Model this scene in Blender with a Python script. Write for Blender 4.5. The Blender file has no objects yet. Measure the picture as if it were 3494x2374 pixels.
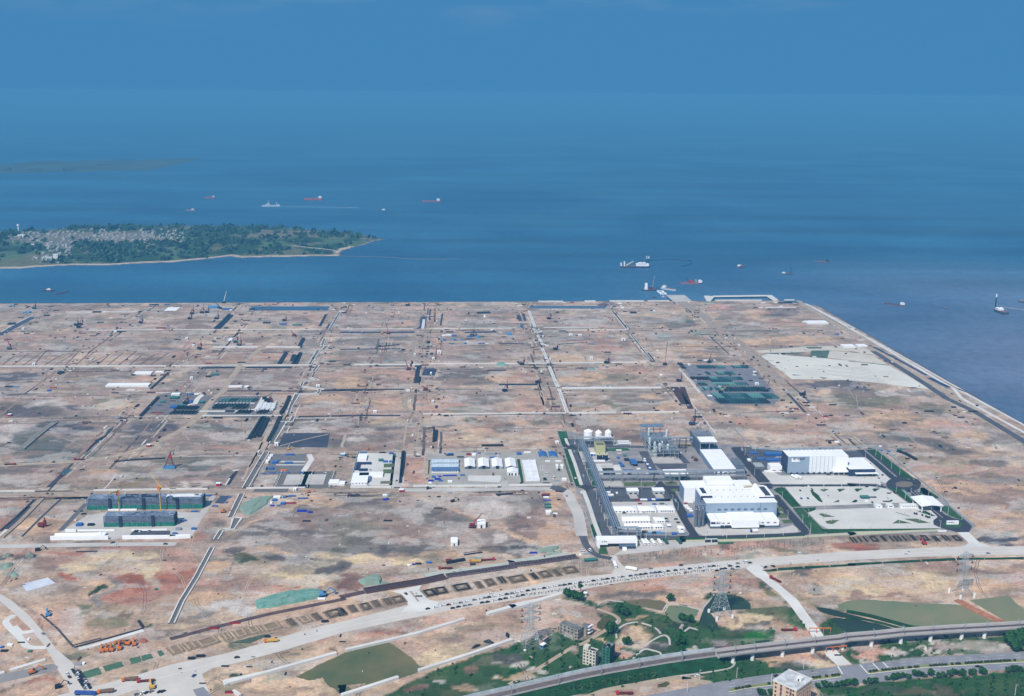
import bpy,math,random
import numpy as np
from mathutils import Vector,Matrix,geometry
R=math.radians
random.seed(7)
sc=bpy.context.scene
C=sc.collection
# camera
PW,PH,FP=3494.0,2374.0,3710.0
PITCH,ROLL,HCAM=R(13.19),0.007,470.0
FWD=Vector((0,math.cos(PITCH),-math.sin(PITCH)))
UP0=Vector((0,math.sin(PITCH),math.cos(PITCH)))
RT=(Vector((1,0,0))+ROLL*UP0).normalized()
UP=(UP0-ROLL*Vector((1,0,0))).normalized()
CAM=Vector((0,0,HCAM))
cd=bpy.data.cameras.new('camera');co=bpy.data.objects.new('camera',cd);C.objects.link(co)
cd.sensor_width=36.0;cd.lens=36.0*FP/PW;cd.clip_start=1.0;cd.clip_end=90000.0
co.matrix_world=Matrix(((RT.x,UP.x,-FWD.x,CAM.x),(RT.y,UP.y,-FWD.y,CAM.y),(RT.z,UP.z,-FWD.z,CAM.z),(0,0,0,1)))
sc.camera=co
# sun, sky, exposure
SUN_EL,SUN_AZ=R(48),R(29)
sdir=Vector((-math.sin(SUN_AZ)*math.cos(SUN_EL),-math.cos(SUN_AZ)*math.cos(SUN_EL),math.sin(SUN_EL)))
sl=bpy.data.lights.new('sun','SUN');sl.energy=4.6;sl.angle=R(0.55);sl.color=(1.0,0.965,0.91)
so=bpy.data.objects.new('sun',sl);C.objects.link(so);so.rotation_euler=sdir.to_track_quat('Z','Y').to_euler()
w=bpy.data.worlds.new('World');sc.world=w;w.use_nodes=True
nt=w.node_tree;nt.nodes.clear()
def N(t,k,**kw):
 n=t.nodes.new(k)
 for a,b in kw.items():setattr(n,a,b)
 return n
sky=N(nt,'ShaderNodeTexSky',sky_type='NISHITA',sun_disc=False)
sky.sun_elevation=SUN_EL;sky.sun_rotation=math.atan2(sdir.x,sdir.y);sky.altitude=300;sky.air_density=1.0;sky.dust_density=0.6;sky.ozone_density=2.0
SKYB=(0.40,1.58,3.18)
tc=N(nt,'ShaderNodeTexCoord');sx=N(nt,'ShaderNodeSeparateXYZ');nt.links.new(tc.outputs['Generated'],sx.inputs[0])
mr=N(nt,'ShaderNodeMapRange');mr.inputs['From Min'].default_value=0.08;mr.inputs['From Max'].default_value=0.42
nt.links.new(sx.outputs['Z'],mr.inputs['Value'])
mp=N(nt,'ShaderNodeMapping');mp.inputs['Scale'].default_value=(7,7,34);nt.links.new(tc.outputs['Generated'],mp.inputs['Vector'])
cn=N(nt,'ShaderNodeTexNoise');cn.inputs['Scale'].default_value=1.1;cn.inputs['Detail'].default_value=5;nt.links.new(mp.outputs[0],cn.inputs['Vector'])
cr=N(nt,'ShaderNodeMapRange');cr.inputs['From Min'].default_value=0.56;cr.inputs['From Max'].default_value=0.80;cr.inputs['To Max'].default_value=0.5
nt.links.new(cn.outputs['Fac'],cr.inputs['Value'])
cz=N(nt,'ShaderNodeMapRange');cz.inputs['From Min'].default_value=0.045;cz.inputs['From Max'].default_value=0.085;nt.links.new(sx.outputs['Z'],cz.inputs['Value'])
cm=N(nt,'ShaderNodeMath',operation='MULTIPLY');nt.links.new(cr.outputs[0],cm.inputs[0]);nt.links.new(cz.outputs[0],cm.inputs[1])
mx0=N(nt,'ShaderNodeMix',data_type='RGBA');mx0.inputs['A'].default_value=(*SKYB,1);mx0.inputs['B'].default_value=(1.3,2.2,3.6,1);nt.links.new(cm.outputs[0],mx0.inputs['Factor'])
mx=N(nt,'ShaderNodeMix',data_type='RGBA');nt.links.new(mr.outputs[0],mx.inputs['Factor'])
nt.links.new(mx0.outputs['Result'],mx.inputs['A']);nt.links.new(sky.outputs[0],mx.inputs['B'])
bg=N(nt,'ShaderNodeBackground');bg.inputs['Strength'].default_value=0.12;nt.links.new(mx.outputs['Result'],bg.inputs['Color'])
wo=N(nt,'ShaderNodeOutputWorld');nt.links.new(bg.outputs[0],wo.inputs[0])
vs=sc.view_settings;vs.view_transform='Standard';vs.look='None';vs.exposure=0.32;vs.gamma=1.0;vs.use_curve_mapping=False
sc.cycles.use_denoising=True;sc.cycles.max_bounces=4;sc.cycles.diffuse_bounces=2;sc.cycles.glossy_bounces=2;sc.cycles.volume_bounces=0;sc.cycles.transparent_max_bounces=8
# projection helpers (photo pixel -> place on the ground)
def ray(u,v):
 return FP*FWD+RT*float(u-PW/2)-UP*float(v-PH/2)
def G(u,v,z=0.0):
 d=ray(u,v);t=(z-HCAM)/d.z
 return CAM+d*t
def dep(p):return (Vector(p)-CAM).dot(FWD)
def mpp(u,v,z=0.0):return dep(G(u,v,z))/FP
def pix(p):
 q=Vector(p)-CAM;d=q.dot(FWD)
 return (PW/2+FP*q.dot(RT)/d,PH/2-FP*q.dot(UP)/d)
def hgt(u,v,vt,z0=0.0):
 p=G(u,v,z0);a,b=0.0,400.0
 for _ in range(40):
  m=(a+b)/2
  if pix((p.x,p.y,z0+m))[1]>vt:a=m
  else:b=m
 return a
X0=[0,580,1160,1740,2320,2894];Y0=[940,1320,1650,1974];S=600/2324
def q(c,r,s):
 n=[float(a) for a in s.replace(',',' ').split()]
 return [(X0[c]+n[i]*S,Y0[r]+n[i+1]*S) for i in range(0,len(n),2)]
def q1(c,r,a,b):return (X0[c]+a*S,Y0[r]+b*S)
SITE=R(3.26)
EX=Vector((math.cos(SITE),math.sin(SITE),0));EY=Vector((-math.sin(SITE),math.cos(SITE),0))
# materials
def lin(c):return tuple(((x/255)/12.92 if x/255<=0.04045 else ((x/255+0.055)/1.055)**2.4) for x in c)
KA=0.72
MATS={}
def mat(name,rgb,rough=0.85,var=0.12,scale=0.25,metal=0.0,spec=0.3,bump=0.0,rgb2=None,k=KA,det=4.0):
 if name in MATS:return MATS[name]
 m=bpy.data.materials.new(name);m.use_nodes=True;t=m.node_tree;b=t.nodes['Principled BSDF']
 c=[min(0.86,x*k) for x in lin(rgb)]
 c2=[min(0.86,x*k) for x in lin(rgb2)] if rgb2 else [x*(1-var)**2 for x in c]
 tcn=N(t,'ShaderNodeTexCoord');nz=N(t,'ShaderNodeTexNoise');nz.inputs['Scale'].default_value=scale;nz.inputs['Detail'].default_value=det;nz.inputs['Roughness'].default_value=0.65
 t.links.new(tcn.outputs['Object'],nz.inputs['Vector'])
 rr=N(t,'ShaderNodeMapRange');rr.inputs['From Min'].default_value=0.35;rr.inputs['From Max'].default_value=0.65;t.links.new(nz.outputs['Fac'],rr.inputs['Value'])
 mi=N(t,'ShaderNodeMix',data_type='RGBA');mi.inputs['A'].default_value=(*c,1);mi.inputs['B'].default_value=(*c2,1)
 t.links.new(rr.outputs[0],mi.inputs['Factor']);t.links.new(mi.outputs['Result'],b.inputs['Base Color'])
 b.inputs['Roughness'].default_value=rough;b.inputs['Metallic'].default_value=metal;b.inputs['Specular IOR Level'].default_value=spec
 if bump:
  bp=N(t,'ShaderNodeBump');bp.inputs['Strength'].default_value=bump;bp.inputs['Distance'].default_value=0.6
  t.links.new(nz.outputs['Fac'],bp.inputs['Height']);t.links.new(bp.outputs[0],b.inputs['Normal'])
 MATS[name]=m;return m
def ribbed(name,rgb,axis=0,pitch=0.5,depth=0.12,**kw):
 if name in MATS:return MATS[name]
 m=mat(name,rgb,**kw);t=m.node_tree;b=t.nodes['Principled BSDF']
 tcn=[n for n in t.nodes if n.type=='TEX_COORD'][0];sxn=N(t,'ShaderNodeSeparateXYZ');t.links.new(tcn.outputs['Object'],sxn.inputs[0])
 mu=N(t,'ShaderNodeMath',operation='MULTIPLY');mu.inputs[1].default_value=1/pitch;t.links.new(sxn.outputs[axis],mu.inputs[0])
 fr=N(t,'ShaderNodeMath',operation='FRACT');t.links.new(mu.outputs[0],fr.inputs[0])
 gt=N(t,'ShaderNodeMath',operation='LESS_THAN');gt.inputs[1].default_value=0.14;t.links.new(fr.outputs[0],gt.inputs[0])
 m2=N(t,'ShaderNodeMath',operation='MULTIPLY');m2.inputs[1].default_value=depth;t.links.new(gt.outputs[0],m2.inputs[0])
 mi=[n for n in t.nodes if n.type=='MIX'][0];hs=N(t,'ShaderNodeMix',data_type='RGBA');hs.inputs['B'].default_value=(0.05,0.06,0.07,1)
 t.links.new(mi.outputs['Result'],hs.inputs['A']);t.links.new(m2.outputs[0],hs.inputs['Factor']);t.links.new(hs.outputs['Result'],b.inputs['Base Color'])
 return m
white=mat('white_paint',(250,250,250),k=0.82,var=0.03,scale=0.08,rough=0.6)
white2=mat('offwhite_paint',(236,236,232),k=0.8,var=0.06,scale=0.3)
roofw=ribbed('white_roof_sheet',(250,250,250),axis=1,pitch=6.0,depth=0.16,k=0.82,var=0.03,scale=0.05,rough=0.55)
cladw=ribbed('white_cladding',(246,247,248),axis=0,pitch=4.0,depth=0.06,k=0.8,var=0.03,scale=0.05,rough=0.6)
clads=ribbed('striped_white_cladding',(240,243,245),axis=0,pitch=5.2,depth=0.42,k=0.8,var=0.03,scale=0.05,rough=0.6)
gblue=mat('grey_blue_cladding',(172,192,212),k=0.62,var=0.06,scale=0.05,rough=0.6)
gblued=mat('dark_blue_grey_cladding',(105,125,150),k=0.6,var=0.10,scale=0.12,rough=0.6)
navy=mat('navy_panel',(36,48,110),k=0.7,var=0.05)
glass=mat('dark_glass',(40,52,64),rough=0.15,var=0.2,scale=0.4,spec=0.6)
winb=mat('blue_grey_window',(92,112,138),rough=0.25,var=0.1,scale=0.4,spec=0.5)
dark=mat('dark_opening',(38,38,42),rough=0.9,var=0.2)
steel=mat('galvanised_steel',(170,180,190),rough=0.5,var=0.12,metal=0.2)
steelb=mat('blue_grey_steel',(130,150,172),rough=0.5,var=0.15,metal=0.1)
silo_m=mat('silo_steel',(138,146,160),rough=0.4,var=0.2,scale=0.2,metal=0.35)
conc=mat('pale_concrete',(206,200,192),var=0.12,scale=0.03,bump=0.05,det=8)
conc2=mat('yard_concrete',(214,208,200),var=0.14,scale=0.025,det=8)
concw=mat('white_concrete',(236,233,226),var=0.10,scale=0.03,det=8)
concp=mat('slab_concrete',(226,223,215),var=0.09,scale=0.02,det=8)
roadc=mat('concrete_road_surface',(220,213,203),var=0.07,scale=0.04,det=10)
roadg=mat('grey_road_surface',(162,158,155),var=0.15,scale=0.04,det=10)
asph=mat('fresh_asphalt',(62,64,74),var=0.15,scale=0.08,k=0.75,det=8)
asphg=mat('grey_asphalt',(150,151,156),var=0.12,scale=0.06,det=10)
asphm=mat('worn_plant_asphalt',(96,97,105),var=0.2,scale=0.05,det=8)
dirt=mat('dirt_track',(186,166,148),var=0.18,scale=0.08,det=10)
dirt2=mat('tan_dirt_track',(196,176,152),var=0.15,scale=0.08,det=10)
reddirt=mat('red_dirt',(170,112,90),var=0.2,scale=0.1,det=10)
lawn=mat('lawn_grass',(36,92,44),var=0.35,scale=0.12,k=0.7,det=10,rough=1.0)
lawn2=mat('dry_lawn_grass',(104,122,80),var=0.25,scale=0.12,k=0.7,det=10,rough=1.0)
veg=mat('dark_vegetation',(24,76,34),var=0.4,scale=0.15,k=0.8,det=10,rough=1.0)
leaf=mat('tree_leaves',(42,100,38),var=0.5,scale=0.5,k=0.85,rough=0.8,rgb2=(16,44,20))
leafl=mat('light_leaves',(64,100,52),var=0.4,scale=0.6,k=0.85,rough=0.8,rgb2=(30,62,36))
leafy=mat('yellow_green_leaves',(150,152,84),var=0.3,scale=0.4,k=0.75,rgb2=(110,124,60))
bark=mat('bark',(96,84,72),var=0.2)
barkp=mat('pale_bark',(176,168,156),var=0.2)
black=mat('black_steel',(34,38,46),rough=0.6,var=0.25)
blackn=mat('blue_black_coating',(30,40,58),rough=0.5,var=0.25)
tealp=mat('teal_pipe_coating',(58,106,112),rough=0.55,var=0.4,scale=0.2,rgb2=(20,46,58))
tealn=mat('green_netting',(136,164,148),var=0.2,scale=0.12,rgb2=(136,150,134),det=9)
tealn2=mat('teal_netting',(96,150,138),var=0.2,scale=0.15,rgb2=(130,164,150),det=9)
netg=mat('scaffold_netting',(44,140,116),var=0.3,scale=0.3,rgb2=(28,96,88))
scaf=mat('scaffold_slab',(150,164,176),var=0.3,scale=0.2,rgb2=(60,72,96),k=0.7)
scafr=mat('bare_roof_slab',(150,164,184),var=0.35,scale=0.08,rgb2=(70,84,112),k=0.75,det=8)
blue=mat('blue_sheet',(40,92,168),var=0.15,k=0.8)
bluet=mat('bright_blue_tarpaulin',(24,50,176),var=0.25,k=0.85)
lblue=mat('light_blue_sheet',(90,150,200),var=0.15,k=0.8)
blueroof=ribbed('blue_roof_sheet',(60,112,178),axis=0,pitch=2.2,depth=0.25,var=0.12,scale=0.1,k=0.8)
red=mat('red_paint',(186,44,50),var=0.2,k=0.85)
redd=mat('dark_red_paint',(120,36,46),var=0.25,k=0.85)
orange=mat('orange_paint',(222,124,50),var=0.15,k=0.85)
yellow=mat('yellow_paint',(222,176,70),var=0.15,k=0.85)
cream=mat('cream_plaster',(228,222,204),var=0.08,scale=0.1)
peach=mat('peach_plaster',(224,196,168),var=0.08,scale=0.1)
pinkp=mat('pink_plaster',(220,170,152),var=0.1)
greyp=mat('weathered_grey_plaster',(186,178,166),var=0.25,scale=0.2,rgb2=(120,116,110))
greyr=mat('weathered_flat_roof',(96,98,106),var=0.3,scale=0.15,rgb2=(136,134,132),det=8)
roofm=mat('mottled_pale_roof',(226,230,230),var=0.2,scale=0.18,rgb2=(176,178,180),det=9)
rust=mat('rusty_steel',(108,66,62),var=0.4,scale=0.3,rgb2=(70,62,76))
rubble=mat('pale_rubble',(196,188,176),var=0.4,scale=0.6,rgb2=(132,126,118),bump=0.5)
rock=mat('revetment_rock',(120,116,116),var=0.5,scale=0.3,rgb2=(56,60,68),bump=0.6,det=8)
tyre=mat('tyre_rubber',(28,28,30),var=0.1)
skin=mat('skin',(190,150,124),var=0.05)
ylw_paint=mat('pale_road_paint',(236,236,230),var=0.08,k=0.8)
pipew=mat('white_pipe_coating',(236,238,238),var=0.08,scale=0.4,k=0.8)
redhull=mat('red_hull_paint',(176,84,84),var=0.2,k=0.9)
greyhull=mat('grey_hull_paint',(196,204,208),var=0.1,k=0.8)
darkhull=mat('dark_hull_paint',(54,58,76),var=0.2,k=0.9)
# mesh helpers
class MB:
 def __init__(s):s.v,s.f,s.m=[],[],[]
 def add(s,vs,fs,m=0):
  n=len(s.v);s.v+=[tuple(x) for x in vs];s.f+=[tuple(i+n for i in f) for f in fs];s.m+=[m]*len(fs);return s
 def box(s,x0,x1,y0,y1,z0,z1,m=0,taper=0.0,bottom=False):
  t=taper
  vs=[(x0,y0,z0),(x1,y0,z0),(x1,y1,z0),(x0,y1,z0),(x0+t,y0+t,z1),(x1-t,y0+t,z1),(x1-t,y1-t,z1),(x0+t,y1-t,z1)]
  return s.add(vs,[(0,1,5,4),(1,2,6,5),(2,3,7,6),(3,0,4,7),(4,5,6,7),(3,2,1,0)],m)
 def prism(s,pts,z0,z1,m=0):
  n=len(pts)
  a=sum(pts[i][0]*pts[(i+1)%n][1]-pts[(i+1)%n][0]*pts[i][1] for i in range(n))
  if a<0:pts=pts[::-1]
  vs=[(p[0],p[1],z0) for p in pts]+[(p[0],p[1],z1) for p in pts]
  return s.add(vs,[(i,(i+1)%n,(i+1)%n+n,i+n) for i in range(n)]+[tuple(range(n,2*n)),tuple(range(n))[::-1]],m)
 def xprism(s,prof,x0,x1,m=0):
  n=len(prof);vs=[(x0,y,z) for y,z in prof]+[(x1,y,z) for y,z in prof]
  return s.add(vs,[(i,(i+1)%n,(i+1)%n+n,i+n)[::-1] for i in range(n)]+[tuple(range(n)),tuple(range(n,2*n))[::-1]],m)
 def yprism(s,prof,y0,y1,m=0):
  n=len(prof);vs=[(x,y0,z) for x,z in prof]+[(x,y1,z) for x,z in prof]
  return s.add(vs,[(i,(i+1)%n,(i+1)%n+n,i+n) for i in range(n)]+[tuple(range(n))[::-1],tuple(range(n,2*n))],m)
 def tube(s,p,p2,r0,r1=None,n=8,m=0,cap=True):
  r1=r0 if r1 is None else r1;p,p2=Vector(p),Vector(p2);d=(p2-p).normalized()
  a=d.orthogonal().normalized();b=d.cross(a)
  vs=[p+(a*math.cos(2*math.pi*i/n)+b*math.sin(2*math.pi*i/n))*r0 for i in range(n)]+[p2+(a*math.cos(2*math.pi*i/n)+b*math.sin(2*math.pi*i/n))*r1 for i in range(n)]
  fs=[(i,(i+1)%n,(i+1)%n+n,i+n) for i in range(n)]
  if cap:fs+=[tuple(range(n))[::-1],tuple(range(n,2*n))]
  return s.add(vs,fs,m)
 def lathe(s,prof,n=20,m=0,c=(0,0)):
  vs,fs=[],[]
  for r,z in prof:vs+=[(c[0]+r*math.cos(2*math.pi*i/n),c[1]+r*math.sin(2*math.pi*i/n),z) for i in range(n)]
  for k in range(len(prof)-1):fs+=[(k*n+i,k*n+(i+1)%n,(k+1)*n+(i+1)%n,(k+1)*n+i) for i in range(n)]
  fs+=[tuple(range((len(prof)-1)*n,len(prof)*n))]
  return s.add(vs,fs,m)
 def mesh(s,name,mats):
  me=bpy.data.meshes.new(name);me.from_pydata(s.v,[],s.f);mats=mats if isinstance(mats,(list,tuple)) else [mats]
  for x in mats:me.materials.append(x)
  if len(mats)>1:me.polygons.foreach_set('material_index',s.m)
  me.update();return me
 def build(s,name,mats,parent=None,loc=None,rz=0.0,smooth=False):
  me=s.mesh(name,mats)
  if smooth:me.polygons.foreach_set('use_smooth',[True]*len(me.polygons))
  o=bpy.data.objects.new(name,me);C.objects.link(o)
  if parent is not None:o.parent=parent
  if loc is not None:o.location=loc
  if rz:o.rotation_euler[2]=rz
  return o
TH=[]
def tag(o,label,cat,group=None):
 o['label']=label;o['category']=cat;o['kind']='thing'
 if group:o['group']=group
 TH.append(o);return o
def thing(name,label,cat,loc=(0,0,0),rz=0.0,group=None):
 o=bpy.data.objects.new(name,None);o.empty_display_size=1;C.objects.link(o);o.location=loc;o.rotation_euler[2]=rz
 return tag(o,label,cat,group)
def struct(o,kind='structure'):o['kind']=kind;return o
def kids(o):return [c for c in KID.get(o.name,[])]
KID={}
def reg_one(o):
 for c in C.objects:
  if c.parent is not None and c.parent.name==o.name:KID.setdefault(o.name,[]).append(c)
def reg():
 KID.clear()
 for o in C.objects:
  if o.parent:KID.setdefault(o.parent.name,[]).append(o)
def dup(o,loc,rz=0.0,label=None,group=None,scale=None,cat=None):
 def cp(x,par):
  c=x.copy();C.objects.link(c)
  if par is not None:c.parent=par
  for ch in KID.get(x.name,[]):cp(ch,c)
  return c
 r=cp(o,None);r.location=loc;r.rotation_euler[2]=rz
 if scale:r.scale=(scale,)*3 if not isinstance(scale,tuple) else scale
 if label:r['label']=label
 if group:r['group']=group
 if cat:r['category']=cat
 TH.append(r);return r
class Proto:
 def __init__(s,o):s.o,s.used=o,False;TH.remove(o) if o in TH else None;reg_one(o)
 def __call__(s,loc,rz=0.0,label=None,group=None,scale=None):
  if not s.used:
   s.used=True;o=s.o;o.location=loc;o.rotation_euler[2]=rz
   s.src=None
   if label:o['label']=label
   if group:o['group']=group
   if scale:o.scale=(scale,)*3 if not isinstance(scale,tuple) else scale
   TH.append(o);return o
  r=dup(s.o,loc,rz,label,group)
  r.scale=((scale,)*3 if not isinstance(scale,tuple) else scale) if scale else (1,1,1)
  return r
def sheet(name,pts,m,z,kind='structure',h=0.0):
 w3=[G(u,v,0) for u,v in pts]
 tri=geometry.tessellate_polygon([[Vector((p.x,p.y,0)) for p in w3]])
 mb=MB();fs=[]
 for t in tri:
  a,b,c=(w3[i] for i in t)
  fs.append(t if (b-a).cross(c-a).z>0 else t[::-1])
 mb.add([(p.x,p.y,z) for p in w3],fs)
 o=mb.build(name,m)
 if kind:o['kind']=kind
 return o
def offs(P,wd):
 L,Rr=[],[]
 for i,p in enumerate(P):
  a=P[max(0,i-1)];b=P[min(len(P)-1,i+1)];d=(b-a).normalized();n=Vector((-d.y,d.x,0))
  if 0<i<len(P)-1:
   d1=(p-P[i-1]).normalized();n1=Vector((-d1.y,d1.x,0));k=1/max(0.5,n.dot(n1))
  else:k=1
  L.append(p+n*wd/2*k);Rr.append(p-n*wd/2*k)
 return L,Rr
def strip(name,pts,wd,m,z,z0=None,kind='structure',zs=0.0):
 P=[G(u,v,zs) for u,v in pts]
 for p in P:p.z=0
 L,Rr=offs(P,wd);mb=MB();n=len(P)
 vs=[(p.x,p.y,z) for p in L]+[(p.x,p.y,z) for p in Rr]
 fs=[(i,i+n,i+n+1,i+1) for i in range(n-1)]
 if z0 is not None:
  vs+=[(p.x,p.y,z0) for p in L]+[(p.x,p.y,z0) for p in Rr]
  fs+=[(i+2*n,i,i+1,i+1+2*n) for i in range(n-1)]+[(i+n,i+3*n,i+1+3*n,i+1+n) for i in range(n-1)]
  fs+=[(0,2*n,3*n,n),(n-1,2*n-1,4*n-1,3*n-1)]
 mb.add(vs,fs);o=mb.build(name,m)
 if kind:o['kind']=kind
 return o
def curve(pts,n=6):
 out=[]
 for i in range(len(pts)-1):
  p0,p1,p2,p3=pts[max(0,i-1)],pts[i],pts[i+1],pts[min(len(pts)-1,i+2)]
  for k in range(n):
   t=k/n
   out.append(tuple(0.5*(2*p1[j]+(p2[j]-p0[j])*t+(2*p0[j]-5*p1[j]+4*p2[j]-p3[j])*t*t+(3*p1[j]-p0[j]-3*p2[j]+p3[j])*t**3) for j in (0,1)))
 return out+[pts[-1]]
# ground: one sheet, soil colours laid out as they lie on the site
def vnoise(x,y,seed=0):
 xi=np.floor(x).astype(np.int64);yi=np.floor(y).astype(np.int64);fx=x-xi;fy=y-yi
 def h(a,b):
  n=(a*374761393+b*668265263+seed*974634777)&0x7fffffff
  n=((n^(n>>13))*1274126177)&0x7fffffff
  return ((n^(n>>16))&0xffff)/65535.0
 sx_,sy_=fx*fx*(3-2*fx),fy*fy*(3-2*fy)
 return (h(xi,yi)*(1-sx_)+h(xi+1,yi)*sx_)*(1-sy_)+(h(xi,yi+1)*(1-sx_)+h(xi+1,yi+1)*sx_)*sy_
def fbm(x,y,sc_,oct_=5,seed=0,ax=1.0):
 t=0.0;a=1.0;n=0.0;f=1.0/sc_
 for o in range(oct_):
  t=t+a*vnoise(x*f*ax,y*f,seed+o*17);n+=a;a*=0.55;f*=2.03
 return t/n
SOIL={k:np.array(lin(c))*KA for k,c in dict(T=(214,187,160),P=(206,168,150),R=(172,102,80),G=(140,134,128),D=(86,83,84),L=(212,202,192),V=(22,80,34),O=(110,114,86),W=(68,74,88),K=(146,164,150),B=(154,128,114),S=(220,182,146),E=(80,94,92),Q=(212,156,138),Y=(226,200,160),H=(34,112,36),X=(126,94,84),F=(60,74,50),N=(162,144,132),Z=(208,162,140)).items()}
XC=sum((G(u,v).dot(EX)) for u,v in ((2919,1126),(3049,1190),(3297,1340),(3494,1441)))/4
YS=sum((G(u,v).dot(EY)) for u,v in ((1160,1032),(1740,1029),(2290,1026)))/3
def shore_y(x):
 return YS-np.maximum(0,(-x-1090))*0.35-np.maximum(0,x-(XC-75))*0.85
ys=[250.0]
while ys[-1]<YS-6:ys.append(ys[-1]+(2.3+(ys[-1]/2400)**2*6.5 if ys[-1]>640 else 12))
ys.append(YS);ys=np.array(ys);NX=600
gx=np.zeros((len(ys),NX+16));gy=np.zeros_like(gx)
for i,y in enumerate(ys):
 hw=0.56*y+60;a,b=-hw-y*0.06,min(hw,XC)
 core=np.linspace(a,b,NX);left=a-np.array([4000,2400,1500,900,500,300,150,60.])
 right=b+(max(0,XC-b))*np.array([.03,.08,.15,.25,.4,.6,.8,1.0])
 gx[i]=np.concatenate([left,core,right])
YN=ys[:,None]*np.ones_like(gx);t_=np.clip((YN-1700)/(YS-1700),0,1)
gy=YN+t_*(shore_y(gx)-YS)
WX=gx*EX.x+gy*EY.x;WY=gx*EX.y+gy*EY.y
def proj(X,Y):
 qx,qy,qz=X,Y,-HCAM;d=qy*FWD.y+qz*FWD.z
 d=np.maximum(d,50)
 return PW/2+FP*(qx*RT.x+qy*RT.y+qz*RT.z)/d,PH/2-FP*(qx*UP.x+qy*UP.y+qz*UP.z)/d
w1=fbm(WX,WY,38,5,1)-.5;w2=fbm(WX,WY,38,5,2)-.5
PU,PV=proj(WX+w1*34,WY+w2*52)
w3=fbm(WX,WY,12,4,3)-.5;w4=fbm(WX,WY,12,4,4)-.5
PU=PU+w3*9;PV=PV+w4*5
PUs,PVs=proj(WX+w1*9+w3*5,WY+w2*14+w4*6)
n1=fbm(gx,gy,150,5,5);n2=fbm(gx,gy,90,6,9);n3=fbm(gx,gy,26,5,12,ax=0.55);n4=fbm(gx,gy,60,6,21)
def ss(a,b,x):t=np.clip((x-a)/(b-a),0,1);return t*t*(3-2*t)
col=np.ones(gx.shape+(3,))*SOIL['T']
def mixk(k,m):global col;c=SOIL[k] if isinstance(k,str) else k;col=col*(1-m[...,None])+c*m[...,None]
mixk('P',ss(.44,.56,n1)*.55);mixk('N',ss(.47,.54,n2)*.5);mixk('G',ss(.52,.58,n4)*.55);mixk('L',ss(.54,.60,n3)*.35);mixk('B',ss(.56,.61,fbm(gx,gy,70,7,31))*.5);mixk('O',ss(.60,.64,fbm(gx,gy,50,7,35))*.45)
near=ss(1080,980,gy);mixk('S',near*.35)
NF=[fbm(gx,gy,45,7,61,ax=.7),fbm(gx,gy,34,7,62,ax=.6),fbm(gx,gy,60,7,63,ax=.8)]
def blob(k,c,r,a,b,ra,rb,s=1.0,rot=0.0,soft=0.6):
 u,v=q1(c,r,a,b);ru,rv=ra*S,rb*S;du,dv=PU-u,PV-v
 cs,sn=math.cos(rot),math.sin(rot);du,dv=du*cs+dv*sn,-du*sn+dv*cs
 d=np.sqrt((du/ru)**2+(dv/rv)**2)*.9+(NF[int(a)%3]-.5)*1.5;mixk(k,ss(1.14,.84,d)*s)
def inpoly(pts,U,Vv):
 ins=np.zeros(U.shape,bool);n=len(pts)
 for i in range(n):
  x1,y1=pts[i];x2,y2=pts[(i+1)%n]
  if y1==y2:continue
  c=((y1>Vv)!=(y2>Vv))&(U<(x2-x1)*(Vv-y1)/(y2-y1)+x1);ins^=c
 return ins
def poly(k,c,r,s_,s=1.0,sharp=True):
 A,B=(PUs,PVs) if sharp else (PU,PV);P=q(c,r,s_);lo=min(p[1] for p in P)-60;sel=slice(max(0,int(np.argmax(PV.min(1)<1e9))),None)
 m=sum(inpoly(P,A+du,B+dv).astype(float) for du,dv in ((-2.4,-.8),(2.4,.8),(-.8,1.6),(.8,-1.6)))/4;mixk(k,m*s)
def line(k,c,r,s_,wpx,s=1.0):
 P=q(c,r,s_);best=np.full(PU.shape,1e9)
 for (x1,y1),(x2,y2) in zip(P[:-1],P[1:]):
  L2=(x2-x1)**2+(y2-y1)**2;t=np.clip(((PUs-x1)*(x2-x1)+(PVs-y1)*(y2-y1))/L2,0,1)
  best=np.minimum(best,np.hypot(PUs-x1-t*(x2-x1),(PVs-y1-t*(y2-y1))*1.8))
 mixk(k,ss(wpx*S*1.0,wpx*S*.5,best)*s)
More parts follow.
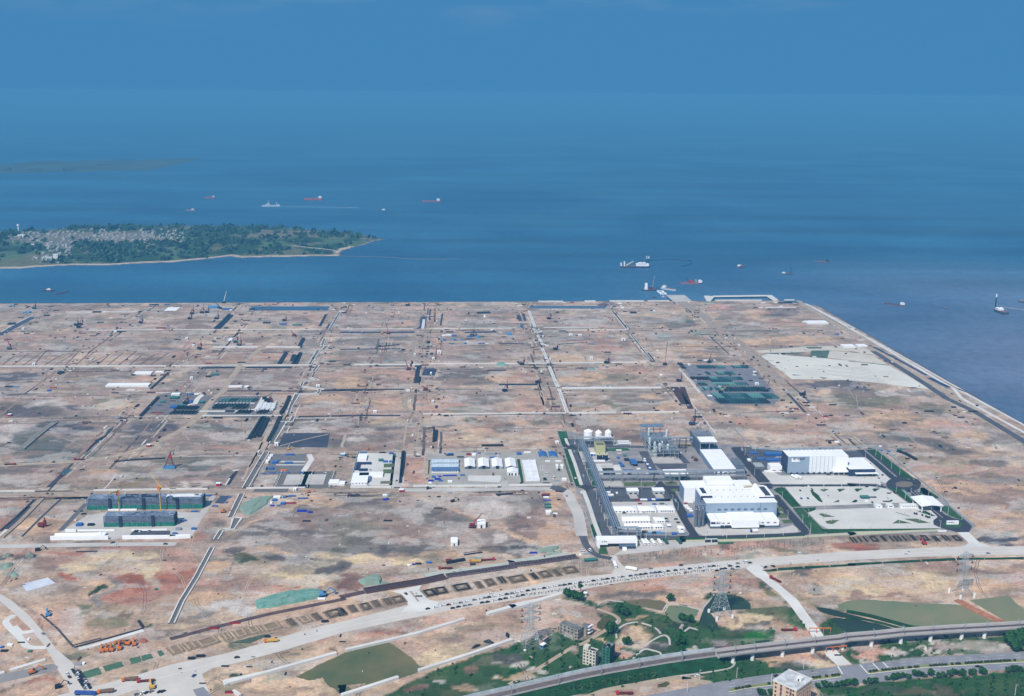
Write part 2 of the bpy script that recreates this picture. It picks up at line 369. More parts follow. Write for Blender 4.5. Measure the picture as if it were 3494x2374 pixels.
BL="""W 0 0 250 1330 330 70 .9;B 0 0 1080 1290 190 40 1;G 0 0 1370 1370 160 60 .8;Z 0 0 1000 790 500 30 .7;Z 0 0 300 820 200 35 .7;Z 0 0 1380 690 100 35 .8;B 0 0 2000 1150 300 60 .7;Z 0 0 1700 1380 250 35 .8;G 0 0 1300 900 700 60 .4
G 0 0 700 430 600 30 .6;N 0 0 600 560 500 60 .5;B 0 0 1150 420 400 20 .7;D 0 0 350 560 300 25 .4
B 1 0 300 690 330 30 .9;D 1 0 1730 590 110 35 .7;B 1 0 1200 870 280 50 .9;X 1 0 1000 1010 300 40 .5;Z 1 0 750 1090 450 70 .6;B 1 0 800 1060 350 60 .5;Z 1 0 1350 1080 300 60 .7;B 1 0 300 1070 250 60 .7;N 1 0 1300 1350 900 130 .6;P 1 0 2200 1330 200 60 .7;D 1 0 1700 1380 150 30 .7;D 1 0 1950 760 130 25 .7;G 1 0 1850 890 90 80 .8;G 1 0 1800 1080 90 100 .7
G 2 0 400 860 450 45 .8;D 2 0 1650 1340 420 100 .55;O 2 0 1900 1330 200 60 .3;S 2 0 150 1390 200 60 .9;Z 2 0 600 1270 550 70 .6;G 2 0 1800 630 300 35 .6;G 2 0 1600 1080 450 45 .6;Z 2 0 1290 900 60 150 .8;S 2 0 2200 1330 180 80 .9;Z 2 0 1000 1150 120 40 .8;G 2 0 400 1090 350 60 .6;B 2 0 1240 620 80 60 .6;N 2 0 500 580 450 60 .6;G 2 0 1900 1050 300 35 .6;D 2 0 560 1380 250 40 .5;Z 2 0 900 1330 60 100 .9
Z 3 0 120 560 200 110 .6;Z 3 0 420 560 120 60 .6;Q 3 0 1380 985 200 35 .9;Z 3 0 1200 900 300 90 .6;L 3 0 1000 600 300 50 .7;G 3 0 800 800 350 50 .6;S 3 0 790 1080 190 50 .9;Z 3 0 1500 1250 300 40 .8;O 3 0 1250 1350 380 50 .75;S 3 0 900 1370 250 50 .8;D 3 0 1060 1228 110 22 1;E 3 0 2250 630 200 55 .9;G 3 0 1850 620 200 50 .6;S 3 0 2250 950 150 60 .9;D 3 0 1550 900 80 30 .8;D 3 0 1250 380 110 25 .7;K 3 0 1240 595 50 15 .8;K 3 0 590 750 90 18 .8;K 3 0 1580 840 60 20 .9;K 3 0 2000 790 100 25 .9;K 3 0 1930 870 50 18 .8;K 3 0 1090 1240 45 16 1;K 3 0 310 1210 30 10 1;F 3 0 1050 1365 70 15 .6;F 3 0 1640 1340 60 25 .6;Z 3 0 1030 750 200 25 .7;D 3 0 330 880 120 60 .6;Z 3 0 150 1350 250 60 .7;D 3 0 300 600 20 60 .4
Q 4 0 500 425 170 28 .9;S 4 0 1000 500 180 40 .9;D 4 0 1350 480 190 60 .7;Q 4 0 1100 490 80 20 .7;Z 4 0 1420 620 260 30 .8;S 4 0 330 510 150 60 .9;G 4 0 900 740 500 35 .6;S 4 0 1650 850 420 45 .95;S 4 0 1000 880 330 45 .9;E 4 0 60 630 130 45 .9;K 4 0 250 750 120 25 .9;K 4 0 400 840 65 18 .9;S 4 0 180 930 200 80 .9;S 4 0 250 1065 200 35 .8;K 4 0 1680 738 55 14 .9;K 4 0 665 680 35 20 .9;K 4 0 775 868 25 14 .9;K 4 0 370 375 70 14 .7;D 4 0 1500 750 400 30 .5;W 4 0 1950 1440 480 60 .9;G 4 0 400 890 120 60 .5;D 4 0 480 1000 200 50 .5;D 4 0 300 1110 300 30 .5
D 5 1 150 150 330 110 .75;W 5 1 100 20 260 35 .9;O 5 1 500 220 220 60 .7;L 5 1 650 110 200 25 .9;D 5 1 900 90 150 40 .6;W 5 1 1250 630 150 35 .9;E 5 1 1000 720 300 50 .85 .2;E 5 1 700 640 330 60 .75 .15;O 5 1 480 590 120 40 .6;D 5 1 1500 850 480 70 .8 .2;D 5 1 1900 1000 260 60 .7;S 5 1 650 400 280 50 .8;S 5 1 1000 460 250 50 .8;Q 5 1 1450 555 160 45 .95;Z 5 1 1200 480 180 40 .7;S 5 1 1650 660 180 80 .8;O 5 1 1100 270 250 50 .7;W 5 1 1170 310 70 25 .6;O 5 1 1300 1195 180 35 .8;G 5 1 1900 1230 350 40 .9;S 5 1 300 500 230 70 .8;Z 5 1 1400 1080 400 50 .8;Z 5 1 600 1010 200 90 .6;B 5 1 1950 1440 650 70 .85;S 5 1 1650 1335 600 20 .95;S 5 1 900 1220 150 80 .9 .5;S 5 1 1900 900 300 60 .5;L 5 1 2150 780 200 80 .6;D 5 1 930 420 100 15 .7
S 4 1 800 270 130 35 .9;K 4 1 1180 420 290 20 .95;K 4 1 1640 432 60 18 .8;O 4 1 2200 200 260 90 .6;G 4 1 1700 150 150 40 .5;D 4 1 1080 690 100 40 .6;S 4 1 1200 540 300 50 .8;Z 4 1 900 490 200 40 .8;Z 4 1 1500 620 500 70 .6;G 4 1 1500 600 300 30 .6;K 4 1 260 370 120 20 .6;E 4 1 270 420 60 60 .7;L 4 1 620 650 150 50 .6;G 4 1 600 260 200 50 .7;O 4 1 180 580 150 30 .6;G 4 1 1500 430 400 30 .4;S 4 1 1840 90 60 30 .9;Z 4 1 1850 400 150 120 .5;Z 4 1 300 440 250 60 .5;D 4 1 760 1010 80 40 .5
O 3 1 1480 190 150 110 .8;G 3 1 1750 130 350 80 .7;G 3 1 1900 250 300 60 .6;S 3 1 1850 120 140 30 .8;S 3 1 2130 250 120 60 .95;O 3 1 1000 265 170 25 .8;Z 3 1 250 230 220 130 .6;Z 3 1 460 220 60 110 .9;D 3 1 530 240 65 60 .6;O 3 1 310 480 150 45 .75;S 3 1 1600 430 420 60 .7;D 3 1 870 480 100 25 .6;S 3 1 250 700 300 90 .7;D 3 1 1660 680 150 80 .75;Z 3 1 2000 600 150 60 .8;Z 3 1 1500 610 150 40 .6;S 3 1 60 470 150 40 .9;D 3 1 180 760 150 25 .5;Z 3 1 560 640 60 100 .5;B 3 1 200 400 60 60 .5
S 2 1 400 200 300 60 .9;Z 2 1 650 150 180 40 .6;D 2 1 340 280 110 35 .75;Y 2 1 560 450 260 50 .8;G 2 1 500 560 420 130 .75;D 2 1 570 590 110 70 .85;D 2 1 230 470 120 80 .5;L 2 1 250 700 180 35 .9;E 2 1 1090 560 50 60 .95;E 2 1 1360 500 170 50 .75;O 2 1 1750 430 150 35 .9;L 2 1 1760 430 60 15 .6;D 2 1 2130 530 150 50 .75;Y 2 1 1650 700 350 50 .8;Z 2 1 1300 230 350 100 .7;B 2 1 1150 140 200 50 .5;O 2 1 1700 290 260 40 .8;G 2 1 1750 170 250 50 .7;Z 2 1 1000 1000 140 160 .9;Z 2 1 1000 1210 150 60 .9;S 2 1 1750 560 300 60 .6;B 2 1 1500 620 120 50 .6;S 2 1 1300 430 250 50 .6;D 2 1 60 230 60 60 .4
E 1 1 720 510 430 50 .9;G 1 1 250 580 280 90 .8;E 1 1 280 1090 260 80 .8;W 1 1 300 1130 90 40 .5;L 1 1 760 650 250 60 .6;L 1 1 320 1260 210 45 .9;D 1 1 320 1275 90 28 .9;G 1 1 950 980 80 60 .8;O 1 1 1600 510 130 40 .7;L 1 1 1950 540 220 70 .6;L 1 1 1300 1230 200 60 .8;D 1 1 1850 250 280 40 .6;S 1 1 2100 180 250 60 .7;D 1 1 2200 600 180 120 .6;D 1 1 1600 60 150 30 .7;S 1 1 1060 95 80 20 .8;Z 1 1 850 800 250 30 .6;O 1 1 150 950 200 60 .6;G 1 1 700 1150 200 90 .4;D 1 1 1900 1040 180 120 .5;Z 1 1 850 1060 40 100 .4
D 0 1 350 330 420 60 .8;W 0 1 300 350 200 40 .5;W 0 1 950 268 90 18 .8;Y 0 1 1500 220 290 80 .8;L 0 1 700 190 230 70 .7;O 0 1 1330 190 110 25 .8;L 0 1 250 610 280 110 .8;W 0 1 880 560 290 70 .95;N 0 1 800 580 120 25 .7;E 0 1 650 790 480 150 .95;E 0 1 1150 680 100 60 .5;W 0 1 2000 560 330 80 .9;D 0 1 1750 680 300 110 .6;G 0 1 1500 800 350 60 .6;Z 0 1 1650 850 90 35 .8;D 0 1 300 1110 450 60 .65;L 0 1 350 1230 380 80 .7;S 0 1 1300 1130 260 60 .7;E 0 1 1800 1160 320 50 .6;O 0 1 1700 1260 250 40 .6;Z 0 1 150 1460 200 50 .5;W 0 1 80 100 230 70 .6;D 0 1 1100 1130 90 60 .6;L 0 1 1500 1220 200 40 .6;D 0 1 100 790 150 30 .6
B 0 2 150 400 320 200 .7;R 0 2 80 480 150 100 .5;L 0 2 120 335 170 60 .9;S 0 2 430 520 150 130 .9;S 0 2 700 520 250 100 .8;B 0 2 1000 262 65 22 .9;R 0 2 1200 890 1100 25 .7;E 0 2 130 950 90 60 .9;E 0 2 400 975 150 50 .9;X 0 2 300 930 120 25 .9;K 0 2 110 1080 100 45 .9;K 0 2 190 1205 90 25 .9;B 0 2 680 1060 340 90 .95;R 0 2 850 1230 85 55 .95;Y 0 2 1600 1080 620 120 .8;B 0 2 2050 920 250 50 .6;R 0 2 1700 1320 270 130 .98;Z 0 2 1700 1500 300 70 .9;G 0 2 1400 1340 60 80 .9;G 0 2 1380 1480 120 140 .8;R 0 2 2220 1150 150 60 .8;B 0 2 1150 780 500 30 .5;S 0 2 1200 1400 180 100 .7;F 0 2 1235 1425 45 45 1;N 0 2 600 1400 400 60 .6;G 0 2 950 700 120 25 .5
R 1 2 150 1230 220 110 .85;Z 1 2 150 1000 200 130 .8;S 1 2 550 1120 130 90 .9;F 1 2 1000 1010 170 50 .95;D 1 2 850 880 160 40 .9;D 1 2 1550 970 330 50 .9;D 1 2 1700 480 600 200 .75;G 1 2 1900 760 500 130 .75;D 1 2 1150 620 90 40 .6;D 1 2 2150 1120 200 60 .9;Y 1 2 1650 1230 380 80 .9;Z 1 2 420 1290 200 60 .8;L 1 2 1200 1420 200 60 .8;Z 1 2 900 1300 600 50 .5;L 1 2 1150 240 160 35 .9;K 1 2 1080 310 180 30 .85;K 1 2 1060 375 90 35 .95;X 1 2 540 690 50 80 .7;R 1 2 250 690 120 50 .6;S 1 2 1400 870 200 30 .8;D 1 2 650 510 150 60 .6;S 1 2 1950 230 350 50 .7;Y 1 2 2000 950 250 30 .7;N 1 2 700 650 200 70 .5;B 1 2 500 780 150 60 .5
G 2 2 700 500 800 330 .8;D 2 2 400 230 350 60 .6;L 2 2 950 430 130 110 .85;L 2 2 2000 350 330 110 .9;D 2 2 1300 380 120 60 .4;L 2 2 2080 700 130 80 .9;O 2 2 250 600 260 150 .45;D 2 2 600 800 60 120 .8;D 2 2 880 570 320 35 .75;D 2 2 2230 800 180 100 .75;D 2 2 1900 130 420 30 .8;D 2 2 80 1100 150 80 .85;Y 2 2 500 1010 420 70 .95;K 2 2 400 1290 170 45 .95;Z 2 2 700 1200 130 40 .95;K 2 2 1750 985 150 18 .8;R 2 2 150 1330 150 80 .7;L 2 2 1500 750 400 120 .5;S 2 2 1550 290 60 40 .5;O 2 2 850 300 150 80 .3;L 2 2 1450 150 120 40 .8;D 2 2 1000 650 160 60 .45;F 2 2 60 870 150 50 .6;S 2 2 1500 890 600 60 .5
S 3 2 590 230 110 170 .95;S 3 2 600 640 230 80 .9;D 3 2 250 560 180 140 .85;D 3 2 150 780 170 60 .8;G 3 2 250 250 200 100 .7;L 3 2 150 330 150 60 .5;X 3 2 80 130 110 30 .7;L 3 2 150 870 200 50 .6;K 3 2 520 870 150 30 .98;O 3 2 700 1090 250 30 .8;B 3 2 1000 1150 400 40 .7;X 3 2 1250 1060 120 40 .5;S 3 2 700 1220 600 40 .7;S 3 2 850 1400 700 40 .8;Z 3 2 1850 1290 200 60 .9;Z 3 2 2100 1080 300 40 .9;O 3 2 950 550 60 160 .5;S 3 2 1000 1500 500 30 .6;N 3 2 1900 1450 400 60 .8
Z 4 2 300 880 300 80 .7;Z 4 2 1050 830 450 60 .85;O 4 2 1500 865 280 28 .8;X 4 2 620 805 110 28 .9;R 4 2 2230 810 180 50 .85;K 4 2 700 985 380 25 .7;K 4 2 1000 890 150 20 .7;B 4 2 900 1290 320 60 .85;Z 4 2 450 1260 450 30 .9;D 4 2 800 1360 400 50 .4;S 4 2 150 1450 300 70 .9;D 4 2 1750 1190 300 25 .9;F 4 2 1120 1310 110 50 .7;S 4 2 2000 1350 350 140 .85;G 4 2 1850 1480 160 50 .7;F 4 2 1700 1370 90 25 .8;F 4 2 600 1500 220 45 1;S 4 2 1200 1450 200 60 .6;B 4 2 1450 1350 200 60 .6
R 5 2 150 850 220 40 .85;D 5 2 900 730 600 40 .85;E 5 2 700 750 400 40 .6;W 5 2 2000 730 280 35 .95;K 5 2 2000 650 330 20 .8;B 5 2 1500 1120 900 30 .9;Y 5 2 700 1320 850 130 .9;S 5 2 1750 1330 350 120 .9;P 5 2 2230 1300 110 140 .9;B 5 2 1900 220 450 120 .8;S 5 2 1400 140 250 30 .9;S 5 2 1700 470 300 60 .85;S 5 2 2150 400 200 60 .7;B 5 2 500 1500 500 30 .9;B 5 2 1200 800 400 30 .5
O 0 3 1150 370 130 60 .9;G 0 3 1350 270 60 90 .9;L 0 3 950 560 230 150 .7;O 0 3 1450 600 140 80 .7;F 0 3 1700 490 60 35 .8;R 0 3 1850 160 300 110 .7;F 0 3 1230 175 45 40 1;R 0 3 1910 830 60 38 .95;S 0 3 400 1250 250 60 .7;F 0 3 250 1420 260 30 .8;O 0 3 950 1040 180 40 .8;R 0 3 500 1430 350 40 .7;N 0 3 2100 700 200 60 .8;S 0 3 1400 1350 200 40 .8;F 0 3 2050 1200 250 20 .8;F 0 3 1100 980 80 20 .3;Z 0 3 300 650 200 120 .6;Z 0 3 700 520 150 200 .5 .8;L 0 3 80 170 120 40 .7
R 1 3 130 90 200 90 .8;S 1 3 500 250 320 80 .8;L 1 3 800 430 270 60 1;G 1 3 370 460 110 28 .8;Z 1 3 1350 130 250 50 .8;L 1 3 1000 200 150 70 .7;O 1 3 1000 830 200 28 1;Z 1 3 2150 760 220 40 .9;D 1 3 1500 1010 250 20 .7;D 1 3 1080 1050 300 15 .7;F 1 3 950 1285 100 35 1;V 1 3 750 1270 200 40 .5;G 1 3 1450 1290 200 70 .7;K 1 3 1400 1400 150 60 .4;Y 1 3 600 1300 220 60 .4;S 1 3 1500 1480 450 60 .6;X 1 3 1030 1370 90 40 .8;O 1 3 850 1430 150 60 .6;X 1 3 2230 920 60 30 .8;N 1 3 600 760 600 60 .4;X 1 3 300 640 700 25 .5
R 2 3 800 680 500 35 .8;Z 2 3 300 730 400 35 .9;Z 2 3 1350 560 300 50 .7;B 2 3 1700 700 220 60 .85;O 2 3 1750 660 250 30 .6;G 2 3 1330 830 160 40 .7;Y 2 3 1350 1030 300 110 .8;D 2 3 1400 840 170 60 .5;B 2 3 1750 520 120 30 .7;B 2 3 2200 560 150 60 .7;X 2 3 100 20 200 60 .6;F 2 3 900 720 180 18 .8;O 2 3 1200 780 300 30 .5;F 2 3 2100 880 150 30 .5;N 2 3 600 340 350 60 .5
S 3 3 450 500 420 150 .85;O 3 3 600 540 120 40 .8;O 3 3 100 600 120 40 .7;L 3 3 750 470 200 60 .9;D 3 3 1750 170 450 60 .6;S 3 3 1500 100 400 40 .6;R 3 3 1900 90 200 40 .6;D 3 3 2200 180 250 50 .6;Z 3 3 1200 90 300 40 .8"""
GF=np.array(lin((114,110,106)))*KA
for c_,r_,s_,k_ in ((2,2,'-20 60,800 120,1200 210,1750 430,2340 650,2340 960,1700 860,1200 900,500 950,-20 880',.85),(1,2,'950 430,1500 370,1900 170,2350 60,2350 900,1900 880,1500 780,1000 700,700 690',.8),(3,2,'-20 80,420 100,400 400,300 620,-20 640',.7),(3,2,'-20 680,250 720,520 830,300 850,-20 900',.8),(0,1,'-20 420,1600 400,2340 430,2340 620,1500 920,900 990,-20 1020',.6),(0,1,'-20 1040,900 1000,2340 880,2340 1330,-20 1350',.6),(1,1,'-20 420,1450 400,1200 700,900 830,-20 880',.65),(1,1,'-20 900,900 870,1250 900,1000 1330,-20 1330',.65),(1,1,'1450 420,2340 380,2340 820,1300 830',.65),(2,1,'-20 380,1000 390,1000 780,700 850,-20 860',.65),(1,0,'300 1240,1750 1220,1650 1540,-20 1560,-20 1400',.5),(0,1,'-20 60,1900 70,1700 380,-20 400',.5),(1,1,'1100 1180,1800 1170,2340 1200,2340 1330,1000 1330',.6),(2,0,'-20 820,900 820,900 1150,-20 1150',.4),(2,0,'1300 1210,2340 1210,2340 1440,1250 1450',.5),(0,0,'500 1230,2100 1230,1700 1540,-20 1560',.45)):
 m=inpoly(q(c_,r_,s_),PU,PV).astype(float)*k_;mixk(GF,m)
for row in BL.replace('\n',';').split(';'):
 p=row.split();blob(p[0],int(p[1]),int(p[2]),*[float(x) for x in p[3:]])
poly('V',2,3,'1050 1310,1330 1190,1700 1050,2330 850,2330 1700,250 1700',.95)
poly('V',3,3,'-10 850,300 760,640 700,720 740,840 830,1000 800,1260 650,1150 420,1080 350,700 260,750 175,990 260,1200 320,1500 300,1750 340,1850 400,2010 470,2340 560,2340 1010,1700 1150,600 1330,-10 1440',.95)
poly('V',3,3,'-20 1560,500 1400,1700 1200,1900 1340,1100 1540,900 1560',.95);poly('V',3,3,'2040 1180,2340 1090,2340 1290',.95)
poly('V',4,3,'-10 570,180 560,420 560,540 620,1230 660,1280 760,1180 850,480 980,-10 990',.95);poly('V',4,3,'1350 370,1560 420,1680 620,1480 650,1200 540,700 430,900 380',.8)
poly('V',4,3,'1000 0,1100 50,1300 200,1500 480,1620 640,1560 640,1350 360,1040 110',.7,False)
poly('V',4,3,'1200 40,1420 180,1600 280,2100 350,2100 420,1800 380,1480 200',.6,False);poly('V',4,3,'1800 620,1960 520,2340 700,2340 790,1900 780',.95)
poly('V',4,3,'-10 1120,560 1050,900 1040,1480 1100,1900 1150,2080 1150,1550 1230,1000 1290,430 1390,160 1360,400 1290,-10 1290',.95);poly('V',4,3,'1820 900,1960 1040,2090 1150,1900 1100',.8)
poly('V',4,3,'2080 980,2340 950,2340 1140,2260 1110',.9)
poly('V',5,3,'-10 830,2340 730,2340 975,1200 1030,150 1120,-10 1010',.95);poly('V',5,3,'-10 1410,800 1330,1500 1290,2340 1190,2340 1700,-10 1700',.97);pass
poly('V',4,3,'1760 1400,2340 1400,2340 1700,1850 1560',.95);poly('V',4,3,'900 1560,1230 1480,1230 1700,900 1700',.9)
BL2="""Y 3 3 1700 720 240 130 .9;B 3 3 1550 650 90 60 .7;F 3 3 1680 740 60 35 .9;D 3 3 1960 860 150 70 .9;F 3 3 1850 1010 150 50 .8;S 3 3 1300 790 180 25 .8 .4;Z 3 3 1530 1010 90 60 .95;Z 3 3 1480 870 60 70 .9 .6;L 3 3 410 1260 130 45 .8;L 3 3 120 1140 120 60 .8;B 3 3 920 950 60 50 .9;E 3 3 1250 590 130 60 .9;O 3 3 1950 560 250 30 .5;S 3 3 1750 490 120 25 .6;Z 3 3 1300 370 130 50 .7;O 3 3 1550 190 100 20 .8;D 3 3 30 1020 60 70 .8;S 3 3 180 1330 150 60 .6
O 2 3 2000 1150 180 50 .7;L 2 3 1330 1420 90 40 .8;X 2 3 1000 1480 170 50 .8;X 2 3 1760 1240 60 60 .6;S 2 3 1600 1480 150 40 .6;S 2 3 2150 1380 200 20 .7;L 2 3 2010 1380 50 25 .9;D 2 3 2150 1060 120 60 .8
H 4 3 930 730 250 70 .95;Y 4 3 900 540 260 50 .9;B 4 3 760 510 80 22 .9;D 4 3 900 600 350 20 .8;L 4 3 1400 780 180 60 .9;Z 4 3 1620 700 120 80 .9;F 4 3 1080 825 110 25 .95;L 4 3 200 910 60 40 .9;S 4 3 1350 600 120 30 .8;L 4 3 1750 490 90 50 .8;S 4 3 1100 1040 180 22 .85;S 4 3 1190 1100 80 28 .9;Z 4 3 1560 990 110 60 .9;Y 4 3 1700 1080 200 70 .95;D 4 3 1750 960 120 50 .8;D 4 3 1350 1130 180 40 .6;H 4 3 1700 1130 300 20 .3;D 4 3 430 870 120 35 1;D 4 3 60 630 100 40 .5;S 4 3 70 1370 170 50 .9;S 4 3 1850 940 60 30 .8
Z 5 3 350 920 250 50 .98;L 5 3 590 940 110 45 .95;L 5 3 1000 850 300 18 .8;X 5 3 1230 930 180 45 .9;L 5 3 1040 960 60 25 .7;O 5 3 1700 880 300 50 .6;L 5 3 1950 900 200 15 .7;X 5 3 1950 940 180 25 .7;S 5 3 2310 740 60 30 .9;L 5 3 930 1010 60 12 .8;L 5 3 1130 1005 90 14 .8;L 5 3 320 1040 90 20 .7;X 5 3 1000 1500 400 20 .4;D 5 3 300 1460 300 25 .35;Z 4 3 1780 1540 60 40 .9"""
for row in BL2.replace('\n',';').split(';'):
 p=row.split();blob(p[0],int(p[1]),int(p[2]),*[float(x) for x in p[3:]])
line('S',2,2,'880 110,1180 220,1700 420,2050 560,2330 690',34,.9);line('S',3,2,'0 640,180 700,520 830',32,.9);line('S',1,2,'2100 60,1700 270,1200 460,900 600,750 660',30,.8)
line('B',2,2,'1370 340,1480 500,1440 760',14,.7);line('S',2,2,'1700 640,1540 750',16,.8);line('N',2,2,'0 1260,700 1130,1200 1010,2180 900',10,.7)
line('R',1,2,'330 1340,850 1360,1000 1320,1900 1370,2330 1260',11,.9);line('R',0,2,'2330 1260,2080 1500',14,.5);line('B',1,3,'930 100,1060 290',12,.8);line('X',1,2,'700 1010,820 1060,780 1210,600 1290,540 1340',9,.6)
line('S',5,1,'380 770,850 1150,1330 1530',30,.9);line('S',2,1,'1500 470,1900 580,2330 700',20,.6);line('D',0,3,'180 280,420 460,600 660,740 880',22,.6);line('D',3,1,'160 90,420 360',10,.6)
line('B',3,1,'1150 370,1190 540',12,.8);line('B',3,1,'1650 360,1720 530',14,.8);line('B',3,1,'2030 350,2180 520',12,.6);line('B',3,1,'590 380,630 550',8,.8);line('D',2,1,'720 380,820 460,760 500,750 560',8,.7)
line('G',1,1,'1520 770,2100 620',14,.6);line('B',0,1,'700 430,1650 420',12,.3);line('S',0,0,'0 1400,700 1380,1400 1320',18,.6);line('Z',1,0,'500 990,330 1180',14,.8)
line('L',5,3,'1290 830,1600 950',9,.8);line('L',5,3,'650 1010,690 1070',7,.8);line('T',4,3,'100 630,230 660',10,.5)
blend=ss(-.05,.05,fbm(gx,gy,30,4,77)-.46)
veg_m=np.clip(1-np.abs(col-SOIL['V']).sum(-1)*6,0,1)
avg=np.array(lin((204,174,150)))*KA;land=(gy>1080)[...,None]*.12+.04;land=land*(1-veg_m[...,None]);col=col*(1-land)+avg*land
col*=(0.70+0.60*fbm(gx,gy,16,5,41,ax=.6))[...,None]*(0.84+0.32*fbm(gx,gy,7,2,43))[...,None]
mm_=ss(.57,.60,fbm(gx,gy,22,6,45,ax=.45))*.35;mixk('D',mm_*(1-veg_m));mm_=ss(.58,.61,fbm(gx,gy,20,6,46,ax=.5))*.5;mixk('L',mm_*(1-veg_m));mm_=ss(.57,.60,fbm(gx,gy,28,6,47,ax=.5))*.25;mixk('Z',mm_*(1-veg_m))
nr,nc=gx.shape
hz=(fbm(gx,gy,120,4,51)-.5)*0.0
verts=np.stack([WX,WY,hz],-1).reshape(-1,3)
idx=np.arange(nr*nc).reshape(nr,nc);a_=idx[:-1,:-1].ravel();b_=idx[:-1,1:].ravel();c_=idx[1:,1:].ravel();d_=idx[1:,:-1].ravel()
me=bpy.data.meshes.new('ground');me.from_pydata(verts.tolist(),[],np.stack([a_,b_,c_,d_],-1).tolist())
at=me.attributes.new('soil','FLOAT_COLOR','POINT');at.data.foreach_set('color',np.concatenate([col.reshape(-1,3),veg_m.reshape(-1,1)],-1).astype(np.float32).ravel())
def soil_mat(name,attr='soil',k=1.0):
 m=bpy.data.materials.new(name);m.use_nodes=True;t=m.node_tree;b=t.nodes['Principled BSDF'];b.inputs['Roughness'].default_value=1.0;b.inputs['Specular IOR Level'].default_value=0.1
 an=N(t,'ShaderNodeAttribute',attribute_name=attr);tcn=N(t,'ShaderNodeTexCoord')
 def nz(scale,lo,hi,tlo,thi,det=6,vec=None,rough=.65):
  n=N(t,'ShaderNodeTexNoise');n.inputs['Scale'].default_value=scale;n.inputs['Detail'].default_value=det;n.inputs['Roughness'].default_value=rough
  t.links.new(vec or tcn.outputs['Object'],n.inputs['Vector']);r=N(t,'ShaderNodeMapRange');r.inputs['From Min'].default_value=lo;r.inputs['From Max'].default_value=hi
  r.inputs['To Min'].default_value=tlo;r.inputs['To Max'].default_value=thi;t.links.new(n.outputs['Fac'],r.inputs['Value']);return r.outputs[0]
 def mul(a,b_):n=N(t,'ShaderNodeMath',operation='MULTIPLY');t.links.new(a,n.inputs[0]);t.links.new(b_,n.inputs[1]);return n.outputs[0]
 def mp_(scale,rot):n=N(t,'ShaderNodeMapping');n.inputs['Scale'].default_value=scale;n.inputs['Rotation'].default_value=(0,0,rot);t.links.new(tcn.outputs['Object'],n.inputs['Vector']);return n.outputs[0]
 f=mul(nz(0.35,.3,.7,.72,1.26,7),nz(0.06,.3,.7,.84,1.14,6))
 f=mul(f,nz(0.5,.30,.44,.80,1.0,6,mp_((.10,.7,1),.5)))
 f=mul(f,nz(0.022,.30,.70,.80,1.18,9,None,.8));f=mul(f,nz(0.09,.56,.62,1.0,.70,8,None,.8));f=mul(f,nz(0.9,.60,.68,1.0,.62,5))
 vm=N(t,'ShaderNodeVectorMath',operation='SCALE');t.links.new(an.outputs['Color'],vm.inputs[0]);t.links.new(f,vm.inputs['Scale'])
 gm=N(t,'ShaderNodeMix',data_type='RGBA');t.links.new(vm.outputs[0],gm.inputs['A']);gm.inputs['B'].default_value=(*(SOIL['G']*.8),1)
 ng=N(t,'ShaderNodeMath',operation='MULTIPLY');t.links.new(nz(0.11,.54,.66,0,.45,8),ng.inputs[0])
 iv=N(t,'ShaderNodeMath',operation='SUBTRACT');iv.inputs[0].default_value=1;t.links.new(an.outputs['Alpha'],iv.inputs[1]);t.links.new(iv.outputs[0],ng.inputs[1])
 t.links.new(ng.outputs[0],gm.inputs['Factor']);t.links.new(gm.outputs['Result'],b.inputs['Base Color']);return m
me.materials.append(soil_mat('reclaimed_soil'));me.update()
go=bpy.data.objects.new('ground',me);C.objects.link(go);go['kind']='structure'
